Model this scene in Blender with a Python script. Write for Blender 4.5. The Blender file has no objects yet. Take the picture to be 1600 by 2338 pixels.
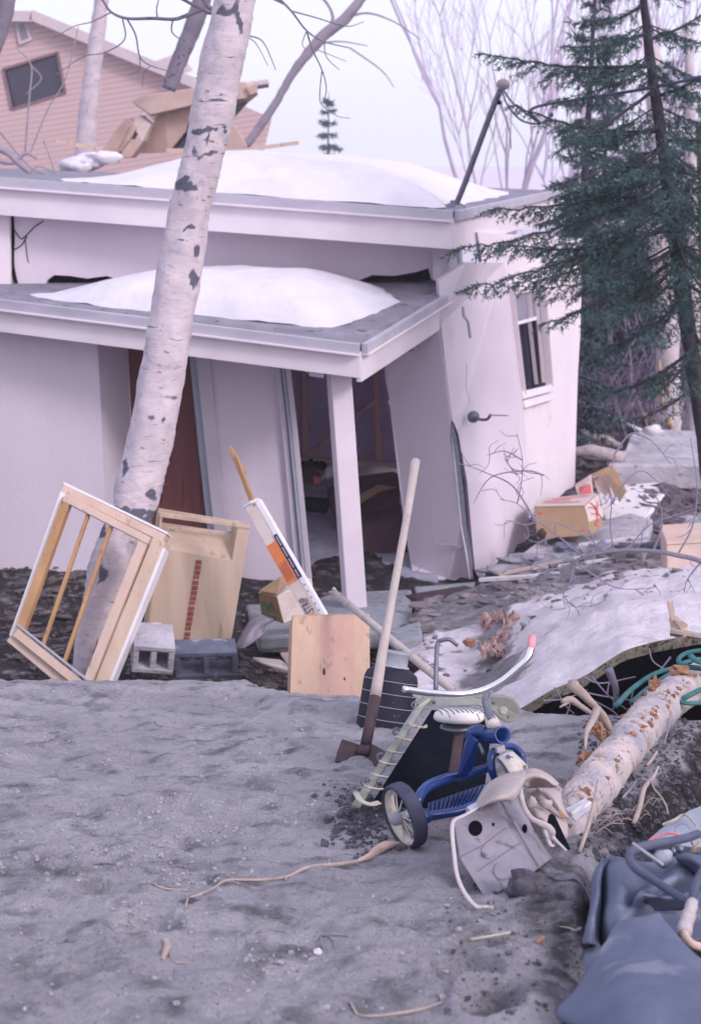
import bpy, bmesh, math, random
import numpy as np
from mathutils import Vector, Matrix, noise as mnoise

rad = math.radians
scene = bpy.context.scene
COL = scene.collection
random.seed(7)

# ------------------------------------------------------------------ camera
CAMZ, PITCH, FPX, CX, CY = 3.75, rad(14), 3247.0, 800.0, 1169.0
cam_d = bpy.data.cameras.new("camera")
cam = bpy.data.objects.new("camera", cam_d); COL.objects.link(cam)
cam.location = (0, 0, CAMZ); cam.rotation_euler = (rad(90) - PITCH, 0, 0)
cam_d.sensor_fit = 'VERTICAL'; cam_d.sensor_height = 36; cam_d.lens = 50
cam_d.clip_start = 0.05; cam_d.clip_end = 2000
cam_d.dof.use_dof = True; cam_d.dof.focus_distance = 5.2; cam_d.dof.aperture_fstop = 4.5
scene.camera = cam

# ------------------------------------------------------------------ light: overcast, soft light from the right behind the camera
SUN_EL, SUN_AZ = rad(32), rad(48)      # azimuth: to the right of straight-behind-the-camera
world = bpy.data.worlds.new("World"); scene.world = world; world.use_nodes = True
wn, wl = world.node_tree.nodes, world.node_tree.links
wn.clear()
out = wn.new('ShaderNodeOutputWorld'); bg = wn.new('ShaderNodeBackground'); bg2 = wn.new('ShaderNodeBackground'); add = wn.new('ShaderNodeAddShader')
sky = wn.new('ShaderNodeTexSky'); sky.sky_type = 'NISHITA'; sky.sun_disc = False
sky.sun_elevation = SUN_EL; sky.sun_rotation = math.pi - SUN_AZ
sky.air_density = 1.0; sky.dust_density = 4.0
bg.inputs[1].default_value = 0.05
wl.new(sky.outputs[0], bg.inputs[0])
tcn = wn.new('ShaderNodeTexCoord'); nz = wn.new('ShaderNodeTexNoise'); nz.inputs['Scale'].default_value = 1.6; nz.inputs['Detail'].default_value = 3
rmp = wn.new('ShaderNodeMix'); rmp.data_type = 'RGBA'
rmp.inputs[6].default_value = (0.74, 0.715, 0.97, 1); rmp.inputs[7].default_value = (0.88, 0.89, 1.02, 1)
wl.new(tcn.outputs['Generated'], nz.inputs['Vector']); wl.new(nz.outputs[0], rmp.inputs[0])
wl.new(rmp.outputs[2], bg2.inputs[0]); bg2.inputs[1].default_value = 1.0
wl.new(bg.outputs[0], add.inputs[0]); wl.new(bg2.outputs[0], add.inputs[1]); wl.new(add.outputs[0], out.inputs[0])
sun_d = bpy.data.lights.new("sun", 'SUN'); sun_d.energy = 1.5; sun_d.angle = rad(12); sun_d.color = (1.0, 0.90, 1.0)
sun = bpy.data.objects.new("sun", sun_d); COL.objects.link(sun)
_d = Vector((math.sin(SUN_AZ) * math.cos(SUN_EL), -math.cos(SUN_AZ) * math.cos(SUN_EL), math.sin(SUN_EL)))
sun.rotation_euler = _d.to_track_quat('Z', 'Y').to_euler()
scene.view_settings.view_transform = 'Standard'; scene.view_settings.look = 'None'
scene.view_settings.exposure = 0.08; scene.view_settings.gamma = 1.0
scene.cycles.max_bounces = 5; scene.cycles.transparent_max_bounces = 6; scene.cycles.volume_bounces = 2

# ------------------------------------------------------------------ points
CR = Vector((1, 0, 0)); CF = Vector((0, math.cos(PITCH), -math.sin(PITCH))); CU = Vector((0, math.sin(PITCH), math.cos(PITCH)))
CAM = Vector((0, 0, CAMZ))
def W(px, py, Y):
    "world point on the line of sight through photo pixel (px, py) at distance Y ahead"
    d = CF + CR * ((px - CX) / FPX) + CU * ((CY - py) / FPX)
    return CAM + d * (Y / d.y)
def WL(pts, Y=None):
    return [W(p[0], p[1], p[2] if len(p) > 2 else Y) for p in pts]
def pxl(n, Y): return n * Y * 1.04 / FPX            # n photo pixels at distance Y, in metres

def sm(a, b, x):
    t = np.clip((np.asarray(x, float) - a) / (b - a), 0, 1); return t * t * (3 - 2 * t)
_rs = np.random.RandomState(3)
_perm = _rs.permutation(512); _g = _rs.rand(512) * 2 * math.pi
def gnoise(x, y):
    x = np.asarray(x, float); y = np.asarray(y, float)
    xi = np.floor(x).astype(int); yi = np.floor(y).astype(int); xf = x - xi; yf = y - yi
    def gr(ix, iy, fx, fy):
        a = _g[_perm[(_perm[ix % 512] + iy) % 512]]
        return np.cos(a) * fx + np.sin(a) * fy
    u = xf ** 3 * (xf * (xf * 6 - 15) + 10); v = yf ** 3 * (yf * (yf * 6 - 15) + 10)
    a = gr(xi, yi, xf, yf); b = gr(xi + 1, yi, xf - 1, yf); c = gr(xi, yi + 1, xf, yf - 1); d = gr(xi + 1, yi + 1, xf - 1, yf - 1)
    return (a + (b - a) * u) * (1 - v) + (c + (d - c) * u) * v
def fbm(x, y, o=4, s=1.0):
    r = 0; a = 1.0
    for k in range(o):
        r = r + a * gnoise(np.asarray(x) * s + 17.3 * k, np.asarray(y) * s - 9.1 * k); s *= 2.03; a *= 0.5
    return r

# ------------------------------------------------------------------ terrain height
_P = [0, 560, 670, 850, 1000, 1100, 1250, 1400, 1600, 1900]
_Cc = [7.15, 7.15, 6.6, 6.5, 6.4, 6.25, 5.95, 5.9, 5.8, 5.8]
DENTS = []
def H(x, y, fine=False):
    x = np.asarray(x, float); y = np.asarray(y, float)
    px = 800 + 3050 * x / np.maximum(y, 1.5)
    zn = 2.726 - 0.24 * np.maximum(y, 0.6)
    yc = np.interp(px, _P, _Cc) + 0.10 * gnoise(x * 1.7, 3.3) + 0.04 * gnoise(x * 6, 1.3)
    zn = zn + 0.05 * np.exp(-((y - yc + 0.35) / 0.35) ** 2)
    right = sm(900, 1080, px)
    zl = 0.12 + 0.22 * sm(650, 300, px) + 0.25 * sm(650, 350, px) * sm(10.5, 8.3, y)
    zl = zl * (1 - right) + right * (-0.35 * sm(9.0, 7.5, y) + 0.0)
    t = sm(0, 0.75, y - yc) * (1 - right) + sm(-0.05, 0.35, y - yc) * right
    # dark bank to the right of the log
    d = ((x - .70) * 2.05 - (y - 3.95) * .94) / 2.255
    dip = sm(0.02, 0.30, d) * sm(3.75, 4.3, y) * sm(1.9, 1.0, d)
    zn = zn - 0.34 * dip
    zn = zn + 0.10 * np.exp(-((x - .95) / .28) ** 2 - ((y - 3.15) / .25) ** 2)
    zn = zn - 0.10 * sm(0.42, 0.62, x + 0.0 * y) * sm(2.9, 2.55, y)
    zn = zn - 0.20 * sm(1325, 1440, px + 25 * gnoise(x * 9, y * 9)) * sm(2.45, 2.85, y) * sm(3.85, 3.35, y)
    zn = zn + 0.04 * fbm(x + 5, y * .8, 3, 1.1)
    rough = 1 + 1.6 * sm(1.0, 0, np.hypot((px - 830) / 130, (y - 4.1) / .45)) + 1.8 * dip
    rough = rough + 1.3 * sm(.15, .5, x) * sm(3.6, 3.2, y)
    lump = fbm(x, y * 1.0, 4, 5.5)
    zn = zn + 0.012 * rough * lump + 0.013 * fbm(x * .8 + 2, y * 1.5, 3, 9)
    rg = 1 - np.abs(fbm(x * 1.0 + 3, y * 1.6 - 2, 3, 3.0)) * 2.2
    zn = zn + 0.014 * np.clip(rg, 0, 1)
    for (dx, dy, rx, ry, dz) in DENTS:
        q = ((x - dx) / rx) ** 2 + ((y - dy) / ry) ** 2
        zn = zn - dz * np.exp(-q * q) + dz * .35 * np.exp(-((np.sqrt(q) - 1.5) / .35) ** 2)
    zf = zl + 0.05 * fbm(x, y, 4, 1.3) * sm(60, 20, y) + 0.03 * fbm(x, y, 3, 5)
    zf = zf + 0.5 * sm(19, 30, y) * gnoise(x * .12, y * .12)
    z = zn * (1 - t) + zf * t
    return z
def G(px, py, lift=0.0, y0=1.6, y1=40):
    "the ground point seen at photo pixel (px, py)"
    d = CF + CR * ((px - CX) / FPX) + CU * ((CY - py) / FPX)
    ys = np.linspace(y0, y1, 3000) if y1 > 12 else np.linspace(y0, y1, 1200)
    s = ys / d.y; zs = CAMZ + d.z * s; xs = d.x * s
    h = H(xs, ys); k = np.nonzero(zs < h)[0]
    k = int(k[0]) if len(k) else len(ys) - 1
    return Vector((xs[k], ys[k], h[k] + lift))
for (a, b, rx, ry, dz) in [(100, 1690, .09, .10, .035), (235, 1965, .05, .06, .03), (962, 2190, .085, .035, .035), (395, 1828, .09, .08, .03),
                           (195, 2215, .05, .03, .02), (1060, 2222, .06, .06, .05), (300, 1745, .10, .09, .025), (400, 1655, .08, .10, .03),
                           (60, 1970, .05, .05, .02), (330, 2115, .07, .07, .03), (440, 2010, .05, .05, .025), (380, 1930, .06, .05, .02),
                           (1120, 2290, .05, .06, .05), (1085, 2160, .05, .03, .03), (600, 2240, .06, .05, .018), (480, 1900, .08, .06, .02),
                           (270, 1590, .12, .10, .03), (160, 1850, .10, .09, .02), (610, 1760, .09, .08, .018), (250, 2030, .08, .06, .02)]:
    _p = G(a, b, y1=9); DENTS.append((_p.x, _p.y, rx, ry, dz))

# ------------------------------------------------------------------ mesh builder
class MB:
    def __init__(s): s.v = []; s.f = []
    def add(s, vs, fs):
        n = len(s.v); s.v += [tuple(p) for p in vs]; s.f += [tuple(i + n for i in f) for f in fs]; return s
    def hexa(s, c):      # 8 corners: bottom 4 (ccw), top 4
        return s.add(c, [(3, 2, 1, 0), (4, 5, 6, 7), (0, 1, 5, 4), (1, 2, 6, 5), (2, 3, 7, 6), (3, 0, 4, 7)])
    def bar(s, a, b, w, h, up=Vector((0, 0, 1)), w2=None, h2=None):
        a = Vector(a); b = Vector(b); d = (b - a).normalized(); side = d.cross(Vector(up)).normalized(); u = side.cross(d).normalized()
        w2 = w if w2 is None else w2; h2 = h if h2 is None else h2
        c = [a - side * w / 2 - u * h / 2, a + side * w / 2 - u * h / 2, b + side * w2 / 2 - u * h2 / 2, b - side * w2 / 2 - u * h2 / 2,
             a - side * w / 2 + u * h / 2, a + side * w / 2 + u * h / 2, b + side * w2 / 2 + u * h2 / 2, b - side * w2 / 2 + u * h2 / 2]
        return s.hexa(c)
    def slab(s, pts, thick):  # polygon pushed along a vector
        t = Vector(thick); n = len(pts); pts = [Vector(p) for p in pts]
        vs = pts + [p + t for p in pts]
        fs = [tuple(range(n)), tuple(range(2 * n - 1, n - 1, -1))] + [(i, i + n, (i + 1) % n + n, (i + 1) % n) for i in range(n)]
        return s.add(vs, fs)
    def tube(s, pts, r, n=8, cap=True, flat=1.0, wob=0.0, tipr=None):
        pts = [Vector(p) for p in pts]; m = len(pts)
        rs = list(r) if hasattr(r, '__len__') else [r] * m
        if len(rs) != m: rs = list(np.interp(np.linspace(0, 1, m), np.linspace(0, 1, len(rs)), rs))
        t0 = (pts[1] - pts[0]).normalized(); ref = Vector((0, 0, 1)) if abs(t0.z) < .9 else Vector((1, 0, 0))
        u = t0.cross(ref).normalized(); vs = []
        for i, p in enumerate(pts):
            t = (pts[min(i + 1, m - 1)] - pts[max(i - 1, 0)])
            t = t.normalized() if t.length > 1e-9 else t0
            u = (u - t * u.dot(t)); u = u.normalized() if u.length > 1e-6 else t.orthogonal().normalized()
            v = t.cross(u)
            for k in range(n):
                a = 2 * math.pi * k / n
                rr = rs[i] * (1 + (wob * mnoise.noise(Vector((p.x * 9 + math.cos(a), p.y * 9 + math.sin(a), p.z * 9))) if wob else 0))
                vs.append(p + u * (math.cos(a) * rr) + v * (math.sin(a) * rr * flat))
        fs = [(i * n + k, i * n + (k + 1) % n, (i + 1) * n + (k + 1) % n, (i + 1) * n + k) for i in range(m - 1) for k in range(n)]
        if cap: fs += [tuple(range(n - 1, -1, -1)), tuple((m - 1) * n + k for k in range(n))]
        return s.add(vs, fs)
    def lathe(s, c, axis, prof, n=32, closed=False, xd=None):   # prof: (radius, along)
        c = Vector(c); ax = Vector(axis).normalized(); u = Vector(xd).normalized() if xd else ax.orthogonal().normalized(); v = ax.cross(u)
        vs = [c + ax * z + (u * math.cos(2 * math.pi * k / n) + v * math.sin(2 * math.pi * k / n)) * r for (r, z) in prof for k in range(n)]
        m = len(prof); fs = []
        for i in range(m if closed else m - 1):
            j = (i + 1) % m
            fs += [(i * n + k, i * n + (k + 1) % n, j * n + (k + 1) % n, j * n + k) for k in range(n)]
        return s.add(vs, fs)
    def ball(s, c, r, n=10, sc=(1, 1, 1), wob=0.0, seed=0):
        c = Vector(c); vs = []; m = max(4, n // 2 + 1)
        for i in range(m + 1):
            th = math.pi * i / m
            for k in range(n):
                a = 2 * math.pi * k / n; d = Vector((math.sin(th) * math.cos(a), math.sin(th) * math.sin(a), math.cos(th)))
                q = 1 + (wob * mnoise.noise(d * 1.7 + Vector((seed, seed * .7, 0))) if wob else 0)
                vs.append(c + Vector((d.x * sc[0], d.y * sc[1], d.z * sc[2])) * r * q)
        fs = [(i * n + k, (i + 1) * n + k, (i + 1) * n + (k + 1) % n, i * n + (k + 1) % n) for i in range(m) for k in range(n)]
        return s.add(vs, fs)
    def grid(s, P):          # P: rows of points
        m, n = len(P), len(P[0]); vs = [p for r in P for p in r]
        return s.add(vs, [(i * n + k, i * n + k + 1, (i + 1) * n + k + 1, (i + 1) * n + k) for i in range(m - 1) for k in range(n - 1)])
    def build(s, name, mat, parent=None, smooth=False, bevel=0, solid=0, sub=0, angle=35):
        me = bpy.data.meshes.new(name); me.from_pydata(s.v, [], s.f); me.validate(); me.update()
        bm = bmesh.new(); bm.from_mesh(me); bmesh.ops.recalc_face_normals(bm, faces=bm.faces) if not solid and len(s.f) < 60000 else None
        bm.to_mesh(me); bm.free()
        o = bpy.data.objects.new(name, me); COL.objects.link(o)
        me.materials.append(mat)
        if smooth: me.polygons.foreach_set('use_smooth', [True] * len(me.polygons))
        if solid:
            md = o.modifiers.new('solid', 'SOLIDIFY'); md.thickness = solid; md.offset = 0
        if bevel:
            md = o.modifiers.new('bevel', 'BEVEL'); md.width = bevel; md.segments = 2; md.limit_method = 'ANGLE'; md.angle_limit = rad(angle)
        if sub:
            md = o.modifiers.new('sub', 'SUBSURF'); md.levels = sub; md.render_levels = sub
        if parent is not None: par(o, parent)
        return o
LOCS = {}
def par(o, p):
    o.parent = p
    if p.name in LOCS: o.matrix_parent_inverse = Matrix.Translation(-LOCS[p.name])
def tag(o, label, cat, group=None, kind=None):
    if label: o['label'] = label
    if cat: o['category'] = cat
    if group: o['group'] = group
    if kind: o['kind'] = kind
    return o
def thing(name, loc, label, cat, group=None, kind=None):
    o = bpy.data.objects.new(name, None); o.empty_display_size = .1; COL.objects.link(o); o.location = loc; LOCS[o.name] = Vector(loc)
    return tag(o, label, cat, group, kind)
def cr(pts, n=6):
    "smooth curve through the points"
    P = [Vector(p) for p in pts]; P = [P[0] * 2 - P[1]] + P + [P[-1] * 2 - P[-2]]; o = []
    for i in range(1, len(P) - 2):
        for k in range(n):
            t = k / n; a, b, c, d = P[i - 1], P[i], P[i + 1], P[i + 2]
            o.append(0.5 * ((2 * b) + (c - a) * t + (2 * a - 5 * b + 4 * c - d) * t * t + (3 * b - a - 3 * c + d) * t ** 3))
    o.append(P[-2]); return o
def net(C, n=8):
    rows = [cr(r, n) for r in C]; cols = [cr([r[i] for r in rows], n) for i in range(len(rows[0]))]
    return [[c[j] for c in cols] for j in range(len(cols[0]))]
def jig(v, a): return Vector(v) + Vector((random.uniform(-a, a), random.uniform(-a, a), random.uniform(-a, a)))
def text(name, body, size, org, xa, ya, mat, parent, depth=0.0008, sx=1.0, right=False):
    cu = bpy.data.curves.new(name, 'FONT'); cu.body = body; cu.size = size; cu.extrude = depth; cu.materials.append(mat)
    o = bpy.data.objects.new(name, cu); COL.objects.link(o)
    x = Vector(xa).normalized(); y = Vector(ya); y = (y - x * y.dot(x)).normalized(); z = x.cross(y)
    M = Matrix.Identity(4)
    for i in range(3): M[i][0] = x[i] * sx; M[i][1] = y[i]; M[i][2] = z[i]; M[i][3] = org[i]
    if right: cu.align_x = 'RIGHT'
    me = bpy.data.meshes.new_from_object(o, preserve_all_data_layers=False, depsgraph=bpy.context.evaluated_depsgraph_get())
    bpy.data.objects.remove(o); me.transform(M); me.name = name; me.materials.clear(); me.materials.append(mat)
    o = bpy.data.objects.new(name, me); COL.objects.link(o)
    if parent is not None: par(o, parent)
    return o
# ------------------------------------------------------------------ materials
def newmat(name):
    m = bpy.data.materials.new(name); m.use_nodes = True; n = m.node_tree.nodes; l = m.node_tree.links
    return m, n, l, n['Principled BSDF']
def pm(name, c1, c2=None, scale=6, rough=.85, bump=.15, bscale=None, stretch=(1, 1, 1), spots=None, spotscale=20, spotth=.68, metal=0, spec=.2, bdist=.01, detail=6, rot=(0, 0, 0)):
    "two-tone noise material, with optional spots of a third colour"
    m, n, l, b = newmat(name)
    tc = n.new('ShaderNodeTexCoord'); mp = n.new('ShaderNodeMapping'); mp.inputs['Scale'].default_value = stretch; mp.inputs['Rotation'].default_value = rot
    l.new(tc.outputs['Object'], mp.inputs[0])
    nz = n.new('ShaderNodeTexNoise'); nz.inputs['Scale'].default_value = scale; nz.inputs['Detail'].default_value = detail; nz.inputs['Roughness'].default_value = .62
    l.new(mp.outputs[0], nz.inputs['Vector'])
    r = n.new('ShaderNodeMapRange'); r.inputs[1].default_value = .33; r.inputs[2].default_value = .67; l.new(nz.outputs[0], r.inputs[0])
    mx = n.new('ShaderNodeMix'); mx.data_type = 'RGBA'; mx.inputs[6].default_value = (*c1, 1); mx.inputs[7].default_value = (*(c2 or [c * .75 for c in c1]), 1)
    l.new(r.outputs[0], mx.inputs[0]); col = mx.outputs[2]
    if spots:
        n2 = n.new('ShaderNodeTexNoise'); n2.inputs['Scale'].default_value = spotscale; n2.inputs['Detail'].default_value = 5; l.new(mp.outputs[0], n2.inputs['Vector'])
        r2 = n.new('ShaderNodeMapRange'); r2.inputs[1].default_value = spotth; r2.inputs[2].default_value = spotth + .05; l.new(n2.outputs[0], r2.inputs[0])
        m2 = n.new('ShaderNodeMix'); m2.data_type = 'RGBA'; l.new(r2.outputs[0], m2.inputs[0]); l.new(col, m2.inputs[6]); m2.inputs[7].default_value = (*spots, 1); col = m2.outputs[2]
    l.new(col, b.inputs['Base Color'])
    b.inputs['Roughness'].default_value = rough; b.inputs['Metallic'].default_value = metal; b.inputs['Specular IOR Level'].default_value = spec
    if bump:
        n3 = n.new('ShaderNodeTexNoise'); n3.inputs['Scale'].default_value = bscale or scale * 5; n3.inputs['Detail'].default_value = 8; l.new(mp.outputs[0], n3.inputs['Vector'])
        bp = n.new('ShaderNodeBump'); bp.inputs['Strength'].default_value = bump; bp.inputs['Distance'].default_value = bdist; l.new(n3.outputs[0], bp.inputs['Height']); l.new(bp.outputs[0], b.inputs['Normal'])
    return m
def wood(name, c1, c2, axis=(0, 0, 1), scale=9, rough=.6, along=.06):
    "grain running along an axis (world direction)"
    a = Vector(axis).normalized(); q = a.rotation_difference(Vector((0, 0, 1))).to_euler()
    return pm(name, c1, c2, scale=scale, rough=rough, bump=.2, stretch=(1, 1, along * 1), rot=q, bscale=40, detail=8, bdist=.004, spots=[c * .80 for c in c2], spotscale=scale * 1.7, spotth=.615)

M = {}
def sand():
    m, n, l, b = newmat('sand'); tc = n.new('ShaderNodeTexCoord')
    def nz(s, d=8, r=.6):
        k = n.new('ShaderNodeTexNoise'); k.inputs['Scale'].default_value = s; k.inputs['Detail'].default_value = d; k.inputs['Roughness'].default_value = r; l.new(tc.outputs['Object'], k.inputs['Vector']); return k.outputs[0]
    def rng(s, a, c):
        r = n.new('ShaderNodeMapRange'); r.inputs[1].default_value = a; r.inputs[2].default_value = c; l.new(s, r.inputs[0]); return r.outputs[0]
    def mix(f, a, c):
        x = n.new('ShaderNodeMix'); x.data_type = 'RGBA'; l.new(f, x.inputs[0])
        for i, q in ((6, a), (7, c)):
            if isinstance(q, tuple): x.inputs[i].default_value = (*q, 1)
            else: l.new(q, x.inputs[i])
        return x.outputs[2]
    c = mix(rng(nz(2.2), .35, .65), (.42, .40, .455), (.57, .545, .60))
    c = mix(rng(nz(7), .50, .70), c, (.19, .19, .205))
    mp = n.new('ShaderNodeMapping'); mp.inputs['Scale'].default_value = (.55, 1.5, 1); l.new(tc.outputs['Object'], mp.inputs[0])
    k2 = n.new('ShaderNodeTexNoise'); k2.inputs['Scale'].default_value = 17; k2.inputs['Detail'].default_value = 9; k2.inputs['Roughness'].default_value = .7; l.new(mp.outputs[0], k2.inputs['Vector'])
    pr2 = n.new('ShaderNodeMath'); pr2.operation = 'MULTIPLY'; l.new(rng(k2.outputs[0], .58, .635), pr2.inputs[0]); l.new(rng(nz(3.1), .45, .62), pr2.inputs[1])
    c = mix(pr2.outputs[0], c, (.15, .15, .18))  # dark flecks painted in for the shade of small crevices
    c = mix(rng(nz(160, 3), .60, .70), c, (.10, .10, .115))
    c = mix(rng(nz(90, 2), .70, .74), c, (.62, .58, .56))
    c2 = mix(rng(nz(14), .35, .65), (.022, .022, .032), (.085, .075, .078))
    c2 = mix(rng(nz(70, 3), .64, .70), c2, (.25, .20, .17))
    at = n.new('ShaderNodeAttribute'); at.attribute_name = 'soil'
    ed = n.new('ShaderNodeMath'); ed.operation = 'ADD'; l.new(at.outputs['Fac'], ed.inputs[0])
    e2 = n.new('ShaderNodeMath'); e2.operation = 'MULTIPLY_ADD'; l.new(nz(7), e2.inputs[0]); e2.inputs[1].default_value = 1.6; e2.inputs[2].default_value = -.8
    l.new(e2.outputs[0], ed.inputs[1])
    c = mix(rng(ed.outputs[0], .35, .75), c, c2)
    a2 = n.new('ShaderNodeAttribute'); a2.attribute_name = 'far_haze'; c = mix(a2.outputs['Fac'], c, (.66, .60, .68))  # pale tint painted over the distant ground to imitate haze
    l.new(c, b.inputs['Base Color']); b.inputs['Roughness'].default_value = .95; b.inputs['Specular IOR Level'].default_value = .15
    bp = n.new('ShaderNodeBump'); bp.inputs['Strength'].default_value = .9; bp.inputs['Distance'].default_value = .024; l.new(nz(75, 10, .72), bp.inputs['Height'])
    bq = n.new('ShaderNodeBump'); bq.inputs['Strength'].default_value = .8; bq.inputs['Distance'].default_value = .06; l.new(nz(14, 8, .6), bq.inputs['Height']); l.new(bq.outputs[0], bp.inputs['Normal'])
    l.new(bp.outputs[0], b.inputs['Normal']); return m
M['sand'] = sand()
M['wall'] = pm('white_painted_wall', (.77, .68, .77), (.67, .59, .68), 1.1, .85, .25, 60, stretch=(1, 1, .35), spots=(.56, .49, .58), spotscale=5, spotth=.72)
M['wall_side'] = pm('white_wall_board', (.84, .75, .80), (.75, .66, .72), .9, .85, .2, 60, spots=(.66, .52, .58), spotscale=3, spotth=.66)
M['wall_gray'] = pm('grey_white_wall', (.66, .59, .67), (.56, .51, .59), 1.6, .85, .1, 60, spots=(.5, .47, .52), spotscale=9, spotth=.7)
M['trim'] = pm('white_trim', (.82, .74, .80), (.72, .64, .71), 2, .6, .1)
M['bluegrey'] = pm('blue_grey_trim', (.40, .42, .50), (.34, .36, .44), 3, .6, .05)
M['flash'] = pm('roof_edge_metal', (.52, .49, .57), (.40, .38, .46), 5, .5, .1, stretch=(.3, 1, 1))
M['roofing'] = pm('roofing_felt', (.20, .19, .24), (.30, .28, .34), 5, .8, .4, 40, spots=(.10, .10, .13), spotscale=12, spotth=.62)
M['snow'] = pm('snow', (.74, .71, .76), (.66, .63, .70), 3, .8, .35, 8, bdist=.05, spec=.2)
M['dirtysnow'] = pm('dirty_snow', (.74, .70, .74), (.60, .56, .61), 3.0, .8, .5, 14, spots=(.20, .19, .22), spotscale=4.5, spotth=.60, bdist=.03, detail=9)
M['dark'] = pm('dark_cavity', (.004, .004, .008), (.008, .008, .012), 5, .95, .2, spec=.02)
M['interior'] = pm('dark_interior_wall', (.62, .50, .70), (.46, .38, .54), 3, .8, .1)
M['stud'] = wood('stud_wood', (.80, .48, .42), (.60, .36, .32))
M['door'] = wood('brown_door_wood', (.20, .075, .075), (.14, .05, .055), (0, 0, 1), 14)
M['post'] = pm('white_post', (.80, .71, .78), (.71, .62, .70), 3, .6, .06)
M['pine'] = wood('pale_pine', (.64, .50, .40), (.53, .39, .30), (.35, 0, 1))
M['pinex'] = wood('pale_pine_cross', (.66, .50, .42), (.56, .41, .34), (1, 0, -.45))
M['pinedark'] = wood('golden_pine', (.50, .30, .15), (.38, .21, .11), (.35, 0, 1))
M['ply'] = wood('plywood', (.60, .47, .37), (.49, .37, .29), (-.1, 0, 1), 10, along=.10)
M['plyin'] = wood('plywood_inside', (.56, .42, .32), (.46, .34, .26), (1, 0, 0), 10)
M['redstripe'] = pm('red_print', (.22, .05, .05), (.30, .09, .08), 20, .8, 0)
M['card'] = pm('cardboard', (.42, .28, .17), (.34, .22, .14), 5, .85, .12)
M['cardpink'] = pm('pale_cardboard', (.62, .46, .40), (.52, .38, .34), 5, .85, .1)
M['cardlight'] = pm('white_lined_cardboard', (.70, .60, .56), (.60, .50, .47), 6, .8, .1)
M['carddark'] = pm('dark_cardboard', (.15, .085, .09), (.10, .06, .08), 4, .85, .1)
M['green'] = pm('green_print', (.05, .20, .13), (.07, .25, .17), 20, .7, 0)
M['red'] = pm('red_paint_print', (.62, .10, .13), (.70, .20, .22), 25, .7, 0)
M['orange'] = pm('orange_label', (.72, .24, .09), (.62, .20, .08), 20, .6, 0)
M['ink'] = pm('dark_blue_ink', (.03, .03, .08), (.05, .05, .12), 20, .6, 0)
M['white'] = pm('white_paper', (.80, .76, .78), (.72, .68, .72), 8, .6, .1)
M['conc'] = pm('concrete', (.36, .37, .41), (.26, .27, .31), 9, .9, .5, 60, spots=(.16, .17, .20), spotscale=14, spotth=.62)
M['conclight'] = pm('pale_concrete', (.54, .51, .56), (.36, .34, .40), 5, .9, .6, 30, spots=(.24, .22, .26), spotscale=9, spotth=.62, bdist=.03)
M['concdark'] = pm('dark_block', (.17, .19, .25), (.11, .12, .17), 9, .9, .5, 60, spots=(.32, .32, .36), spotscale=10, spotth=.62)
M['cabinet'] = wood('cedar_panel', (.62, .44, .33), (.55, .37, .27), (0, 0, 1), 12, .5)
M['cabinet2'] = wood('cedar_panel_pink', (.60, .39, .31), (.54, .33, .27), (0, 0, 1), 12, .5)
M['handle'] = wood('weathered_handle', (.52, .45, .42), (.42, .36, .35), (0, 0, 1), 20)
M['rust'] = pm('rusty_steel', (.11, .065, .075), (.075, .055, .07), 30, .6, .3, metal=.3)
M['steel'] = pm('grey_steel', (.22, .22, .28), (.16, .16, .22), 25, .45, .2, metal=.6)
M['chrome'] = pm('bright_metal', (.85, .82, .83), (.75, .72, .76), 10, .22, 0, metal=.9)
M['drum'] = pm('black_rubber', (.010, .011, .025), (.018, .02, .036), 14, .62, .2, 60, spots=(.12, .12, .15), spotscale=34, spotth=.68, spec=.3)
M['neck'] = pm('grey_plastic', (.36, .37, .42), (.30, .31, .36), 20, .5, .1)
M['wire'] = pm('pale_wire', (.50, .47, .52), (.42, .40, .46), 20, .5, 0)
M['olive'] = pm('olive_grey_paint', (.22, .24, .22), (.30, .30, .27), 18, .7, .2, spots=(.10, .11, .10), spotscale=30, spotth=.66)
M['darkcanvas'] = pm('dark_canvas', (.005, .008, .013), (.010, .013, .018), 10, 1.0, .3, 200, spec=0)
M['cord'] = pm('pale_cord', (.55, .50, .42), (.45, .40, .34), 30, .9, .2)
M['blue'] = pm('blue_enamel', (.003, .028, .15), (.008, .045, .20), 12, .28, .06, spots=(.10, .10, .13), spotscale=30, spotth=.72, spec=.6)
M['tyre'] = pm('tyre_rubber', (.045, .05, .085), (.075, .08, .12), 20, .75, .2)
M['rim'] = pm('cream_enamel', (.66, .62, .56), (.50, .45, .40), 22, .5, .1, spots=(.28, .2, .16), spotscale=40, spotth=.66)
M['pinkgrip'] = pm('pink_grip', (.75, .33, .40), (.66, .28, .35), 10, .6, 0)
M['canvas'] = pm('grey_canvas', (.33, .30, .345), (.20, .19, .235), 8, .95, .4, 60, spots=(.14, .13, .17), spotscale=14, spotth=.62, bdist=.006)
M['khaki'] = pm('khaki_canvas', (.50, .43, .42), (.40, .34, .34), 9, .95, .35, 300, bdist=.004)
M['webbing'] = pm('pale_webbing', (.62, .55, .55), (.52, .46, .47), 20, .9, .2)
M['bluecloth'] = pm('blue_grey_rubberised_cloth', (.085, .10, .17), (.165, .185, .265), 2.2, .7, .5, 16, spots=(.22, .23, .30), spotscale=5, spotth=.60, bdist=.012, detail=10)
M['hose'] = pm('blue_black_hose', (.075, .085, .14), (.11, .12, .18), 12, .5, .08)
M['teal'] = pm('green_hose', (.035, .135, .14), (.06, .19, .19), 14, .55, .15)
M['corroded'] = pm('crusty_pipe', (.56, .51, .54), (.42, .37, .36), 16, .8, .6, 50)
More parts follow.
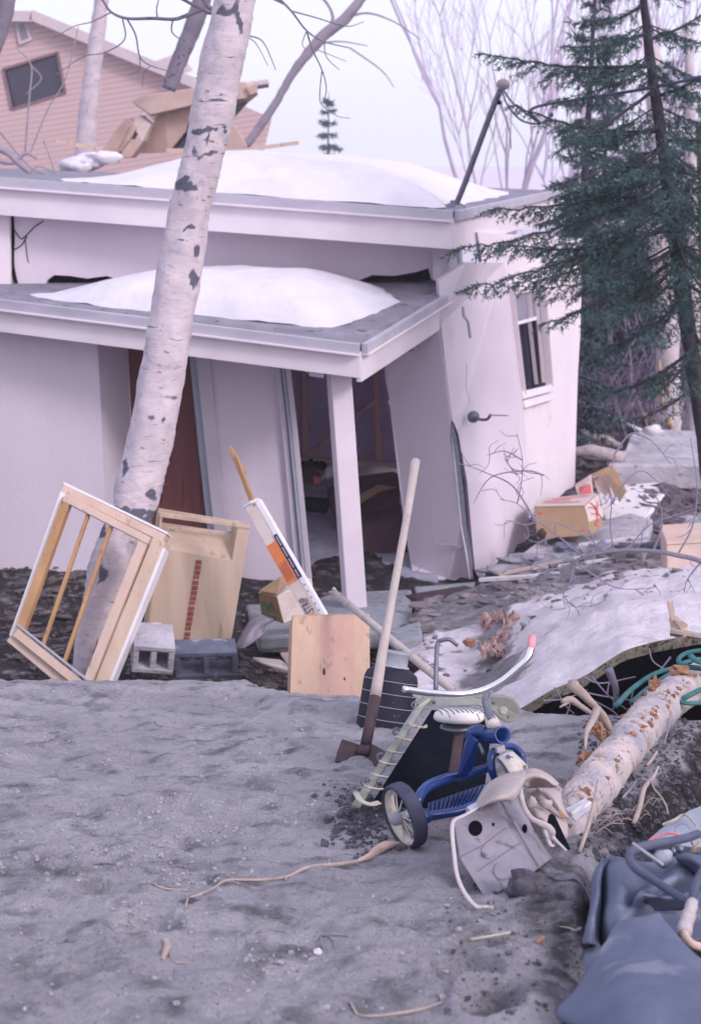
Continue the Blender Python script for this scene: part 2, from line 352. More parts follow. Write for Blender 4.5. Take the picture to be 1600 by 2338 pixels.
M['log'] = pm('peeled_log', (.64, .53, .50), (.34, .33, .39), 9, .9, 1.0, 34, stretch=(1, 1, .28), rot=Vector((.42, .9, .12)).rotation_difference(Vector((0, 0, 1))).to_euler(), spots=(.36, .25, .20), spotscale=22, spotth=.60, bdist=.02)
M['splinter'] = pm('splintered_wood', (.62, .44, .29), (.50, .30, .18), 30, .85, .5, stretch=(1, 1, .3))
M['barkbit'] = pm('orange_bark', (.46, .24, .14), (.26, .15, .11), 20, .9, .5)
M['twig'] = pm('grey_twig', (.22, .20, .28), (.30, .27, .35), 12, .85, .2)
M['root'] = pm('tan_root', (.46, .37, .33), (.36, .29, .28), 25, .9, .3)
M['farwood'] = pm('far_bare_wood', (.62, .53, .66), (.50, .42, .55), 4, .9, .2)  # paleness stands in for haze and flare over the distant trees
M['darkbark'] = pm('dark_bark', (.17, .15, .20), (.25, .22, .27), 8, .9, .5, spots=(.10, .09, .12), spotscale=16, spotth=.6)
M['sprucebark'] = pm('spruce_bark', (.05, .045, .065), (.085, .07, .095), 14, .95, .6)
M['needles'] = pm('spruce_needles', (.032, .072, .072), (.105, .175, .165), 5, .8, 0)
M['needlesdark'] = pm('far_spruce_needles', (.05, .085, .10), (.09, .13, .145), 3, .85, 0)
M['brush'] = pm('brush', (.20, .17, .26), (.34, .28, .38), 4, .9, 0)
M['siding_white'] = pm('pale_trim', (.66, .56, .58), (.58, .49, .53), 5, .8, .1)
M['rock'] = pm('broken_stone', (.42, .40, .45), (.28, .27, .32), 9, .9, .6, 40)
M['blackglass'] = pm('dark_window_glass', (.03, .028, .055), (.045, .04, .075), 3, .12, 0, spec=.7)
M['glass'] = pm('window_glass', (.16, .15, .20), (.24, .22, .28), 3, .08, 0, spec=.8)
def birch():
    m, n, l, b = newmat('birch_bark'); tc = n.new('ShaderNodeTexCoord')
    def nz(s, st, d=6, w=0):
        mp = n.new('ShaderNodeMapping'); mp.inputs['Scale'].default_value = st; l.new(tc.outputs['Object'], mp.inputs[0])
        k = n.new('ShaderNodeTexNoise'); k.inputs['Scale'].default_value = s; k.inputs['Detail'].default_value = d; k.inputs['Roughness'].default_value = .65; k.inputs['Distortion'].default_value = w; l.new(mp.outputs[0], k.inputs['Vector']); return k.outputs[0]
    def rng(s, a, c):
        r = n.new('ShaderNodeMapRange'); r.inputs[1].default_value = a; r.inputs[2].default_value = c; l.new(s, r.inputs[0]); return r.outputs[0]
    def mix(f, a, c):
        x = n.new('ShaderNodeMix'); x.data_type = 'RGBA'; l.new(f, x.inputs[0])
        for i, q in ((6, a), (7, c)):
            if isinstance(q, tuple): x.inputs[i].default_value = (*q, 1)
            else: l.new(q, x.inputs[i])
        return x.outputs[2]
    c = mix(rng(nz(5, (1, 1, 2)), .35, .65), (.66, .57, .60), (.55, .47, .52))
    c = mix(rng(nz(30, (.6, .6, 2.5)), .6, .68), c, (.44, .36, .36))
    c = mix(rng(nz(6.5, (1, 1, 1.3), 8, .6), .52, .66), c, (.44, .39, .46))
    c = mix(rng(nz(2.6, (2.4, 2.4, .5), 8, .3), .60, .68), c, (.36, .32, .38))
    mk = rng(nz(4.3, (.8, .8, 2.0), 7, .8), .70, .715)
    c = mix(mk, c, (.22, .22, .28))
    mk2 = rng(nz(15, (.35, .35, 4.5), 6, .6), .635, .665); c = mix(mk2, c, (.14, .13, .18))
    at = n.new('ShaderNodeAttribute'); at.attribute_name = 'scar'; c = mix(rng(at.outputs['Fac'], .4, .6), c, (.12, .12, .165))
    l.new(c, b.inputs['Base Color']); b.inputs['Roughness'].default_value = .85; b.inputs['Specular IOR Level'].default_value = .2
    bp = n.new('ShaderNodeBump'); bp.inputs['Strength'].default_value = .6; bp.inputs['Distance'].default_value = .01; l.new(nz(22, (.6, .6, 2)), bp.inputs['Height']); l.new(bp.outputs[0], b.inputs['Normal'])
    return m
M['birch'] = birch()
def siding(up):
    m, n, l, b = newmat('pink_lap_siding'); tc = n.new('ShaderNodeTexCoord')
    dt = n.new('ShaderNodeVectorMath'); dt.operation = 'DOT_PRODUCT'; dt.inputs[1].default_value = up; l.new(tc.outputs['Object'], dt.inputs[0])
    mu = n.new('ShaderNodeMath'); mu.operation = 'MULTIPLY'; mu.inputs[1].default_value = 1 / .105; l.new(dt.outputs['Value'], mu.inputs[0])
    fr = n.new('ShaderNodeMath'); fr.operation = 'FRACT'; l.new(mu.outputs[0], fr.inputs[0])
    r = n.new('ShaderNodeMapRange'); r.inputs[1].default_value = .72; r.inputs[2].default_value = .95; l.new(fr.outputs[0], r.inputs[0])
    x = n.new('ShaderNodeMix'); x.data_type = 'RGBA'; x.inputs[6].default_value = (.66, .47, .47, 1); x.inputs[7].default_value = (.45, .31, .34, 1); l.new(r.outputs[0], x.inputs[0])
    l.new(x.outputs[2], b.inputs['Base Color']); b.inputs['Roughness'].default_value = .85
    bp = n.new('ShaderNodeBump'); bp.inputs['Strength'].default_value = .5; bp.inputs['Distance'].default_value = .02; l.new(fr.outputs[0], bp.inputs['Height']); l.new(bp.outputs[0], b.inputs['Normal'])
    return m
def stripes():
    m, n, l, b = newmat('white_seat_with_grey_twists'); b.inputs['Base Color'].default_value = (.78, .73, .70, 1); b.inputs['Roughness'].default_value = .5; return m
M['seat'] = stripes()

M['clothseam'] = pm('dark_seam_cloth', (.19, .18, .22), (.15, .145, .18), 9, .95, .2)  # darker cloth tone for the seam lines

M['wrecktan'] = pm('weathered_tan_board', (.60, .42, .36), (.48, .33, .29), 4, .85, .1)
M['wetpaper'] = pm('brown_wet_paper', (.50, .34, .31), (.30, .20, .20), 9, .85, .5, 30)
M['mastcap'] = pm('grey_brown_metal', (.34, .27, .30), (.27, .22, .25), 9, .6, .1)

M['midwood'] = pm('smooth_grey_bark', (.36, .31, .37), (.27, .23, .29), 5, .9, .3)
# ------------------------------------------------------------------ ground
def build_ground():
    ys = np.concatenate([np.linspace(-8, 1.2, 12), 1.35 * np.exp(np.linspace(0, math.log(9 / 1.35), 560)), 9 * np.exp(np.linspace(0.012, math.log(600 / 9), 230))])
    us = np.linspace(-1, 1, 460)
    ext = np.array([1.15, 1.4, 1.8, 2.5, 4, 7, 14, 40]); us = np.concatenate([-ext[::-1], us, ext])
    half = 0.30 * np.maximum(ys, 0) + 0.55
    X = us[None, :] * half[:, None]; Y = np.repeat(ys[:, None], len(us), 1)
    Z = H(X, Y)
    near = sm(8.2, 7.0, Y)
    Z = Z + near * (0.0075 * fbm(X, Y * 1.3, 3, 24) * (.4 + 1.2 * sm(-.2, .5, fbm(X, Y, 2, 2.3))) + 0.004 * np.abs(fbm(X, Y, 2, 60)))
    px = 800 + 3050 * X / np.maximum(Y, 1.5)
    d = ((X - .70) * 2.05 - (Y - 3.95) * .94) / 2.255
    soil = .95 * sm(-.02, .1, d) * sm(3.6, 3.9, Y)
    soil = np.maximum(soil, .9 * np.exp(-((px - 830) / 75) ** 2 - ((Y - 4.15) / .28) ** 2) * .8)
    soil = np.maximum(soil, .62 * sm(.22, .42, X - .02 * Y) * sm(3.75, 3.3, Y))
    soil = np.maximum(soil, .8 * sm(.0, .25, Y - np.interp(px, _P, _Cc)))
    soil = soil * sm(34, 26, Y); fhz = sm(27, 34, Y)
    m, n = X.shape
    me = bpy.data.meshes.new('ground'); me.vertices.add(m * n)
    me.vertices.foreach_set('co', np.stack([X, Y, Z], -1).astype(np.float32).ravel())
    i, j = np.meshgrid(np.arange(m - 1), np.arange(n - 1), indexing='ij'); a = (i * n + j).ravel()
    q = np.stack([a, a + 1, a + n + 1, a + n], -1).ravel()
    me.loops.add(len(q)); me.loops.foreach_set('vertex_index', q)
    me.polygons.add(len(a)); me.polygons.foreach_set('loop_start', np.arange(len(a)) * 4); me.polygons.foreach_set('loop_total', np.full(len(a), 4))
    me.update(); me.validate()
    me.polygons.foreach_set('use_smooth', [True] * len(me.polygons))
    at = me.attributes.new('soil', 'FLOAT', 'POINT'); at.data.foreach_set('value', soil.astype(np.float32).ravel())
    at = me.attributes.new('far_haze', 'FLOAT', 'POINT'); at.data.foreach_set('value', fhz.astype(np.float32).ravel())
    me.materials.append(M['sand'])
    o = bpy.data.objects.new('ground', me); COL.objects.link(o); tag(o, 'grey sandy soil of the collapsed bluff', None, kind='structure'); return o
build_ground()

# ------------------------------------------------------------------ house
house = thing('house', W(600, 1400, 11.5), 'white flat-roofed house with splayed walls, collapsed porch and open doorway', 'house')
def quadwall(name, pts, mat, thick=(0, .12, 0), ragged=None, parent=house, bevel=.004):
    return MB().slab(pts, thick).build(name, mat, parent, bevel=bevel)
def ragged(a, b, n, amp, seed):
    a = Vector(a); b = Vector(b); r = random.Random(seed); o = []
    for i in range(n + 1):
        p = a.lerp(b, i / n)
        if 0 < i < n: p = p + Vector((0, 0, r.uniform(-amp, amp)))
        o.append(p)
    return o
# porch roof
pf = W(822, 792, 10.6); pl = W(-330, 648, 11.5); pb = W(1069, 642, 12.95); pbl = W(-330, 650, 13.1)
rt = MB()
R = []
for i in range(9):
    v = i / 8; a = pl.lerp(pbl, v); b = pf.lerp(pb, v); R.append([a.lerp(b, k / 24) + Vector((0, 0, .006 * gnoise(k * .5, i * .7))) for k in range(25)])
rt.grid(R); proof = rt.build('porch_roof', M['roofing'], house, solid=.05, smooth=True)
def fascia(name, a, b, hgt, mat, inset, thick=.04):
    a = Vector(a); b = Vector(b); d = (b - a).normalized(); nrm = d.cross(Vector((0, 0, 1))).normalized() * thick
    return MB().slab([a, b, b - Vector((0, 0, hgt[1])), a - Vector((0, 0, hgt[0]))], nrm).build(name, mat, inset, bevel=.005)
def strip(name, a, b, h0, h1, off, thick, mat, parent=house):
    a = Vector(a); b = Vector(b); d = (b - a).normalized(); nr = d.cross(Vector((0, 0, 1))).normalized()
    o = nr * off; z0 = Vector((0, 0, h0)); z1 = Vector((0, 0, h1))
    return MB().slab([a + z1 + o, b + z1 + o, b + z0 + o, a + z0 + o], nr * thick).build(name, mat, parent, bevel=.003)
dn = Vector((0, 0, 1))
strip('fascia', pl, pf, -.235, -.035, -.03, .04, M['trim'])
strip('roof_edge', pl, pf, -.05, .028, .012, .05, M['flash'])
strip('drip_edge', pl, pf, -.062, -.046, .010, .07, M['trim'])
strip('fascia', pf, pb, -.265, -.035, -.03, .04, M['trim'])
strip('roof_edge', pf, pb, -.05, .026, .012, .05, M['flash'])
strip('drip_edge', pf, pb, -.062, -.046, .010, .065, M['trim'])
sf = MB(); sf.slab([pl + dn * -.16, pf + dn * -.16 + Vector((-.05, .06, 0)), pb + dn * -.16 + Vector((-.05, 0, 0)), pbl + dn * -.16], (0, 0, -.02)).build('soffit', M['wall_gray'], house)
# upper wall above the porch roof
uwl, uwr = 12.75, 12.75
up = MB()
top = [W(-330, 440, uwl), W(1010, 520, uwr)]
base = [W(-330, 645, uwl)] + [W(x, y, uwl) for x, y in [(60, 655), (100, 663), (108, 640), (124, 628), (160, 630), (200, 636), (245, 630), (280, 642), (600, 650), (820, 640), (850, 628), (900, 630), (950, 621), (978, 612), (985, 640)]]
up.slab([top[0], top[1]] + base[::-1], (0, .10, 0)).build('upper_wall', M['wall'], house)
MB().slab([W(-330, 600, 12.9), W(1020, 585, 12.9), W(1020, 690, 12.9), W(-330, 720, 12.9)], (0, .05, 0)).build('wall_backing', M['dark'], house)
MB().slab([W(-330, 440, 12.66), W(22, 475, 12.66), W(24, 664, 12.66), W(-330, 664, 12.66)], (0, .07, 0)).build('upper_wall_corner', M['wall_side'], house, bevel=.004)
ck = MB()
for pts, r in [([(28, 492), (30, 540), (29, 600), (36, 640), (44, 662)], 4.5), ([(30, 520), (48, 545), (60, 538), (80, 518), (100, 505)], 1.2), ([(30, 572), (50, 560), (62, 540)], 1.3), ([(58, 545), (62, 580), (66, 600)], .8)]:
    ck.tube(cr([W(x, y, 12.745) for x, y in pts], 4), pxl(r, 12.7), 6)
ck.build('crack', M['dark'], house)
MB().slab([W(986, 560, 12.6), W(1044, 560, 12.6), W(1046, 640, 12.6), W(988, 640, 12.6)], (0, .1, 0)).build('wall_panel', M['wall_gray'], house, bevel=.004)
MB().tube([W(1048, 560, 12.5), W(1050, 600, 12.5), W(1056, 648, 12.5)], pxl(6, 12.5), 8).build('downpipe', M['bluegrey'], house, smooth=True)
# upper roof
uf = W(1034, 489, 12.15); ul = W(-330, 388, 12.6); ub = W(1262, 440, 16.4); ubl = W(-330, 375, 18)
R = []
for i in range(9):
    v = i / 8; a = ul.lerp(ubl, v); b = uf.lerp(ub, v); R.append([a.lerp(b, k / 24) for k in range(25)])
MB().grid(R).build('roof', M['roofing'], house, solid=.05)
strip('fascia', ul, uf, -.29, -.03, -.03, .04, M['trim'])
strip('roof_edge', ul, uf, -.05, .03, .012, .05, M['flash'])
strip('drip_edge', ul, uf, -.066, -.048, .010, .07, M['trim'])
strip('fascia', uf, ub, -.29, -.03, -.03, .04, M['trim'])
strip('roof_edge', uf, ub, -.05, .03, .012, .05, M['flash'])
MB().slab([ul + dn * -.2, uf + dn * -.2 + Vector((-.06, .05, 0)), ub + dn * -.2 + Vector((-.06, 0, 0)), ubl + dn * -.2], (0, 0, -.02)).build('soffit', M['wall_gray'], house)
# left bay of the ground floor
lw = [W(-330, 690, 11.75), W(222, 730, 11.55), W(224, 800, 11.55), W(240, 1120, 11.55), W(252, 1400, 11.55), W(-330, 1420, 11.75)]
MB().slab(lw, (0, .12, 0)).build('wall', M['wall'], house, bevel=.006)
MB().slab([W(222, 740, 11.55), W(291, 760, 12.1), W(302, 980, 12.1), W(312, 1400, 12.1), W(252, 1400, 11.55), W(240, 1120, 11.55)], (-.03, .03, 0)).build('wall_return', M['wall_gray'], house)
MB().slab([W(288, 770, 12.12), W(432, 790, 12.12), W(436, 845, 12.12), W(452, 1010, 12.12), W(478, 1240, 12.12), W(500, 1420, 12.12), W(320, 1420, 12.12), W(302, 980, 12.12)], (0, .05, 0)).build('door', M['door'], house)
MB().slab([W(430, 790, 12.05), W(446, 791, 12.05), W(474, 1060, 12.05), W(505, 1340, 12.05), W(488, 1342, 12.05), W(455, 1040, 12.05)], (0, .08, 0)).build('door_frame', M['bluegrey'], house, bevel=.006)
MB().slab([W(444, 790, 12.0), W(478, 792, 12.0), W(503, 1060, 12.0), W(535, 1340, 12.0), W(503, 1342, 12.0), W(472, 1060, 12.0)], (0, .06, 0)).build('door_frame', M['wall_gray'], house, bevel=.01)
MB().slab([W(474, 792, 12.03), W(628, 812, 12.03), W(646, 990, 12.03), W(682, 1335, 12.03), W(525, 1340, 12.03), W(500, 1060, 12.03)], (0, .08, 0)).build('wall', M['wall'], house, bevel=.006)
for dx, w, Yd, mt in ((0, 13, 11.98, 'wall_gray'), (15, 7, 11.95, 'bluegrey'), (23, 12, 11.97, 'wall_gray')):
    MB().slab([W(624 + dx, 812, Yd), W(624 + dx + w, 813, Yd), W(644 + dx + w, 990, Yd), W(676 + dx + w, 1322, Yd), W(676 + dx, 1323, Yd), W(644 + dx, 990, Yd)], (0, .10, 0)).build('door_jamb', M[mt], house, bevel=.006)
# grey panel, shaded under the porch
gp = [W(873, 770, 12.55), W(1001, 700, 12.2), W(1003, 752, 12.2), W(1016, 860, 12.2), W(1029, 972, 12.2), W(1040, 1080, 12.15), W(1052, 1200, 12.15), W(1064, 1262, 12.15), W(1072, 1322, 12.15)]
gp += [W(x, y, 12.3) for x, y in [(1052, 1318), (1038, 1326), (1020, 1322), (1000, 1330), (985, 1324), (966, 1332), (946, 1326)]]
gp += [W(938, 1290, 12.45), W(921, 1199, 12.5), W(905, 1060, 12.5), W(893, 960, 12.55), W(889, 925, 12.55), W(884, 918, 12.55), W(889, 912, 12.55), W(880, 870, 12.55)]
MB().slab(gp, (.02, .10, 0)).build('leaning_wall_panel', M['wall'], house, bevel=.004)
# white panel standing in front of the side wall
wp = [W(1001, 640, 12.22), W(1062, 600, 12.35), W(1150, 600, 13.2), W(1158, 645, 13.25), W(1172, 760, 13.3), W(1190, 900, 13.35), W(1200, 1000, 13.4), W(1204, 1100, 13.4), W(1208, 1225, 13.4)]
wp += [W(x, y, Yy) for x, y, Yy in [(1192, 1240, 13.3), (1180, 1243, 13.2), (1172, 1262, 13.1), (1160, 1262, 13.0), (1150, 1280, 12.9), (1138, 1280, 12.8), (1126, 1300, 12.7), (1112, 1303, 12.6), (1104, 1318, 12.5), (1090, 1316, 12.4), (1084, 1300, 12.35)]]
wp += [W(1078, 1240, 12.25), W(1066, 1100, 12.25), W(1046, 990, 12.22), W(1034, 962, 12.22), W(1030, 960, 12.22), W(1018, 860, 12.22), W(1006, 740, 12.22)]
MB().slab(wp, (-.02, .10, 0)).build('wall_panel', M['wall'], house)
cc = MB()
cc.slab([W(x, y, 12.19) for x, y in [(1029, 968), (1036, 974), (1047, 1030), (1052, 1075), (1060, 1140), (1065, 1200), (1076, 1262), (1080, 1322), (1070, 1322), (1064, 1262), (1053, 1200), (1046, 1130), (1036, 1050), (1028, 1000)]], (0, .05, 0))
cc.build('broken_edge', pm('torn_core', (.25, .26, .33), (.17, .18, .25), 30, .95, .8, 70), house)
ck = MB()
for pts, r in [([(1056, 700), (1058, 722), (1068, 735), (1073, 772)], 3.5), ([(987, 1233), (998, 1243), (1030, 1243), (1063, 1250)], 1.5), ([(1066, 1250), (1048, 1252), (1036, 1246)], 1.3), ([(950, 1308), (960, 1295), (975, 1285)], 1.1), ([(1065, 830), (1064, 890), (1073, 920)], .7)]:
    MB().tube([W(x, y, 12.17 if x < 1064 and y > 900 else 12.26) for x, y in pts], pxl(r, 12.2), 6).build('crack', M['bluegrey'], house)
# side wall with the window
A = lambda x, y: W(x, y, 13.0 + (x - 1100) * 3.6 / 225)       # the side wall's plane, by picture column
def B(x, y, off=0):
    p = A(x, y); return p + (CAM - p).normalized() * off
sw = MB()
def side_quad(mb, a, b, c, d, off=.0, th=.05):
    P4 = [B(*a, off), B(*b, off), B(*c, off), B(*d, off)]; n = Vector((-.55, 1, 0)).normalized() * th
    mb.slab(P4, n)
side_quad(sw, (1090, 530), (1162, 535), (1195, 915), (1195, 1260))
side_quad(sw, (1162, 535), (1242, 540), (1240, 650), (1162, 660))
side_quad(sw, (1238, 540), (1330, 545), (1327, 650), (1238, 640))
sw.slab([B(1238, 640), B(1327, 650), B(1324, 760), B(1318, 860), B(1314, 1000), B(1311, 1130), B(1258, 1190), B(1258, 900)], Vector((-.55, 1, 0)).normalized() * .05)
side_quad(sw, (1187, 900), (1260, 888), (1262, 1200), (1193, 1262))
sw.build('side_wall', M['wall_side'], house)
def strips(pairs, mb, off, wpx, th):
    for (x1, y1), (x2, y2) in pairs:
        a = B(x1, y1, off); b = B(x2, y2, off); mb.bar(a, b, pxl(wpx, 13.8), th, up=(CAM - a))
win = MB(); strips([((1160, 656), (1236, 646)), ((1236, 644), (1254, 884)), ((1162, 655), (1192, 905))], win, .06, 20, .05)
wo = win.build('window', M['trim'], house, bevel=.006)
fr = MB(); strips([((1222, 660), (1240, 872)), ((1166, 668), (1224, 660))], fr, .03, 9, .04); fr.build('window_frame', M['wall_side'], wo, bevel=.004)
sh = MB(); strips([((1170, 741), (1222, 727)), ((1204, 664), (1212, 728))], sh, .035, 8, .03); sh.build('sash', M['trim'], wo, bevel=.003)
sh = MB(); strips([((1208, 732), (1224, 876))], sh, -.06, 9, .02); sh.build('sash', M['wall_gray'], wo)
sl = MB(); strips([((1186, 904), (1258, 886)), ((1190, 925), (1258, 905))], sl, .08, 18, .07); sl.build('sill', M['trim'], wo, bevel=.006)
pn = MB(); side_quad(pn, (1163, 664), (1226, 654), (1228, 726), (1170, 742), -.02, .01); pn.build('pane', M['glass'], wo)
rm = MB(); side_quad(rm, (1158, 735), (1240, 715), (1250, 880), (1180, 905), -.5, .02); rm.build('room_dark', M['blackglass'], wo)  # dark sheet standing in for the unlit room behind the window
rm = MB(); strips([((1216, 722), (1232, 872))], rm, -.2, 8, .02); rm.build('curtain', M['rust'], wo)
# wall bracket
br = MB(); br.lathe(W(1079, 951, 12.30), (.15, -1, 0), [(0, .0), (.05, 0), (.055, .02), (.035, .05), (.012, .06), (0, .062)], 20)
br.tube(cr([W(1084, 953, 12.25), W(1097, 958, 12.1), (W(1112, 957, 12.05)), W(1119, 947, 12.0)], 5), .013, 8); br.tube([W(1119, 948, 12.0), W(1160, 949, 12.0)], .005, 6)
br.build('lamp_bracket', M['steel'], house, smooth=True)
MB().ball(W(928, 795, 11.9), .05, 12, (1.4, 1, .6)).build('soffit_lamp', M['steel'], house, smooth=True)
# porch post and lamp
po = MB(); po.bar(W(772, 835, 11.0), W(812, 1415, 11.0), .165, .165, up=Vector((.25, -1, 0)))
po.build('porch_post', M['post'], house, bevel=.008)
pa = MB(); pa.bar(W(752, 838, 10.96), W(771, 838, 10.9), .1, .03); pa.build('post_bracket', M['trim'], house)
pk = MB(); pk.bar(W(697, 838, 10.9), W(742, 846, 10.9), .085, .07); pk.bar(W(706, 850, 10.86), W(740, 855, 10.86), .06, .05); pk.build('porch_light', M['white'], house, bevel=.01)
# dark interior
IB = 15.2
bw = MB(); bw.slab([W(560, 700, IB), W(960, 700, IB), W(960, 1075, IB), W(560, 1075, IB)], (0, .05, 0)); bw.build('back_wall', M['interior'], house)
cw = MB()
cw.slab([W(600, 800, 12.2), W(600, 800, IB), W(600, 1400, IB), W(600, 1400, 12.2)], (-.05, 0, 0))
cw.slab([W(560, 832, 12.2), W(950, 800, 12.2), W(990, 760, IB + .1), W(560, 760, IB + .1)], (0, 0, .03))
cw.build('room_lining', M['interior'], house)
st = MB()
st.bar(W(694, 790, IB - .08), W(697, 1050, IB - .08), pxl(11, IB), .06, up=(0, -1, 0)); st.bar(W(857, 780, IB - .08), W(864, 1060, IB - .08), pxl(11, IB), .06, up=(0, -1, 0)); 
st.bar(W(704, 1040, IB - .1), W(868, 905, IB - .1), pxl(9, IB), .05, up=(0, -1, 0)); st.build('stud', M['stud'], house)
MB().bar(W(660, 1046, IB - .2), W(925, 1066, IB - .2), pxl(11, IB), .09, up=(0, -1, 0)).build('bottom_plate', M['pinex'], house)
fl = MB()
Rr = [[W(x, y, Yy) + Vector((0, 0, .02 * gnoise(x * .02, y * .03))) for x in range(560, 1001, 22)] for y, Yy in ((1055, 15.1), (1120, 14.5), (1180, 13.9), (1240, 13.2), (1300, 12.5), (1325, 12.2))]
fl.grid(Rr).build('house_floor', pm('dusty_floor', (.52, .52, .64), (.34, .34, .44), 6, .95, .3), house, solid=.04)
# unseen outer walls; rear wall cut short to let sky light in
bx = MB(); bx.slab([W(-330, 405, 17.8), W(520, 440, 17.2), W(520, 1060, 17.4), W(-330, 1030, 18)], (0, .1, 0)); bx.build('rear_wall', M['wall'], house)
bx = MB(); bx.slab([W(-330, 450, 12.9), W(-330, 420, 17.8), W(-330, 1030, 17.8), W(-330, 1300, 12.9)], (-.1, 0, 0)); bx.slab([W(-330, 690, 11.75), W(-330, 640, 13), W(-330, 1300, 13), W(-330, 1420, 11.75)], (-.1, 0, 0)); bx.build('end_wall', M['wall'], house)

# ------------------------------------------------------------------ snow on the roofs
def mound(name, outline, lower_plane, hgt, mat, label, seed, nrings=10, power=.5):
    "a snow mound: outline on the roof, bulging up"
    base = cr([*outline, outline[0]], 6)[:-1]; xmin = min(p.x for p in base); xmax = max(p.x for p in base); c = sum(base, Vector()) / len(base); mb = MB(); vs = []; n = len(base)
    for i in range(nrings + 1):
        t = i / nrings
        for p in base:
            q = p.lerp(c, t) + (Vector((mnoise.noise(p * 3), mnoise.noise(p * 3 + Vector((7, 0, 0))) * .6, 0)) * .10 + Vector((mnoise.noise(p * 11), 0, 0)) * .03) * (1 - t); fx = (q.x - xmin) / (xmax - xmin); h = hgt * (1 - (1 - t) ** 2.4) ** power * float(sm(-.05, .38, fx)) * float(.35 + .65 * sm(1.02, .72, fx))
            q = q + Vector((0, 0, h + .02 * mnoise.noise(q * 1.5 + Vector((seed, 0, 0))) * (1 if i else 0) + .018 * mnoise.noise(q * 4) + .008 * mnoise.noise(q * 11)))
            vs.append(q)
    fs = [(i * n + k, i * n + (k + 1) % n, (i + 1) * n + (k + 1) % n, (i + 1) * n + k) for i in range(nrings) for k in range(n)]
    mb.add(vs, fs); o = mb.build(name, mat, None, smooth=True); return tag(o, label, 'snow', 'snow left lying on the flat roofs')
def onroof(a, b, c, d, u, v):   # front-left, front-right, back-right, back-left
    return a.lerp(b, u).lerp(d.lerp(c, u), v) + Vector((0, 0, .028))
pr = lambda u, v: onroof(pl, pf, pb, pbl, u, v)
mound('snow_mound', [pr(.335, .28), pr(.42, .14), pr(.55, .10), pr(.70, .13), pr(.80, .13), pr(.905, .13), pr(.945, .40), pr(1.0, .62) + Vector((-.28, 0, 0)), pr(.86, .82), pr(.70, .88), pr(.5, .85), pr(.385, .5)], None, .25, M['snow'],
      'melting snow mound on the lower porch roof', 1)
ur = lambda u, v: onroof(ul, uf, ub, ubl, u, v)
mound('snow_mound', [ur(.335, .07), ur(.45, .05), ur(.6, .035), ur(.8, .03), ur(.95, .02), ur(.975, .12), ur(1.0, .55) + Vector((-.2, 0, 0)), ur(.95, .8), ur(.8, .9), ur(.6, .9), ur(.42, .6), ur(.355, .25)], None, .34, M['snow'],
      'broad smooth snow mound on the upper roof', 5, power=.8)
# service mast
ma = thing('service_mast', W(1036, 478, 12.6), 'slanting metal service mast standing on the upper roof corner', 'mast')
MB().tube(cr([W(1037, 476, 12.6), W(1060, 420, 12.5), W(1095, 325, 12.4), W(1125, 245, 12.3), W(1142, 205, 12.25)], 4), pxl(6.5, 12.5), 12).build('pole', M['steel'], ma, smooth=True)
MB().ball(W(1148, 193, 12.22), .055, 14, (1.05, 1, .85)).build('weatherhead', M['mastcap'], ma, smooth=True)
MB().lathe(W(1037, 476, 12.6), (0, 0, 1), [(0, 0), (.1, 0), (.09, .03), (.04, .05), (.035, .07)], 16).build('flange', M['steel'], ma)
MB().ball(W(1139, 234, 12.27), .02, 8).build('insulator', M['dark'], ma)
ca = MB()
ca.tube(cr([W(1150, 208, 12.2), W(1170, 235, 12.1), W(1205, 262, 12.0), W(1232, 282, 12.0)], 5), .008, 6); ca.tube(cr([W(1146, 208, 12.2), W(1158, 240, 12.1), W(1190, 275, 12.0), W(1232, 282, 12.0), W(1258, 262, 12.0)], 5), .008, 6)
ca.tube(cr([W(1232, 282, 12.0), W(1215, 248, 11.9), W(1330, 225, 11.5), W(1460, 205, 11), W(1620, 170, 10.5), W(1900, 90, 10)], 8), .013, 6); ca.ball(W(1258, 262, 12), .02, 8); ca.tube(cr([W(1144, 235, 12.2), W(1150, 262, 12.2), W(1163, 300, 12.2), W(1166, 340, 12.3)], 4), .004, 5)
tag(ca.build('power_cable', M['hose'], None, smooth=True), 'dark sagging power cable running from the slanting roof mast into the spruce', 'cable')
# ------------------------------------------------------------------ things in the foreground and middle ground
def rodthing(name, pts, r, mat, label, cat, Y=None, group=None, n=8, smooth=True, wob=0, k=5, flat=1):
    P3 = [p if isinstance(p, Vector) else W(*p) if len(p) > 2 else W(p[0], p[1], Y) for p in pts]
    return tag(MB().tube(cr(P3, k) if len(P3) > 2 else P3, r, n, wob=wob, flat=flat).build(name, mat, None, smooth=smooth), label, cat, group)
# leaning timber window frame ---------------------------------------------------
wf = thing('window_frame', W(150, 1540, 7.85), 'new pale pine window frame with two inner bars, tilted on its corner against the birch', 'window frame')
TL, TR, BR_, BL = W(146, 1112, 8.35), W(378, 1226, 8.15), W(222, 1628, 7.75), W(22, 1462, 7.95)
def P(u, v, o=0):
    a = TL.lerp(TR, u); b = BL.lerp(BR_, u); p = a.lerp(b, v); return p + fn * o
ex = (TR - TL).normalized(); fn = ex.cross((BL - TL).normalized()).normalized(); BR_ = BR_ - fn * (BR_ - TL).dot(fn)
if fn.y > 0: fn = -fn
wid, hei = (TR - TL).length, (BL - TL).length
def member(nm, a, b, w, dpt, off, mat):
    a = P(*a, off); b = P(*b, off)
    return MB().bar(a, b, w, dpt, up=fn).build(nm, M[mat], wf, bevel=.004)
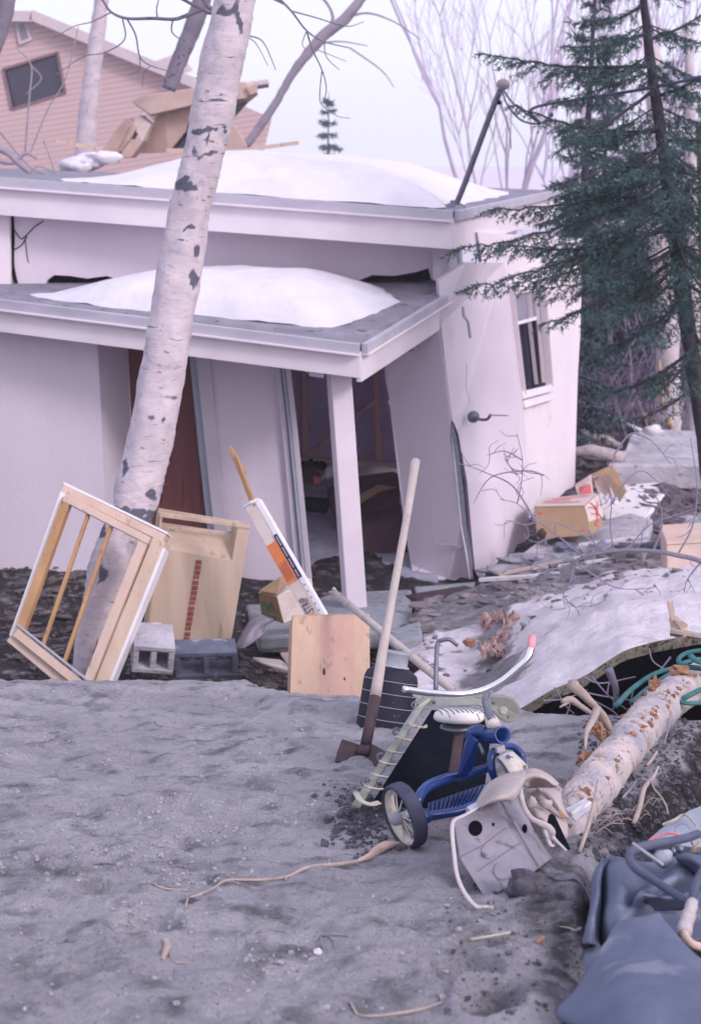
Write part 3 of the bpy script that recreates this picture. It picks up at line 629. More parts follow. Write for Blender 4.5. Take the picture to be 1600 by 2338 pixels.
# deep outer casing, then stepped inner sash
member('top_rail', (-.0, .012), (1.0, .012), .05, .12, -.04, 'pinex'); member('bottom_rail', (0, .985), (1.0, .985), .05, .12, -.04, 'pinex')
member('side_rail', (.02, 0.03), (.02, .97), .035, .12, -.04, 'white'); member('side_rail', (.965, .03), (.965, 1.0), .085, .12, -.04, 'pine')
member('top_rail', (.06, .062), (.90, .062), .045, .05, .028, 'pinex'); member('bottom_rail', (.06, .93), (.90, .93), .05, .07, .02, 'pinex')
member('side_rail', (.085, .06), (.085, .95), .055, .06, .02, 'pinedark'); member('side_rail', (.85, .06), (.85, .95), .055, .05, .02, 'pinex')
member('glazing_bar', (.30, .085), (.33, .92), .022, .03, .015, 'pinedark'); member('glazing_bar', (.53, .085), (.575, .93), .022, .03, .015, 'pinedark')
member('bottom_rail', (.05, .885), (.90, .885), .014, .02, .05, 'bluegrey')
MB().bar(P(1.035, .06, -.03), P(1.035, 1.0, -.03), .02, .10, up=fn).build('outer_strip', M['white'], wf, bevel=.002)
MB().bar(P(-.01, -.022, -.05), P(1.01, -.022, -.05), .014, .12, up=fn).build('top_strip', M['white'], wf, bevel=.002)
# plywood crate ------------------------------------------------------------------
cb = thing('plywood_crate', W(450, 1460, 9.0), 'upright open plywood crate with a red printed stripe, standing behind the timber frame', 'crate')
cTL, cTR, cBR, cBL = W(365, 1180, 8.85), W(572, 1200, 8.95), W(532, 1475, 8.8), W(330, 1475, 8.75)
cx_ = (cTR - cTL).normalized(); cn = cx_.cross((cBL - cTL).normalized()).normalized(); cBR = cBR - cn * (cBR - cTL).dot(cn)
if cn.y > 0: cn = -cn
Q = lambda u, v, o=0: cTL.lerp(cTR, u).lerp(cBL.lerp(cBR, u), v) + cn * o
MB().slab([Q(0, .23), Q(.86, .30), Q(.83, 1), Q(0, 1)], cn * -.02).build('front_panel', M['ply'], cb, bevel=.003)
MB().slab([Q(.86, .02), Q(1, .02), Q(.985, 1 - .05), Q(.83, 1)], cn * -.30).build('side_panel', M['ply'], cb, bevel=.004)
MB().slab([Q(0, 0), Q(.03, 0), Q(.03, 1), Q(0, 1)], cn * -.30).build('side_panel', M['ply'], cb, bevel=.004)
tp = MB(); tp.slab([Q(0, -.03, -.20), Q(1, .02, -.20), Q(1, .07, -.20), Q(0, .03, -.20)], cn * -.02); tp.slab([Q(0, .08, -.21), Q(1, .12, -.21), Q(1, 1, -.21), Q(0, 1, -.21)], cn * -.02); tp.build('back_panel', M['ply'], cb, bevel=.002)
MB().slab([Q(.03, .23, -.005), Q(.86, .30, -.005), Q(.86, .10, -.19), Q(.03, .10, -.19)], (0, 0, -.01)).build('inner_shelf', M['plyin'], cb)
MB().slab([Q(-.01, -.035, .005), Q(1.0, .0, .005), Q(1.0, .03, .005), Q(-.01, .0, .005)], cn * -.02).build('top_rail', M['ply'], cb, bevel=.003)
st = MB(); rr = random.Random(5)
for k in range(17):
    v0 = .31 + k * .0415; w = .034 + rr.uniform(0, .012); u0 = .455 - .02 * k / 17
    if k % 5 == 3:
        st.slab([Q(u0, v0, .006), Q(u0 + w * .5, v0, .006), Q(u0 + w * .5, v0 + .03, .006), Q(u0, v0 + .03, .006)], cn * .001)
        st.slab([Q(u0 + w * .8, v0, .006), Q(u0 + .06, v0, .006), Q(u0 + .06, v0 + .03, .006), Q(u0 + w * .8, v0 + .03, .006)], cn * .001)
    else: st.slab([Q(u0, v0, .006), Q(u0 + .066, v0 + .004, .006), Q(u0 + .064, v0 + .036, .006), Q(u0, v0 + .034, .006)], cn * .001)
st.build('printed_stripe', M['redstripe'], cb)
# two hollow concrete blocks -------------------------------------------------------
def block(name, c, ex_, ey_, ez_, mat, label, group):
    "hollow block: long axis ex_, up ez_, open through ey_; two cores"
    t = .035; L, Dp, Hh = ex_.length, ey_.length, ez_.length; X, Yv, Z = ex_.normalized(), ey_.normalized(), ez_.normalized()
    mb = MB()
    def bx(x0, x1, z0, z1, y0=0, y1=Dp):
        c8 = [c + X * a + Yv * b + Z * d for d in (z0, z1) for a, b in ((x0, y0), (x1, y0), (x1, y1), (x0, y1))]; mb.hexa(c8)
    bx(0, L, 0, t); bx(0, L, Hh - t, Hh)
    for x in (0, (L - t) / 2, L - t): bx(x, x + t, t, Hh - t, .002, Dp - .002)
    return tag(mb.build(name, mat, None, bevel=.007), label, 'concrete block', group)
bc = W(402, 1552, 8.1)
block('concrete_block', bc, Vector((.375, .05, -.01)), Vector((-.03, .2, .02)), Vector((.0, -.06, .19)), M['concdark'], 'dark hollow concrete block lying beside the plywood crate', 'hollow concrete blocks by the crate')
block('concrete_block', W(300, 1535, 7.95), Vector((.24, .03, -.03)), Vector((-.05, .30, .05)), Vector((.03, -.05, .185)), M['conclight'], 'pale concrete block half hidden behind the timber frame', 'hollow concrete blocks by the crate')
C = [[W(x, y, 8.35 + d) for x, y, d in row] for row in ([(318, 1500, 0), (335, 1500, -.1), (360, 1500, -.1), (392, 1500, 0)], [(322, 1450, .05), (340, 1455, -.1), (366, 1450, -.06), (392, 1465, .02)], [(330, 1428, .1), (350, 1422, .0), (370, 1425, .05), (384, 1440, .1)])]
tag(MB().grid(net(C, 5)).build('crumpled_sheet', M['white'], None, smooth=True, solid=.006), 'crumpled white plastic sheet behind the concrete blocks', 'plastic sheet')
# tree-side dirt mound left is ground.  Green printed carton -----------------------
cx0 = thing('cardboard_carton', W(650, 1420, 9.4), 'small pale carton with green print tilted beside the plywood crate', 'carton')
f = [W(590, 1352, 9.3), W(632, 1362, 9.1), W(648, 1424, 9.15), W(597, 1402, 9.35)]; bk = [W(650, 1318, 9.6), W(712, 1316, 9.5), W(726, 1372, 9.5), W(715, 1392, 9.5)]
MB().hexa([f[3], f[2], W(722, 1395, 9.35), W(640, 1388, 9.7), f[0], f[1], W(712, 1320, 9.4), W(655, 1312, 9.7)]).build('box', M['cardlight'], cx0, bevel=.006)
MB().slab([p + Vector((0, -.006, .0)) for p in f], (0, .004, 0)).build('end_flap', M['card'], cx0)
MB().slab([W(592, 1350, 9.28), W(640, 1318, 9.4), W(662, 1316, 9.45), W(634, 1358, 9.08)], (0, 0, .006)).build('top_flap', M['card'], cx0)
g = MB()
for seg in ([(592, 1372), (600, 1370), (604, 1392)], [(600, 1396), (630, 1402)], [(606, 1372), (612, 1388), (620, 1372), (624, 1392)], [(613, 1380), (622, 1382)]):
    g.tube([W(x, y, 9.2 + (625 - x) * .003) + Vector((0, -.035, 0)) for x, y in seg], .0055, 5)
g.build('green_print', M['green'], cx0)
# package of weather strip with a stick poking out ------------------------------------
pk = thing('weatherstrip_package', W(700, 1400, 8.25), 'long white package with an orange label leaning into the wooden cabinet', 'package')
pa_, pb_ = W(575, 1150, 8.5), W(722, 1410, 8.2); ax = (pb_ - pa_).normalized(); side = ax.cross(Vector((0, 1, 0.2))).normalized()
if side.x < 0: side = -side
nr = ax.cross(side).normalized(); nr = -nr if nr.y > 0 else nr
wd = .11
def pq(t, s, o=0): return pa_.lerp(pb_, t) + side * (s * wd) + nr * o
MB().slab([pq(0, -.5), pq(.0, .25), pq(.06, .45), pq(1.1, .5), pq(1.1, -.5)], nr * -.045).build('wrapper', M['cardlight'], pk, bevel=.004)
MB().slab([pq(0, .2, .003), pq(.0, .5, .002), pq(1.1, .58, .002), pq(1.1, .25, .003)], nr * -.05).build('edge_strip', M['white'], pk, bevel=.003)
MB().slab([pq(.34, -.5, .003), pq(.34, .2, .003), pq(.68, .2, .003), pq(.68, -.5, .003)], nr * .002).build('orange_label', M['orange'], pk)
MB().slab([pq(.30, .20, .0055), pq(.30, .42, .0055), pq(.68, .48, .0055), pq(.68, .2, .0055)], nr * .002).build('blue_band', M['ink'], pk)
t1 = text('lettering', 'STRIP', .078, pq(.945, .12, .008), -ax, -side, M['ink'], pk, sx=.55)
t2 = text('lettering', 'WEATHER', .078, pq(.95, .12, .008), -ax, -side, M['orange'], pk, sx=.55, right=True)
tg = MB(); rr = random.Random(8)
for row in range(6):
    s0 = -.42 + row * .09; t0 = .50 + rr.uniform(0, .03)
    tg.slab([pq(t0, s0, .0055), pq(t0, s0 + .03, .0055), pq(.655, s0 + .03, .0055), pq(.655, s0, .0055)], nr * .0006)
tg.build('small_print', M['redstripe'], pk)
for k in range(22):
    t0 = .32 + k * .016
    if k % 6 != 5: tg = MB().slab([pq(t0, .29, .0085), pq(t0, .34, .0085), pq(t0 + .010, .35, .0085), pq(t0 + .010, .30, .0085)], nr * .0006) if k == 0 else tg.slab([pq(t0, .29, .0085), pq(t0, .34, .0085), pq(t0 + .010, .35, .0085), pq(t0 + .010, .30, .0085)], nr * .0006)
tg.build('band_print', M['white'], pk)
tr = MB()
for k in range(5):
    t0 = .73 + k * .055; tr.slab([pq(t0, .36, .006), pq(t0 + .018, .33, .006), pq(t0 + .018, .40, .006)], nr * .0006)
tr.build('arrow_print', M['ink'], pk)
MB().tube([pq(-.01, -.5, -.02), pq(-.01, 0, -.0), pq(.0, .45, -.01)], .014, 8, wob=.4).build('torn_end', M['white'], pk)
sk = MB(); sk.bar(W(524, 1020, 8.62), W(556, 1085, 8.58), .018, .02, up=nr, w2=.045, h2=.03); sk.bar(W(534, 1035, 8.60), W(584, 1165, 8.5), .028, .022, up=nr, w2=.036); sk.bar(W(540, 1040, 8.58), W(588, 1170, 8.49), .008, .02, up=nr, w2=.02)
tag(sk.build('splintered_stick', M['pinedark'], None, bevel=.002), 'splintered yellow stick poking out of the top of the white package', 'stick')
# wooden cabinet in the sand -------------------------------------------------------------
cbn = thing('wooden_cabinet', W(760, 1590, 7.3), 'open wooden cabinet of pale cedar sunk in the sand', 'cabinet')
a, b, c, d = W(668, 1406, 7.5), W(843, 1402, 7.55), W(843, 1640, 7.3), W(662, 1615, 7.25)
us = [(0, .36, 'cabinet'), (.36, .80, 'cabinet2'), (.80, 1, 'cabinet')]
nm = (b - a).cross(d - a).normalized(); nm = -nm if nm.y < 0 else nm; c = c - nm * (c - a).dot(nm)
for u0, u1, mt in us:
    MB().slab([a.lerp(b, u0), a.lerp(b, u1), d.lerp(c, u1), d.lerp(c, u0)], nm * .02).build('front_board', M[mt], cbn)
for q0, q1 in ((a, d), (b, c)):
    s_ = (q0 - (a + b) * .5).normalized() * -.018
    MB().slab([q0 + nm * .0202, q1 + nm * .0202, q1 + nm * .28, q0 + nm * .28], s_).build('side_board', M['cabinet'], cbn, bevel=.002)
MB().slab([a + nm * .262, b + nm * .262, c + nm * .262, d + nm * .262], nm * .018).build('back_board', M['cabinet2'], cbn)
MB().slab([a + nm * .0005 + Vector((-.004, -.002, .004)), b + Vector((.004, -.002, .004)), b + Vector((.004, -.002, -.008)), a + Vector((-.004, -.002, -.008))], nm * .02).build('edge_trim', M['pinex'], cbn)
st = MB(); st.ball(a.lerp(b, .42).lerp(d.lerp(c, .42), .62) , .02, 10, (.30, .10, 2.2), .5, 2); st.build('stain', M['rust'], cbn); st = MB(); st.ball(a.lerp(b, .68).lerp(d.lerp(c, .68), .66), .02, 8, (.22, .10, .9), .5, 3)
st.build('stain', M['rust'], cbn)
# splinter boards near the cabinet ------------------------------------------------------
for k, (pts, mt, lb) in enumerate([([(578, 1500, 8.3), (640, 1506, 8.2), (662, 1522, 8.15), (655, 1530, 8.1), (600, 1512, 8.25)], 'cardlight', 'flat pale wood splinter lying left of the wooden cabinet'),
                            ([(640, 1490, 8.3), (668, 1488, 8.2), (668, 1525, 8.1), (655, 1512, 8.15)], 'cardpink', 'small bent board piece against the cabinet side')]):
    tag(MB().slab([W(*p) for p in pts], (0, 0, -.015)).build('board_piece', M[mt], None), lb, 'board', 'splintered board pieces by the cabinet')
C = [[W(x, y, Yd) for x, y, Yd in row] for row in ([(535, 1480, 8.7), (560, 1478, 8.6), (600, 1450, 8.9)], [(556, 1440, 8.9), (580, 1436, 8.8), (610, 1425, 9.1)], [(580, 1400, 9.3), (605, 1410, 9.1), (640, 1412, 9.3)])]
tag(MB().grid(net(C, 5)).build('burlap_sheet', M['canvas'], None, smooth=True, solid=.008), 'grey brown crumpled sheet draped below the green-printed carton', 'cloth')
sb = MB(); sb.slab([W(590, 1455, 9.1), W(668, 1450, 9.0), W(668, 1425, 9.9), W(612, 1430, 10)], (0, 0, -.10)); tag(sb.build('stone_slab', M['conc'], None, bevel=.02), 'flat grey stone slab between carton and wooden cabinet', 'slab')
# drum -----------------------------------------------------------------------------------
dr = thing('rubber_drum', G(872, 1690, y1=9), 'black ribbed drum with a grey neck standing behind the shovel', 'drum')
dc = W(868, 1705, 5.75); dt = W(896, 1530, 5.85); dax = (dt - dc).normalized(); L = (dt - dc).length; Rr_ = pxl(64, 5.8)
prof = [(0, 0), (Rr_ * .98, 0), (Rr_ * 1.02, .02), (Rr_, L * .5), (Rr_ * 1.0, L * .88), (Rr_ * .93, L * .96), (Rr_ * .62, L * 1.04), (Rr_ * .55, L * 1.045)]
MB().lathe(dc, dax, prof, 40).build('body', M['drum'], dr, smooth=True)
nkR = pxl(33, 5.8)
MB().lathe(dt, dax, [(nkR * 1.05, .0), (nkR * 1.08, .012), (nkR * 1.0, .016), (nkR * 1.0, .035), (nkR, .068), (nkR * 1.07, .072), (nkR * 1.07, .083), (nkR * .9, .084), (nkR * .86, .02), (0, .02)], 36).build('neck', M['neck'], dr, smooth=True)
MB().lathe(dt, dax, [(nkR * 1.02, .008), (nkR * 1.14, .010), (nkR * 1.14, .02), (nkR * 1.02, .022)], 36, closed=True).build('neck_ring', M['conclight'], dr, smooth=True)
for q in (.02, .19, .36, .53, .70, .86):
    rg = Rr_ * 1.012; z = L * q
    MB().lathe(dc, dax, [(rg, z), (rg + .003, z + .0015), (rg, z + .003)], 36).build('wire_hoop', M['wire'], dr)
# shovel ----------------------------------------------------------------------------------
sv = thing('shovel', G(830, 1715, y1=9), 'long-handled square shovel stuck upright in the sand', 'shovel')
h0, h1, h2 = W(948, 1055, 5.8), W(856, 1592, 5.2), W(835, 1700, 5.05)
MB().tube(cr([h0, W(925, 1200, 5.62), W(885, 1420, 5.38), h1], 6), [pxl(10.5, 5.9), pxl(8.5, 5.8), pxl(10, 5.5), pxl(13.5, 5.4)], 14).ball(h0, pxl(11, 5.9), 12, (1, 1, .8)).build('handle', M['handle'], sv, smooth=True)
MB().tube([h1, W(845, 1650, 5.12), h2], [pxl(14, 5.35), pxl(13, 5.3), pxl(13, 5.2)], 14).tube([h2, W(826, 1722, 5.0)], [pxl(13, 5.2), pxl(17, 5.2)], 10, flat=.5).build('socket', M['rust'], sv, smooth=True)
C = [[W(781, 1688, 5.03), W(806, 1696, 5.06), W(832, 1704, 5.07), W(850, 1700, 5.04), W(880, 1716, 4.96)],
     [W(772, 1712, 4.98), W(802, 1716, 5.01), W(830, 1722, 5.02), W(856, 1722, 4.98), W(884, 1734, 4.91)],
     [W(764, 1740, 4.93), W(798, 1744, 4.96), W(828, 1750, 4.97), W(860, 1752, 4.92), W(892, 1758, 4.85)]]
MB().grid(net(C, 5)).build('blade', M['rust'], sv, smooth=True, solid=.004)
# pole lying across ------------------------------------------------------------------------
bh = thing('broken_pole', W(755, 1350, 7.6), 'grey wooden pole with a forked split end slanting down behind the shovel', 'pole')
MB().tube([W(762, 1352, 7.55), W(850, 1425, 7.2), W(940, 1500, 6.85), W(1035, 1578, 6.5)], [pxl(8, 7.5), pxl(9, 7.2), pxl(10.5, 6.9), pxl(9.5, 6.5)], 12).build('shaft', M['handle'], bh, smooth=True)
MB().tube([W(764, 1352, 7.54), W(752, 1353, 7.56)], pxl(4, 7.5), 8).tube([W(766, 1350, 7.55), W(760, 1342, 7.56)], pxl(4, 7.5), 8).build('split_end', M['handle'], bh, smooth=True)
rodthing('bent_rod', [(994, 1582, 6.2), (996, 1500, 6.3), (999, 1468, 6.35), (1008, 1462, 6.35), (1026, 1460, 6.35), (1044, 1474, 6.35)], [pxl(5.5, 6.3), pxl(5.5, 6.3), pxl(4.5, 6.3)], M['steel'], 'bent dark metal rod with a hooked top, rising behind the tricycle handlebar', 'rod')
# cot ---------------------------------------------------------------------------------------
ct = thing('canvas_cot', G(830, 1845, y1=9), 'folded army cot with dark canvas laced to an olive side rail, leaning behind the tricycle', 'cot')
r0, r1 = W(966, 1602, 4.85), W(812, 1842, 4.05)
MB().tube(cr([W(978, 1596, 4.9), r0, r0.lerp(r1, .35), r0.lerp(r1, .7), r1], 5), [pxl(10, 4.8), pxl(10.5, 4.6), pxl(11.5, 4.2)], 12, flat=.7).build('side_rail', M['olive'], ct, smooth=True)
q0, q1, q2, q3 = W(985, 1622, 4.80), W(1125, 1628, 4.85), W(1100, 1850, 4.25), W(846, 1838, 4.0)
C = [[q0.lerp(q1, u).lerp(q3.lerp(q2, u), v) + Vector((0, .05 * math.sin(math.pi * u) * math.sin(math.pi * v), -.0)) for u in (0, .33, .66, 1)] for v in (0, .33, .66, 1)]
MB().grid(net(C, 5)).build('canvas', M['darkcanvas'], ct, smooth=True, solid=.004)
oe = [W(x, y, Yd) for x, y, Yd in [(940, 1588, 4.98), (1080, 1588, 5.0), (1150, 1590, 5.0), (1172, 1598, 5.0), (1186, 1615, 5.0), (1188, 1632, 5.0), (1178, 1648, 4.98), (1160, 1652, 4.97), (1142, 1645, 4.96), (1120, 1622, 4.95), (1090, 1612, 4.95), (975, 1612, 4.95)]]
MB().slab(oe, (0, .025, 0)).build('end_board', M['olive'], ct, bevel=.004)
hb = MB().lathe(W(1149, 1620, 4.965), (0, -1, 0), [(.0, .001), (pxl(9, 4.9), .001), (pxl(10, 4.9), .006), (0, .005)], 14); hb.build('chipped_patch', M['rim'], ct)
MB().lathe(W(1125, 1603, 4.97), (0, -1, 0), [(0, .0), (.008, 0), (.007, .01), (0, .012)], 10).lathe(W(990, 1602, 4.95), (0, -1, 0), [(0, .0), (.008, 0), (.007, .01), (0, .012)], 10).build('bolt', M['steel'], ct)
for k, (x, y) in enumerate([(946, 1658), (917, 1687), (898, 1717), (880, 1743), (862, 1771), (846, 1799)]):
    Yk = 4.62 - k * .105
    MB().tube(cr([W(x - 14, y - 6, Yk + .03), W(x - 8, y - 2, Yk - .05), W(x + 6, y + 1, Yk - .03), W(x + 20, y + 3, Yk), W(x + 28, y + 2, Yk + .03)], 4), .0035, 6).build('lacing', M['cord'], ct, smooth=True)
MB().tube(cr([W(948, 1655, 4.6), W(958, 1662, 4.55), W(975, 1655, 4.55)], 4), .003, 6).tube([W(956, 1660, 4.55), W(950, 1668, 4.55)], .003, 5).build('knot', M['cord'], ct)
for x, y, Yk in [(905, 1670, 4.68), (869, 1728, 4.4), (833, 1784, 4.2), (947, 1610, 4.8)]:
    MB().lathe(W(x, y, Yk), (.1, -1, .2), [(.014, 0), (.016, .004), (.014, .008), (.010, .008), (.010, 0)], 14, closed=True).build('eyelet', M['steel'], ct, smooth=True)
MB().bar(W(955, 1616, 4.78), W(980, 1597, 4.85), .008, .008).build('pin', M['cord'], ct)
MB().tube(cr([W(812, 1808, 4.12), W(822, 1826, 3.98), W(845, 1836, 3.95), W(866, 1832, 3.98)], 5), pxl(8, 4), 10, flat=.25).build('strap', M['cord'], ct, smooth=True)
# tricycle -----------------------------------------------------------------------------------
tr = thing('tricycle', G(930, 1935, y1=9), "child's blue tricycle missing its front wheel, tipped against the canvas cot", 'tricycle')
def T(cx, cy, Yd): return W(750 + cx / 3.18, 1450 + cy / 3.18, Yd - .17)
wc = T(520, 1322, 3.93); wa = (CR * .885 + CU * .26 + CF * .42).normalized()   # from the outer face inwards
wr = .097
MB().lathe(wc, wa, [(wr * .86, -.004), (wr * .93, -.010), (wr * .985, -.004), (wr, .008), (wr, .022), (wr * .985, .033), (wr * .93, .038), (wr * .86, .032)], 56, closed=True).build('tyre', M['tyre'], tr, smooth=True)
rw = MB().lathe(wc, wa, [(wr * .86, -.003), (wr * .845, -.003), (wr * .76, .008), (wr * .74, .012), (wr * .75, .02), (wr * .86, .03)], 48, closed=True).build('rim', M['rim'], tr, smooth=True)
u_ = wa.orthogonal().normalized(); v_ = wa.cross(u_)
for k in range(10):
    an = 2 * math.pi * k / 10 + .1; dd = u_ * math.cos(an) + v_ * math.sin(an); d2 = u_ * math.cos(an + .35) + v_ * math.sin(an + .35)
    MB().tube([wc + dd * .018, wc + d2 * wr * .76 + wa * .012], .0022, 6).build('spoke', M['rim'], rw)
MB().lathe(wc - wa * .03, wa, [(0, -.006), (.010, -.003), (.018, .006), (.02, .016), (.02, .026), (.012, .032), (.010, .07)], 24).build('hub_cap', M['neck'], tr, smooth=True)
MB().tube(cr([T(585, 1300, 4.0), T(660, 1318, 3.98), T(700, 1322, 3.98), T(735, 1305, 4.0)], 4), [.018, .02, .021, .015], 12).build('axle_housing', M['blue'], tr, smooth=True)
MB().tube(cr([T(640, 1265, 4.02), T(655, 1180, 4.04), T(720, 1100, 4.1), T(830, 1050, 4.2), T(930, 1025, 4.28), T(1000, 1010, 4.3), T(1080, 990, 4.3), T(1190, 950, 4.28)], 6), [.0145, .016, .0165, .0165, .016, .015, .014], 16).build('frame_tube', M['blue'], tr, smooth=True)
MB().slab([T(1020, 715, 4.22), T(1095, 760, 4.2), T(1075, 850, 4.2), T(1050, 980, 4.22), T(1000, 1035, 4.24), T(930, 1050, 4.24), T(940, 1000, 4.24), T(985, 800, 4.24)], CF * .028).build('down_tube', M['blue'], tr, bevel=.010)
ha, hb_ = T(1120, 735, 4.25), T(1262, 725, 4.12); hax = (hb_ - ha).normalized()
MB().lathe(ha, hax, [(0, -.03), (.018, -.025), (.024, 0), (.024, .09), (.026, .13), (.026, (hb_ - ha).length), (.0205, (hb_ - ha).length), (.0195, .03), (0, .03)], 28).build('head_tube', M['blue'], tr, smooth=True)
MB().tube(cr([T(1020, 750, 4.26), T(1045, 715, 4.25), T(1090, 700, 4.24), T(1150, 710, 4.22)], 5), [.017, .021, .022, .02], 16).build('frame_neck', M['blue'], tr, smooth=True)
MB().lathe(T(1205, 672, 4.2), (T(1150, 560, 4.25) - T(1205, 672, 4.2)), [(0, 0), (.022, 0), (.0215, .018), (.017, .042), (.0155, .05), (0, .05)], 20).build('stem_collar', M['rim'], tr, smooth=True)
MB().tube(cr([T(1185, 620, 4.21), T(1160, 560, 4.24), T(1140, 500, 4.26), T(1135, 455, 4.28), T(1150, 425, 4.3)], 5), [.014, .0125, .0105, .010, .010], 12).build('stem', M['steel'], tr, smooth=True)
MB().tube(cr([T(545, 392, 4.2), T(700, 415, 4.25), T(850, 427, 4.3), T(1000, 425, 4.33), T(1130, 395, 4.35), T(1250, 335, 4.36), T(1350, 255, 4.37), T(1440, 170, 4.38), T(1468, 95, 4.4)], 8), .0105, 16).build('handlebar', M['chrome'], tr, smooth=True)
MB().tube([T(1467, 105, 4.4), T(1472, 60, 4.42), T(1480, 12, 4.44)], [.0125, .013, .013], 14).build('grip', M['pinkgrip'], tr, smooth=True)
# seat: tapered pad with twisted grey stripes
sc_ = T(945, 590, 4.42)
def seatpt(a, z, k=1.0):
    x = math.cos(a) * .080 * k; y = math.sin(a) * .075 * k * (1 + .25 * math.cos(a))
    return sc_ + CR * x + Vector((0, 1, -.24)) * y + Vector((.0, .1, 1)) * z * .8
mb = MB(); n = 48; levels = [(.90, -.018), (1.0, -.010), (1.02, .0), (.97, .014), (.84, .026), (.55, .034), (.2, .036), (0.01, .036)]
vs = [seatpt(2 * math.pi * k / n, z, s) for s, z in levels for k in range(n)]
fs = [(i * n + k, i * n + (k + 1) % n, (i + 1) * n + (k + 1) % n, (i + 1) * n + k) for i in range(len(levels) - 1) for k in range(n)]
seat = MB().add(vs, fs).build('seat', M['seat'], tr, smooth=True)
ss = MB()
for k in range(13):
    x0 = -.085 + k * .0145; pts = []
    for j in range(9):
        t = j / 8; x = x0 + (t) * .055 * -1 + .03; yy = -.078 + t * .15
        X_ = x / .080; a_ = math.atan2(yy / .075, X_); rr2 = math.hypot(X_, yy / (.075 * (1 + .25 * math.cos(a_))))
        if rr2 > 1.0: continue
        z = float(np.interp(rr2, [0, .2, .55, .84, .97, 1.02], [.036, .036, .034, .026, .014, .0]))
        pts.append(sc_ + CR * x + Vector((0, 1, -.24)) * yy + Vector((0, .1, 1)) * (z + .001) * .8)
    if len(pts) > 1:
        p0 = pts[0]; pts = [p0 + Vector((.006, -.004, -.014))] + pts
        ss.tube(pts, .0030, 6, flat=.5)
ss.build('stripe', M['steel'], seat)
MB().ball(T(930, 668, 4.42), .05, 18, (1.1, .7, .28)).build('seat_pan', M['steel'], tr, smooth=True)
MB().bar(T(950, 690, 4.44), T(905, 1010, 4.32), .030, .02, up=CF).build('seat_post', M['rust'], tr, bevel=.004)
MB().tube([T(1095, 790, 4.2), T(1125, 862, 4.16)], .006, 8).build('bolt_pin', M['steel'], tr)
# step plate with ribs
sp0, sp1, sp2, sp3 = T(720, 1320, 4.0), T(1040, 1265, 4.05), T(1150, 1080, 4.35), T(720, 1225, 4.22)
mb = MB(); R = []
for i in range(49):
    u = i / 48; R.append([sp0.lerp(sp1, u).lerp(sp3.lerp(sp2, u), v / 6) + Vector((0, 0, .007 * (1 if (i % 4) < 2 else 0) * (1 if 0 < v < 6 else 0) - (.012 if v == 0 else 0))) for v in range(7)])
mb.grid(R).build('step_plate', M['blue'], tr, solid=.006, smooth=False)
MB().tube(cr([T(690, 1310, 3.98), T(800, 1300, 4.0), T(950, 1275, 4.02), T(1060, 1225, 4.05), T(1120, 1170, 4.1)], 5), [.012, .014, .013, .011], 12).build('step_edge', M['blue'], tr, smooth=True)
# fork and mudguard
MB().tube(cr([T(1205, 1045, 4.12), T(1185, 980, 4.12), T(1178, 900, 4.14), T(1195, 855, 4.15), T(1235, 845, 4.15)], 6), [.011, .013, .014, .013], 14).build('fork', M['blue'], tr, smooth=True)
MB().tube(cr([T(1225, 830, 4.18), T(1280, 808, 4.2), T(1345, 815, 4.22), T(1395, 865, 4.22), T(1415, 930, 4.2)], 6), [.008, .011, .012, .008], 14).build('fork', M['blue'], tr, smooth=True)
C = [[T(1225, 890, 4.11), T(1265, 858, 4.13), T(1330, 845, 4.17)], [T(1262, 925, 4.07), T(1320, 895, 4.08), T(1385, 895, 4.13)], [T(1300, 985, 4.03), T(1360, 960, 4.04), T(1432, 945, 4.1)], [T(1318, 1010, 4.03), T(1375, 990, 4.04), T(1440, 972, 4.1)]]
mg = MB().grid(net(C, 5)).build('mudguard', M['rim'], tr, smooth=True, solid=.005)
cq = [T(1282, 890, 4.085), T(1302, 880, 4.095), T(1316, 893, 4.09), T(1338, 900, 4.09), T(1330, 912, 4.085), T(1306, 908, 4.075), T(1290, 905, 4.07)]
MB().slab([p + Vector((0, -.006, .008)) for p in cq], (0, .002, 0)).build('blue_emblem', M['blue'], mg)
MB().bar(T(1215, 835, 4.12), T(1272, 815, 4.14), .02, .012, up=CF).build('clamp', M['neck'], tr, bevel=.003)
MB().tube(cr([T(1228, 900, 4.12), T(1262, 950, 4.08), T(1300, 1010, 4.05)], 5), .005, 8).build('mudguard_edge', M['steel'], tr)
MB().bar(T(1330, 985, 4.04), T(1425, 958, 4.08), .012, .01, up=CF).build('bracket', M['steel'], tr)
# grey canvas-covered case -----------------------------------------------------------------------
gb = thing('canvas_case', G(1140, 2050, y1=8), 'grey canvas-covered case with a round black hole, lying tilted in the sand', 'case')
def K(cx, cy, Yd): return W(950 + cx / 3.18, 1650 + cy / 3.18, Yd)
FTL, FTR, FBR = K(262, 705, 3.40), K(575, 555, 3.5), K(870, 1075, 3.28)
BTR, BBR = K(760, 480, 3.82), K(1010, 965, 3.62)
off = ((BTR - FTR) + (BBR - FBR)) * .5; off = off.normalized() * .30
fnr = (FTR - FTL).cross(FBR - FTL).normalized(); fnr = -fnr if fnr.y > 0 else fnr
def onf(cx, cy, o=.0):   # point of the front face plane behind picture point
    p = K(cx, cy, 3.3); dr_ = (p - CAM).normalized(); t = (FTR - CAM).dot(fnr) / dr_.dot(fnr); return CAM + dr_ * t + fnr * o
def disc(cx, cy, rx, ry, o0, th, n=30, k=1): return MB().slab([onf(cx + rx * k * math.cos(6.2832 * q / n), cy + ry * k * math.sin(6.2832 * q / n), o0) for q in range(n)], fnr * th)
fp = [FTL, FTR, onf(725, 865), FBR, onf(505, 1290), onf(365, 1075), onf(310, 985)]
bx_ = MB().slab(fp, off).build('box', M['canvas'], gb, bevel=.007)
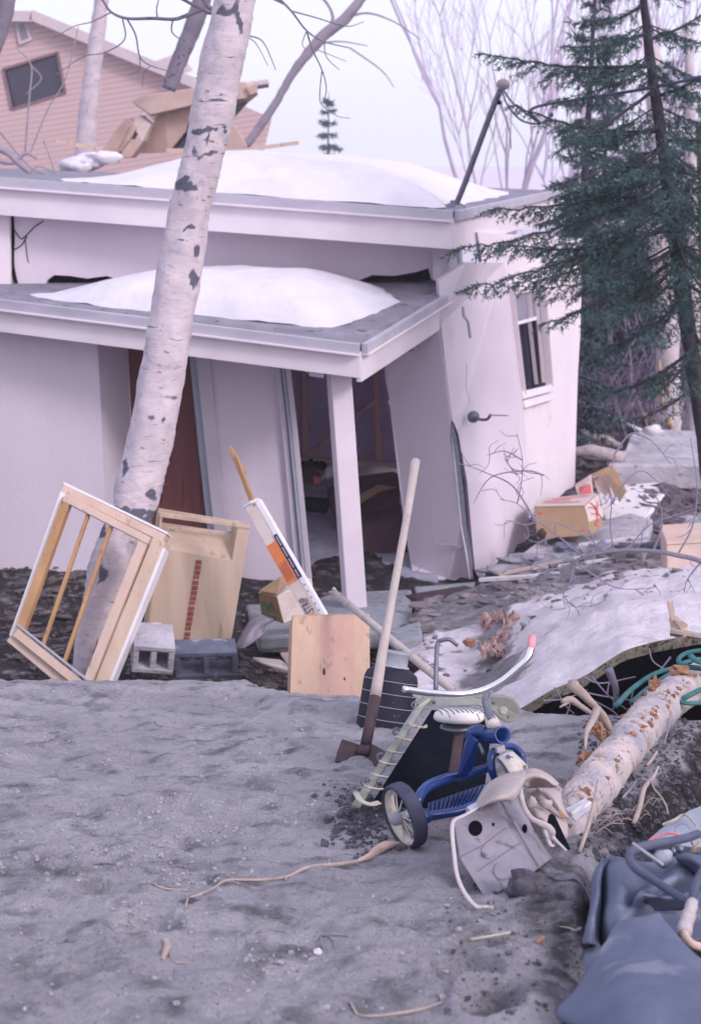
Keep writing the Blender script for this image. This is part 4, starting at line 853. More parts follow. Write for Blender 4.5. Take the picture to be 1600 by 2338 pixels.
disc(428, 768, 51, 56, .0002, .0012).build('hole', M['dark'], gb)
disc(558, 740, 11, 12, .0002, .0012, 12).build('small_hole', M['dark'], gb)
for cx, cy, r_ in ((520, 938, 52), (625, 1078, 68)):
    disc(cx, cy, r_, r_, -.002, .007).build('button', M['canvas'], gb, smooth=False, bevel=.004, angle=30)
sm_ = MB()
for pts in ([(300, 985), (480, 890), (640, 770), (655, 765)], [(440, 1080), (560, 1000), (700, 905), (760, 870)], [(545, 1080), (600, 1150), (650, 1240)]):
    sm_.tube([onf(x, y, .0002) for x, y in pts], .0013, 6)
sm_.build('seam', M['clothseam'], gb)
sd = (FTR - FBR).cross(off).normalized(); sd = -sd if sd.dot(CAM - FTR) < 0 else sd
sq = lambda u, v: FTR.lerp(FBR, v) + off * u + sd * .0015
MB().tube([sq(.12, .02), sq(.1, .5), sq(.12, .97)], .0014, 6).tube([sq(.16, .0), sq(.14, .5), sq(.16, .97)], .001, 6).build('seam', M['clothseam'], gb)
e1 = FTR.lerp(FBR, .5) + off * .45 + sd * .002; MB().ball(e1, .012, 12, (.6, .7, 1.1)).build('slot', M['darkcanvas'], gb)
MB().bar(K(372, 640, 3.42), K(440, 605, 3.44), .015, .018, up=fnr).build('buckle', M['bluegrey'], gb, bevel=.002)
MB().tube(cr([K(450, 610, 3.43), K(360, 665, 3.40), K(285, 700, 3.37), K(262, 740, 3.35), K(262, 830, 3.3), K(275, 960, 3.24), K(290, 1080, 3.17), K(322, 1180, 3.12), K(375, 1270, 3.08), K(440, 1335, 3.05), G(1107, 2074, .004, y1=6), G(1125, 2078, .004, y1=6)], 6), [.005, .006, .0055, .005, .005, .005, .004], 8, flat=.35).build('strap', M['webbing'], gb, smooth=True)
# khaki bag ------------------------------------------------------------------------------------------
kb = thing('canvas_bag', K(900, 900, 3.7), 'open khaki canvas bag with loose straps slumped over the grey case', 'bag')
C = [[K(400, 650, 3.5), K(430, 640, 3.46), K(470, 610, 3.42), K(500, 580, 3.42)],
     [K(470, 520, 3.60), K(520, 560, 3.45), K(570, 560, 3.38), K(620, 565, 3.42)],
     [K(530, 440, 3.72), K(590, 470, 3.5), K(660, 520, 3.4), K(700, 560, 3.42)],
     [K(640, 380, 3.85), K(690, 410, 3.62), K(740, 450, 3.5), K(745, 500, 3.48)],
     [K(790, 338, 3.95), K(795, 370, 3.8), K(790, 400, 3.7), K(770, 440, 3.6)]]
MB().grid(net(C, 6)).build('front_flap', M['khaki'], kb, smooth=True, solid=.006)
C = [[K(780, 345, 3.92), K(860, 335, 3.95), K(960, 380, 3.95), K(1035, 450, 3.9)],
     [K(770, 400, 3.8), K(850, 385, 3.84), K(930, 405, 3.86), K(1010, 460, 3.85)],
     [K(765, 440, 3.8), K(860, 430, 3.95), K(960, 440, 3.95), K(1045, 475, 3.84)],
     [K(800, 470, 3.9), K(880, 470, 4.0), K(960, 475, 4.0), K(1040, 480, 3.86)]]
MB().grid(net(C, 6)).build('rim_fold', M['khaki'], kb, smooth=True, solid=.006)
C = [[K(870, 475, 3.85), K(940, 475, 3.86), K(1000, 475, 3.85), K(1052, 478, 3.82)],
     [K(900, 500, 3.82), K(950, 510, 3.80), K(1010, 540, 3.78), K(1050, 560, 3.80)],
     [K(955, 555, 3.80), K(1000, 580, 3.76), K(1040, 610, 3.75), K(1075, 640, 3.78)],
     [K(1010, 620, 3.78), K(1040, 650, 3.75), K(1070, 680, 3.75), K(1105, 700, 3.78)]]
MB().grid(net(C, 6)).build('side_flap', M['khaki'], kb, smooth=True, solid=.006)
C = [[K(790, 480, 3.98), K(880, 470, 4.05), K(970, 480, 4.05), K(1050, 600, 3.95)],
     [K(795, 560, 3.9), K(850, 580, 3.82), K(930, 590, 3.86), K(1060, 680, 3.86)],
     [K(800, 640, 3.85), K(860, 660, 3.72), K(950, 660, 3.76), K(1080, 720, 3.8)],
     [K(840, 720, 3.78), K(890, 730, 3.70), K(980, 740, 3.72), K(1085, 790, 3.74)],
     [K(900, 830, 3.7), K(940, 840, 3.66), K(1000, 850, 3.68), K(1070, 830, 3.72)]]
def rumple(P, a, s, seed=0):
    return [[p + Vector((0, -1, .3)) * (a * mnoise.noise(p * s + Vector((seed, 0, 0))) + a * .30 * (.35 - abs(mnoise.noise(p * s * 2.7 + Vector((seed, 3, 0)))))) for p in r] for r in P]
MB().grid(rumple(net(C, 8), .05, 9)).build('body', M['khaki'], kb, smooth=True, solid=.006)
MB().slab([K(960, 670, 3.66), K(985, 690, 3.66), K(1095, 930, 3.52), K(1080, 935, 3.5), K(940, 760, 3.6)], Vector((.01, .01, 0))).build('dark_flap', M['darkcanvas'], kb)
MB().tube(cr([K(755, 460, 3.55), K(760, 530, 3.5), K(785, 620, 3.5), K(830, 690, 3.5), K(900, 730, 3.5), K(960, 760, 3.5), K(990, 800, 3.5), K(1000, 840, 3.5), K(1090, 930, 3.45)], 6), [.005, .007, .007, .007, .009, .009, .005, .003], 8, flat=.35).build('strap', M['webbing'], kb, smooth=True)
MB().tube(cr([K(930, 780, 3.55), K(950, 830, 3.52), K(975, 890, 3.48), K(1000, 890, 3.48)], 5), [.005, .006, .005], 8, flat=.3).build('strap', M['webbing'], kb, smooth=True)
MB().ball(K(830, 580, 3.72), .018, 12, (1, .8, 1), .5, 1).ball(K(940, 590, 3.74), .016, 12, (1.3, .8, .8), .5, 4).build('knot', M['khaki'], kb, smooth=True)
MB().bar(K(1035, 640, 3.72), K(1075, 690, 3.7), .012, .006, up=CF).build('buckle', M['pinedark'], kb, bevel=.002)
# perforated plate
pp = thing('perforated_plate', W(1320, 1865, 3.95), 'small white plate with punched holes along its edges, at the lower end of the log', 'plate')
a, b, c, d = K(1080, 625, 3.9), K(1225, 545, 3.95), K(1283, 615, 3.85), K(1155, 712, 3.78)
MB().slab([a, b, c, d], (0, .004, -.006)).build('plate', M['white'], pp, bevel=.001)
MB().tube([K(1120, 660, 3.835), K(1255, 580, 3.895)], .010, 10, flat=.6).build('fold', M['white'], pp, smooth=True)
hm = MB(); nn = (b - a).cross(d - a).normalized(); nn = -nn if nn.y > 0 else nn
for k in range(9):
    for v in (.14, .86):
        p = a.lerp(b, .08 + k * .105).lerp(d.lerp(c, .08 + k * .105), v); hm.lathe(p, nn, [(0, .0012), (.0026, .0012), (.003, 0)], 8)
hm.build('punched_hole', M['dark'], pp)
# log ------------------------------------------------------------------------------------------------------
lg = thing('peeled_log', W(1400, 1760, 4.6), 'large peeled log with shaggy orange bark, running up the right bank', 'log')
lp = [W(1262, 1905, 3.92), W(1330, 1830, 4.15), W(1395, 1745, 4.5), W(1455, 1670, 4.9), W(1520, 1605, 5.35), W(1600, 1552, 5.9), W(1760, 1470, 6.8)]
curve = cr(lp, 10); mb = MB(); mb.tube(curve, [.064, .066, .068, .070, .073, .076, .08], 28); 
vs = []
for i, v in enumerate(mb.v):
    q = Vector(v); k = min(i // 28, len(curve) - 1); cpt = curve[k]; dd = (q - cpt).normalized()
    rdg = (mnoise.noise(Vector((q.x * 9, q.y * 5, q.z * 9))) * .012 + mnoise.noise(q * 40) * .006 + abs(mnoise.noise(q * 22)) * .010)
    vs.append(tuple(q + dd * rdg))
mb.v = vs; mb.build('trunk', M['log'], lg, smooth=True)
rr = random.Random(11); bb = MB()
for k in range(260):
    t = min(.92, rr.random() ** .8); kk = int(t * (len(curve) - 1)); c0 = curve[kk]; c1 = curve[min(kk + 1, len(curve) - 1)]; ax = (c1 - c0).normalized()
    u = ax.cross(Vector((0, 0, 1))).normalized(); v = u.cross(ax).normalized(); an = rr.choice([rr.gauss(2.75, .16), rr.gauss(2.75, .16), rr.gauss(.95, .14)]) + .12 * mnoise.noise(Vector((t * 25, 0, 0)))
    if mnoise.noise(Vector((t * 18, an, 3))) < -.12: continue
    rad_ = float(np.interp(t, [0, .5, 1], [.069, .074, .080])); dd = u * math.cos(an) + v * math.sin(an)
    bb.ball(c0 + dd * rad_, rr.uniform(.004, .011), 6, (rr.uniform(.6, 1.6), rr.uniform(.6, 1.6), rr.uniform(.5, 1.2)), 1.2, rr.random() * 90)
tag(bb.build('loose_bark', M['barkbit'], lg), None, None, kind='stuff')
bb = MB()
for k in range(900):
    t = rr.random() * .92; kk = int(t * (len(curve) - 1)); c0 = curve[kk]; c1 = curve[min(kk + 1, len(curve) - 1)]; ax = (c1 - c0).normalized()
    u = ax.cross(Vector((0, 0, 1))).normalized(); v = u.cross(ax).normalized(); an = rr.uniform(-.3, 3.4)
    rad_ = float(np.interp(t, [0, .5, 1], [.066, .071, .077])); dd = u * math.cos(an) + v * math.sin(an); p = c0 + dd * rad_
    s = rr.uniform(.006, .02); w = ax.lerp(dd, rr.uniform(-.1, .5)).normalized() * rr.choice((1, -1)); tt = w.cross(dd).normalized() * s * .16
    bb.add([p - tt, p + tt, p + w * s * 1.6 + dd * .005], [(0, 1, 2)])
tag(bb.build('bark_shreds', M['log'], lg, solid=.0012), None, None, kind='stuff')
stb = MB()
stb.tube(cr([W(1392, 1672, 4.75), W(1378, 1640, 4.72), W(1360, 1615, 4.7), W(1330, 1585, 4.68), W(1302, 1562, 4.66)], 5), [.013, .015, .014, .016, .020], 10, wob=.3)
for k in range(7): stb.tube([W(1312 + k * 1.5, 1572 - k, 4.66), W(1296 + k * 3, 1556 + (3 - k) * 2, 4.66 + .01 * k)], [.006, .0015], 5)
stb.build('broken_branch', M['root'], lg, smooth=True)
stb = MB(); stb.tube(cr([W(1350, 1630, 4.68), W(1325, 1612, 4.68), W(1300, 1597, 4.66), W(1282, 1602, 4.64)], 5), [.010, .011, .014, .008], 8, wob=.3).tube([W(1300, 1600, 4.66), W(1277, 1615, 4.62)], [.008, .003], 6); stb.build('broken_branch', M['root'], lg, smooth=True)
MB().tube(cr([W(1364, 1615, 4.64), W(1352, 1645, 4.6), W(1338, 1672, 4.56), W(1335, 1712, 4.5)], 5), [.015, .012, .009, .004], 10, wob=.3).build('broken_branch', M['root'], lg, smooth=True)
for k, (x, y, Yk, r_, sc3) in enumerate([(1365, 1666, 4.7, .02, (1, .8, 1.3)), (1372, 1680, 4.66, .014, (1, .8, 1.2)), (1335, 1730, 4.45, .016, (1.2, .8, 1)), (1492, 1563, 5.2, .022, (.9, .8, 1.2)), (1552, 1532, 5.6, .03, (1.4, .8, .6))]):
    MB().ball(W(x, y, Yk), r_, 10, sc3, 1.2, 3 + k).build('bark_lump', M['barkbit'], lg)
# green hose --------------------------------------------------------------------------------------------------
gh = thing('garden_hose', W(1590, 1530, 5.8), 'coiled dark green hose draped over the upper end of the log', 'hose')
MB().tube(cr([W(1405, 1612, 5.3), W(1440, 1575, 5.6), W(1490, 1540, 5.8), W(1545, 1522, 5.9), (W(1570, 1510, 5.95)), W(1630, 1500, 6.0)], 6), pxl(7, 5.6), 12, flat=.7).build('hose', M['teal'], gh, smooth=True)
MB().tube(cr([W(1440, 1605, 5.4), W(1480, 1570, 5.6), W(1540, 1530, 5.9)], 6), pxl(6, 5.6), 12, flat=.7).build('hose', M['teal'], gh, smooth=True)
lp_ = [W(1640, 1484, 5.7), W(1590, 1486, 5.7), W(1560, 1494, 5.7), W(1548, 1508, 5.68), W(1560, 1520, 5.66), W(1600, 1526, 5.66), W(1640, 1526, 5.7)]
MB().tube(cr(lp_, 6), pxl(7, 5.7), 12, flat=.7).build('hose', M['teal'], gh, smooth=True)
MB().tube(cr([W(1575, 1497, 5.66), W(1592, 1510, 5.62), W(1640, 1522, 5.6)], 6), pxl(8, 5.7), 12, flat=.7).build('hose', M['teal'], gh, smooth=True)
MB().tube(cr([W(1552, 1600, 5.30), W(1572, 1588, 5.3), W(1605, 1572, 5.35), W(1660, 1556, 5.5)], 6), pxl(8, 5.3), 12, flat=.7).build('hose', M['teal'], gh, smooth=True)
MB().tube(cr([W(1552, 1603, 5.26), W(1580, 1606, 5.25), W(1640, 1602, 5.3)], 6), pxl(7, 5.3), 12, flat=.7).build('hose', M['teal'], gh, smooth=True)
# blue rubberised sheet -------------------------------------------------------------------------------------------
def Nn(cx, cy, Yd): return W(1200 + cx / 3.975, 1850 + cy / 3.975, Yd - .06)
bs = thing('rubberised_sheet', Nn(900, 1500, 2.6), 'large blue grey rubberised sheet folded over the bank, lower right', 'sheet')
def fold_row(pts): return [Nn(*p) for p in pts]
C = [fold_row([(690, 425, 3.32), (735, 428, 3.40), (760, 425, 3.42), (830, 422, 3.32), (920, 440, 3.36), (1120, 470, 3.46), (1300, 430, 3.50), (1480, 400, 3.56), (1900, 380, 3.66)]),
     fold_row([(615, 590, 3.22), (660, 575, 3.16), (705, 560, 3.30), (770, 560, 3.16), (880, 590, 3.10), (1060, 610, 3.22), (1200, 600, 3.26), (1380, 560, 3.16), (1900, 560, 3.4)]),
     fold_row([(592, 820, 3.10), (640, 810, 3.02), (688, 820, 3.18), (740, 830, 3.03), (860, 840, 2.94), (960, 860, 3.00), (1060, 765, 2.94), (1240, 790, 3.16), (1900, 740, 3.3)]),
     fold_row([(562, 1020, 2.98), (615, 1020, 2.90), (680, 1020, 3.07), (720, 1010, 2.95), (830, 1000, 2.86), (950, 960, 2.88), (1100, 975, 3.02), (1260, 960, 3.14), (1900, 960, 3.2)]),
     fold_row([(515, 1220, 2.90), (590, 1210, 2.84), (685, 1260, 3.00), (725, 1190, 2.92), (810, 1150, 2.84), (890, 1130, 2.86), (1050, 1140, 3.0), (1350, 1180, 3.06), (1900, 1200, 3.06)])]
MB().grid(rumple(net(C, 12), .03, 5)).build('upper_fold', M['bluecloth'], bs, smooth=True, solid=.007)
C = [[Nn(860, 1040, 2.80), Nn(960, 1010, 2.77), Nn(1090, 990, 2.76), Nn(1200, 960, 2.77), Nn(1230, 985, 2.76)],
     [Nn(760, 1180, 2.72), Nn(920, 1170, 2.69), Nn(1080, 1160, 2.66), Nn(1230, 1120, 2.68), Nn(1330, 1100, 2.69)],
     [Nn(640, 1350, 2.64), Nn(880, 1350, 2.57), Nn(1080, 1340, 2.55), Nn(1300, 1300, 2.57), Nn(1500, 1290, 2.6)],
     [Nn(500, 1540, 2.56), Nn(800, 1540, 2.45), Nn(1080, 1540, 2.41), Nn(1380, 1500, 2.44), Nn(1750, 1500, 2.48)],
     [Nn(390, 1690, 2.50), Nn(700, 1720, 2.38), Nn(1050, 1740, 2.31), Nn(1450, 1740, 2.32), Nn(1850, 1740, 2.36)],
     [Nn(280, 1842, 2.44), Nn(600, 1950, 2.33), Nn(1000, 1980, 2.25), Nn(1500, 1980, 2.22), Nn(1950, 1980, 2.24)],
     [Nn(500, 2000, 2.40), Nn(700, 2150, 2.28), Nn(1000, 2200, 2.18), Nn(1500, 2200, 2.14), Nn(1950, 2200, 2.16)]]
MB().grid(rumple(net(C, 12), .045, 4, 3)).build('lower_flap', M['bluecloth'], bs, smooth=True, solid=.007)
C = [[Nn(560, 1200, 2.93), Nn(640, 1230, 2.9), Nn(690, 1290, 2.85)], [Nn(525, 1320, 2.85), Nn(600, 1340, 2.8), Nn(660, 1380, 2.76)], [Nn(540, 1480, 2.72), Nn(560, 1490, 2.7), Nn(600, 1480, 2.68)]]
MB().grid(net(C, 5)).build('under_fold', M['bluecloth'], bs, smooth=True, solid=.007)
C = [fold_row([(1055, 762, 2.86), (1150, 775, 2.90), (1300, 790, 2.97), (1480, 760, 3.0)]), fold_row([(1080, 790, 2.90), (1180, 815, 2.96), (1320, 830, 3.02), (1500, 800, 3.06)]), fold_row([(1090, 880, 3.02), (1200, 900, 3.08), (1340, 900, 3.12), (1520, 900, 3.14)])]
MB().grid(net(C, 5)).build('pocket_fold', M['bluecloth'], bs, smooth=True, solid=.006)
C = [[Nn(1340, 400, 3.35), Nn(1460, 395, 3.3), Nn(1600, 420, 3.3), Nn(1750, 430, 3.3)], [Nn(1370, 440, 3.25), Nn(1480, 430, 3.15), Nn(1620, 470, 3.15), Nn(1800, 480, 3.2)], [Nn(1440, 520, 3.25), Nn(1520, 500, 3.15), Nn(1640, 520, 3.12), Nn(1800, 530, 3.2)], [Nn(1540, 590, 3.2), Nn(1600, 560, 3.12), Nn(1700, 560, 3.12), Nn(1850, 560, 3.2)]]
MB().grid(net(C, 5)).build('roll', M['bluecloth'], bs, smooth=True, solid=.007)
# black hoses on the sheet
bh_ = thing('suction_hose', Nn(950, 420, 3.2), 'thick blue black hose bent in a hairpin on top of the folded sheet', 'hose')
MB().tube(cr([Nn(1560, 215, 3.42), Nn(1420, 260, 3.36), Nn(1200, 300, 3.28), Nn(1050, 335, 3.2), Nn(960, 375, 3.14), Nn(940, 440, 3.08), Nn(1000, 530, 3.02), Nn(1120, 610, 2.98), Nn(1260, 700, 2.94), Nn(1440, 815, 2.88), Nn(1560, 850, 2.86)], 8), [pxl(10.5, 3.3), pxl(11, 3.2), pxl(10.5, 3.0), pxl(10, 2.9)], 20).build('hose', M['hose'], bh_, smooth=True)
MB().tube(cr([Nn(1640, 500, 2.95), Nn(1590, 580, 2.9), Nn(1540, 680, 2.87), Nn(1500, 840, 2.84)], 6), pxl(10.5, 2.9), 18).build('hose', M['hose'], bh_, smooth=True)
cp = thing('crusted_pipe', Nn(1450, 1000, 2.8), 'short white-crusted elbow pipe lying on the blue sheet at the right edge', 'pipe')
pth = cr([Nn(1512, 820, 2.84), Nn(1480, 930, 2.81), Nn(1445, 1040, 2.78), Nn(1440, 1130, 2.75), Nn(1500, 1210, 2.72), Nn(1620, 1250, 2.72)], 8)
MB().tube(pth[:24], [pxl(11, 2.8), pxl(14, 2.8), pxl(12, 2.8), pxl(16, 2.8), pxl(14, 2.8), pxl(17, 2.8), pxl(15, 2.8)], 18, wob=.35).build('crusted_end', M['corroded'], cp, smooth=True)
MB().tube(pth[22:], pxl(10, 2.75), 16).build('elbow', M['cardpink'], cp, smooth=True)
for k in (9, 16, 22):
    MB().lathe(pth[k], (pth[k + 1] - pth[k]), [(pxl(15, 2.8), -.004), (pxl(18, 2.8), 0), (pxl(15, 2.8), .004)], 20).build('collar', M['corroded'], cp, smooth=True)
# grey panel behind the hose
gp_ = thing('grey_panel', Nn(1400, 200, 3.9), 'bent blue grey metal panel behind the hairpin hose', 'panel')
MB().slab([Nn(1100, 270, 3.75), Nn(1290, 110, 3.95), Nn(1480, 0, 4.1), Nn(1900, -160, 4.3), Nn(1900, 330, 3.6), Nn(1500, 330, 3.55), Nn(1200, 300, 3.62)], (0, .02, -.03)).build('sheet', M['bluegrey'], gp_, bevel=.003)
MB().lathe(Nn(1420, 200, 3.70), (-.1, -1, .6), [(.022, 0), (.024, .002), (.022, .003)], 20).build('pressed_ring', M['steel'], gp_)
wr_ = MB().tube(cr([Nn(1120, 275, 3.55), Nn(1220, 225, 3.6), Nn(1320, 210, 3.6), Nn(1380, 222, 3.6)], 5), .003, 6)
tag(wr_.build('red_wire', M['red'], None), 'thin red wire looped over the thick hairpin hose', 'wire')
tag(MB().tube(cr([Nn(1240, 130, 3.9), Nn(1340, 90, 3.9), Nn(1430, 40, 3.95), Nn(1500, 85, 3.85), Nn(1550, 150, 3.75)], 5), .004, 6).build('yellow_wire', M['cord'], None), 'thin yellow wire lying over the grey metal panel', 'wire')
tag(MB().tube([Nn(970, 300, 3.12), Nn(1080, 380, 3.05), Nn(1240, 492, 3.0)], .0035, 6).build('thin_rod', M['wire'], None), 'thin pale rod crossing the bend of the thick hose', 'rod')
oc = thing('orange_cord', Nn(1520, 350, 3.3), 'tangled brown cord with small fittings beside the hose at the right edge', 'cord')
MB().tube(cr([Nn(1500, 290, 3.4), Nn(1520, 330, 3.35), Nn(1510, 390, 3.3), Nn(1540, 330, 3.3), Nn(1560, 290, 3.35)], 5), .003, 6).build('cord', M['card'], oc)
MB().ball(Nn(1330, 370, 3.3), .011, 10).ball(Nn(1395, 350, 3.3), .011, 10).ball(Nn(1300, 400, 3.28), .009, 10).build('fitting', M['steel'], oc, smooth=True)
MB().ball(Nn(1250, 430, 3.22), .026, 14, (1, .8, .8), .4).build('fitting', M['bluegrey'], oc, smooth=True)
# twigs and roots on the sand ----------------------------------------------------------------------------------------
def gtwig(name, pts, r, mat, label, cat='root', y1=8, lift=.004, grp=None, extra=()):
    mb = MB(); mb.tube(cr([G(x, y, lift, y1=y1) for x, y in pts], 5), r, 7, wob=.35)
    for e, er in extra: mb.tube(cr([G(x, y, lift, y1=y1) for x, y in e], 4), er, 6, wob=.3)
    return tag(mb.build(name, mat, None, smooth=True), label, cat, grp)
gtwig('root', [(424, 2048), (440, 2052), (490, 2030), (520, 2015), (600, 2012), (655, 2005), (700, 1985), (760, 1978), (820, 1970)], [.002, .0035, .005, .006], M['root'], 'long thin root trailing over the open sand, left of the tricycle', extra=[([(430, 2055), (424, 2075)], .003), ([(655, 2004), (652, 2016)], .003), ([(530, 2017), (545, 2022)], .002)])
rt_ = MB().tube(cr([G(816, 1971, .006, y1=8), G(842, 1962, .008, y1=8), G(862, 1950, .010, y1=8), G(885, 1938, .012, y1=8), G(915, 1932, .008, y1=8)], 5), [.005, .009, .014, .013, .004], 9, wob=.4)
tag(rt_.build('root', M['cardpink'], None, smooth=True), 'thick pinkish root end beside the tricycle wheel', 'root')
gtwig('root', [(322, 1 + 2022), (350, 2024), (375, 2034), (430, 2036)], .0022, M['root'], 'faint curved rootlet half buried in the sand above the open hollow', 'root')
gtwig('twig', [(376, 2150), (382, 2165), (372, 2195)], [.006, .008, .005], M['root'], 'short forked stick with orange bark in the sand, lower left', 'twig', extra=[([(378, 2160), (386, 2170)], .006), ([(386, 2180), (400, 2200), (425, 2203)], .002)])
gtwig('twig', [(733, 2142), (735, 2165), (741, 2176)], .0025, M['twig'], 'small grey forked twig beside the white stone', 'twig', extra=[([(733, 2140), (765, 2138), (795, 2140)], .0022), ([(750, 2142), (762, 2155), (763, 2168)], .0018)])
gtwig('root', [(817, 2322), (850, 2326), (920, 2318), (970, 2306), (1010, 2292)], [.002, .003, .0035, .002], M['root'], 'pale knotted rootlet at the bottom edge of the sand', 'root', extra=[([(800, 2295), (815, 2325)], .003)])
gtwig('straw', [(1072, 2158), (1115, 2146), (1163, 2134)], .0035, M['cord'], 'straight pale straw lying on the dark soil', 'straw')
gtwig('twig', [(1278, 2119), (1300, 2125), (1312, 2131), (1325, 2127)], [.002, .003, .004], M['root'], 'short pale twig touching the edge of the blue sheet', 'twig')
gtwig('wood_chip', [(1222, 2157), (1232, 2152), (1240, 2148)], [.004, .007, .004], M['barkbit'], 'small orange wood chip on the dark soil by the blue sheet', 'wood chip')
tag(MB().ball(G(725, 2180, .006, y1=6), .009, 8, (1, 1, 1.2), .5, 3).build('stone', M['white'], None), 'small bright white stone on the sand', 'stone')
rodthing('stick', [(1364, 1782, 3.95), (1355, 1830, 3.85), (1342, 1885, 3.72), (1322, 1945, 3.6)], [.003, .005, .0065, .006], M['root'], 'straight pale stick standing against the lower end of the log', 'stick', wob=.2)
rodthing('stick', [(1502, 1750, 4.45), (1490, 1775, 4.4), (1470, 1800, 4.3), (1460, 1840, 4.2), (1452, 1865, 4.1), (1445, 1880, 4.05)], [.004, .006, .008, .009, .009, .006], M['root'], 'crooked grey stick rising from the dark bank right of the log', 'stick', wob=.2)
rodthing('stick', [(1498, 1717, 4.75), (1486, 1735, 4.7), (1475, 1748, 4.65)], [.006, .008, .006], M['root'], 'short broken stick stub on the dark bank', 'stick', wob=.3)
rodthing('stick', [(1452, 1782, 4.45), (1440, 1800, 4.35), (1420, 1822, 4.25)], [.004, .006, .004], M['twig'], 'dark little stick lying in the dark soil below the log', 'stick')
rodthing('root', [(1486, 1783, 4.35), (1492, 1800, 4.3), (1510, 1822, 4.2), (1520, 1842, 4.15), (1524, 1858, 4.1)], .0028, M['root'], 'thin curved yellow root on the dark bank', 'root')
rodthing('twig', [(1526, 1640, 5.0), (1522, 1670, 4.95), (1514, 1700, 4.9)], .004, M['twig'], 'thin drooping twig hanging below the log', 'twig')
rr = random.Random(4); mb = MB()
for k in range(26):
    x = rr.gauss(1395, 55); y = rr.gauss(1860, 22); p = G(x, y, .004, y1=8); an = rr.uniform(-1, 1)
    q = p + Vector((math.cos(an), math.sin(an) * .6, rr.uniform(.0, .35))) * rr.uniform(.03, .10); mb.tube(cr([p, p.lerp(q, .5) + Vector((0, 0, .015)), q], 3), [.002, .001], 5)
tag(mb.build('rootlets', M['root'], None), 'tangle of fine pale rootlets beside the lower end of the log', 'rootlets', kind='stuff')
# crumbs and clods on the ground
def clods(name, n, fx, seed, mat, label, size=(.004, .014)):
    r = random.Random(seed); mb = MB()
    for k in range(n):
        x, y = fx(r); p = G(x, y, 0, y1=8); s = r.uniform(*size) * (1 if r.random() < .8 else 1.9)
        mb.ball(p + Vector((0, 0, s * .25)), s, 6, (r.uniform(.8, 1.3), r.uniform(.8, 1.3), r.uniform(.5, .9)), .9, r.random() * 50)
    return tag(mb.build(name, mat, None, smooth=False), label, 'soil', kind='stuff')
M['clod'] = pm('dark_clod', (.07, .068, .09), (.14, .13, .15), 30, .95, .5, 80)
M['pebble'] = pm('sand_crumb', (.46, .43, .47), (.30, .28, .32), 40, .95, .4, 80)
clods('soil_clods', 420, lambda r: (r.gauss(825, 34), r.gauss(1866, 34)), 1, M['clod'], 'dark damp soil clods scattered left of the tricycle wheel', (.002, .009))
_cc = [(100, 1690), (235, 1965), (395, 1828), (300, 1745), (60, 1970), (330, 2115), (440, 2010), (380, 1930), (270, 1590), (480, 1650), (600, 1760), (700, 1860), (780, 1800), (640, 2200), (150, 1850), (540, 1900)]
def _cl(r):
    if r.random() < .35: return (r.uniform(5, 1050), r.uniform(1580, 2330))
    a = r.choice(_cc); return (min(1100, max(3, r.gauss(a[0], 55))), min(2330, max(1575, r.gauss(a[1], 22))))
clods('sand_crumbs', 1600, _cl, 2, M['pebble'], 'small crumbs of grit scattered over the open sand', (.0012, .0042))
clods('soil_clods', 260, lambda r: (r.uniform(1020, 1400), r.uniform(2020, 2330)), 3, M['clod'], 'dark crumbs of soil on the slope near the blue sheet', (.001, .0042))
clods('soil_clods', 900, lambda r: (r.uniform(1320, 1600), r.uniform(1640, 1960)), 5, M['clod'], 'dark crumbs of soil on the bank right of the log', (.002, .009))
p = W(1188, 2015, 3.05)
tag(MB().ball(G(1190, 2040, .02, y1=6), .035, 16, (1, .8, 1), .9, 7).build('dirt_lump', M['clod'], None, smooth=True), 'rough brown dirt lump pressed against the grey case', 'lump')
# ------------------------------------------------------------------ snow-covered broken ground slab behind the tricycle
sl_ = thing('snowy_ground_slab', W(1300, 1500, 7.0), 'tilted slab of frozen turf under dirty snow, broken off above a dark hollow', 'ground slab')
edge = [(938, 1600, 6.9), (1000, 1640, 6.7), (1100, 1650, 6.55), (1186, 1618, 6.5), (1260, 1575, 6.5), (1330, 1545, 6.6), (1400, 1500, 6.7), (1440, 1480, 6.75), (1510, 1462, 6.9), (1570, 1452, 7.0), (1640, 1440, 7.1), (1800, 1430, 7.3)]
back = [(935, 1380, 10.6), (985, 1362, 10.9), (1060, 1345, 11.2), (1120, 1330, 11.3), (1180, 1315, 11.4), (1250, 1300, 11.5), (1330, 1290, 11.5), (1400, 1282, 11.5), (1480, 1280, 11.5), (1550, 1275, 11.5), (1640, 1270, 11.5), (1800, 1265, 11.5)]
E3 = cr([W(*p) for p in edge], 8); B3 = cr([W(*p) for p in back], 8); m_ = 46; R = []
for j in range(m_ + 1):
    v = j / m_; row = []
    for i in range(len(E3)):
        p = E3[i].lerp(B3[i], v); q = i / len(E3)
        z = .10 * math.sin(math.pi * min(1, v * 1.2)) * (.4 + q) + .05 * float(fbm(p.x, p.y, 4, 1.6)) + .02 * float(fbm(p.x, p.y, 3, 6)) * (1 + 1.2 * v) + .035 * max(0, float(fbm(p.x * .6, p.y * 1.4, 3, 4))) * v
        z -= .16 * math.exp(-((q - .20) / .16) ** 2 - ((v - .35) / .2) ** 2)
        if j == 0: z = 0
        lf = math.exp(-i / 5); p = p + Vector((lf * (.22 * mnoise.noise(Vector((v * 6, 1, 0))) + .08 * mnoise.noise(Vector((v * 22, 4, 0)))), 0, 0)); z -= lf * .12
        row.append(p + Vector((0, 0, z)))
    R.append(row)
mb = MB().grid(R)
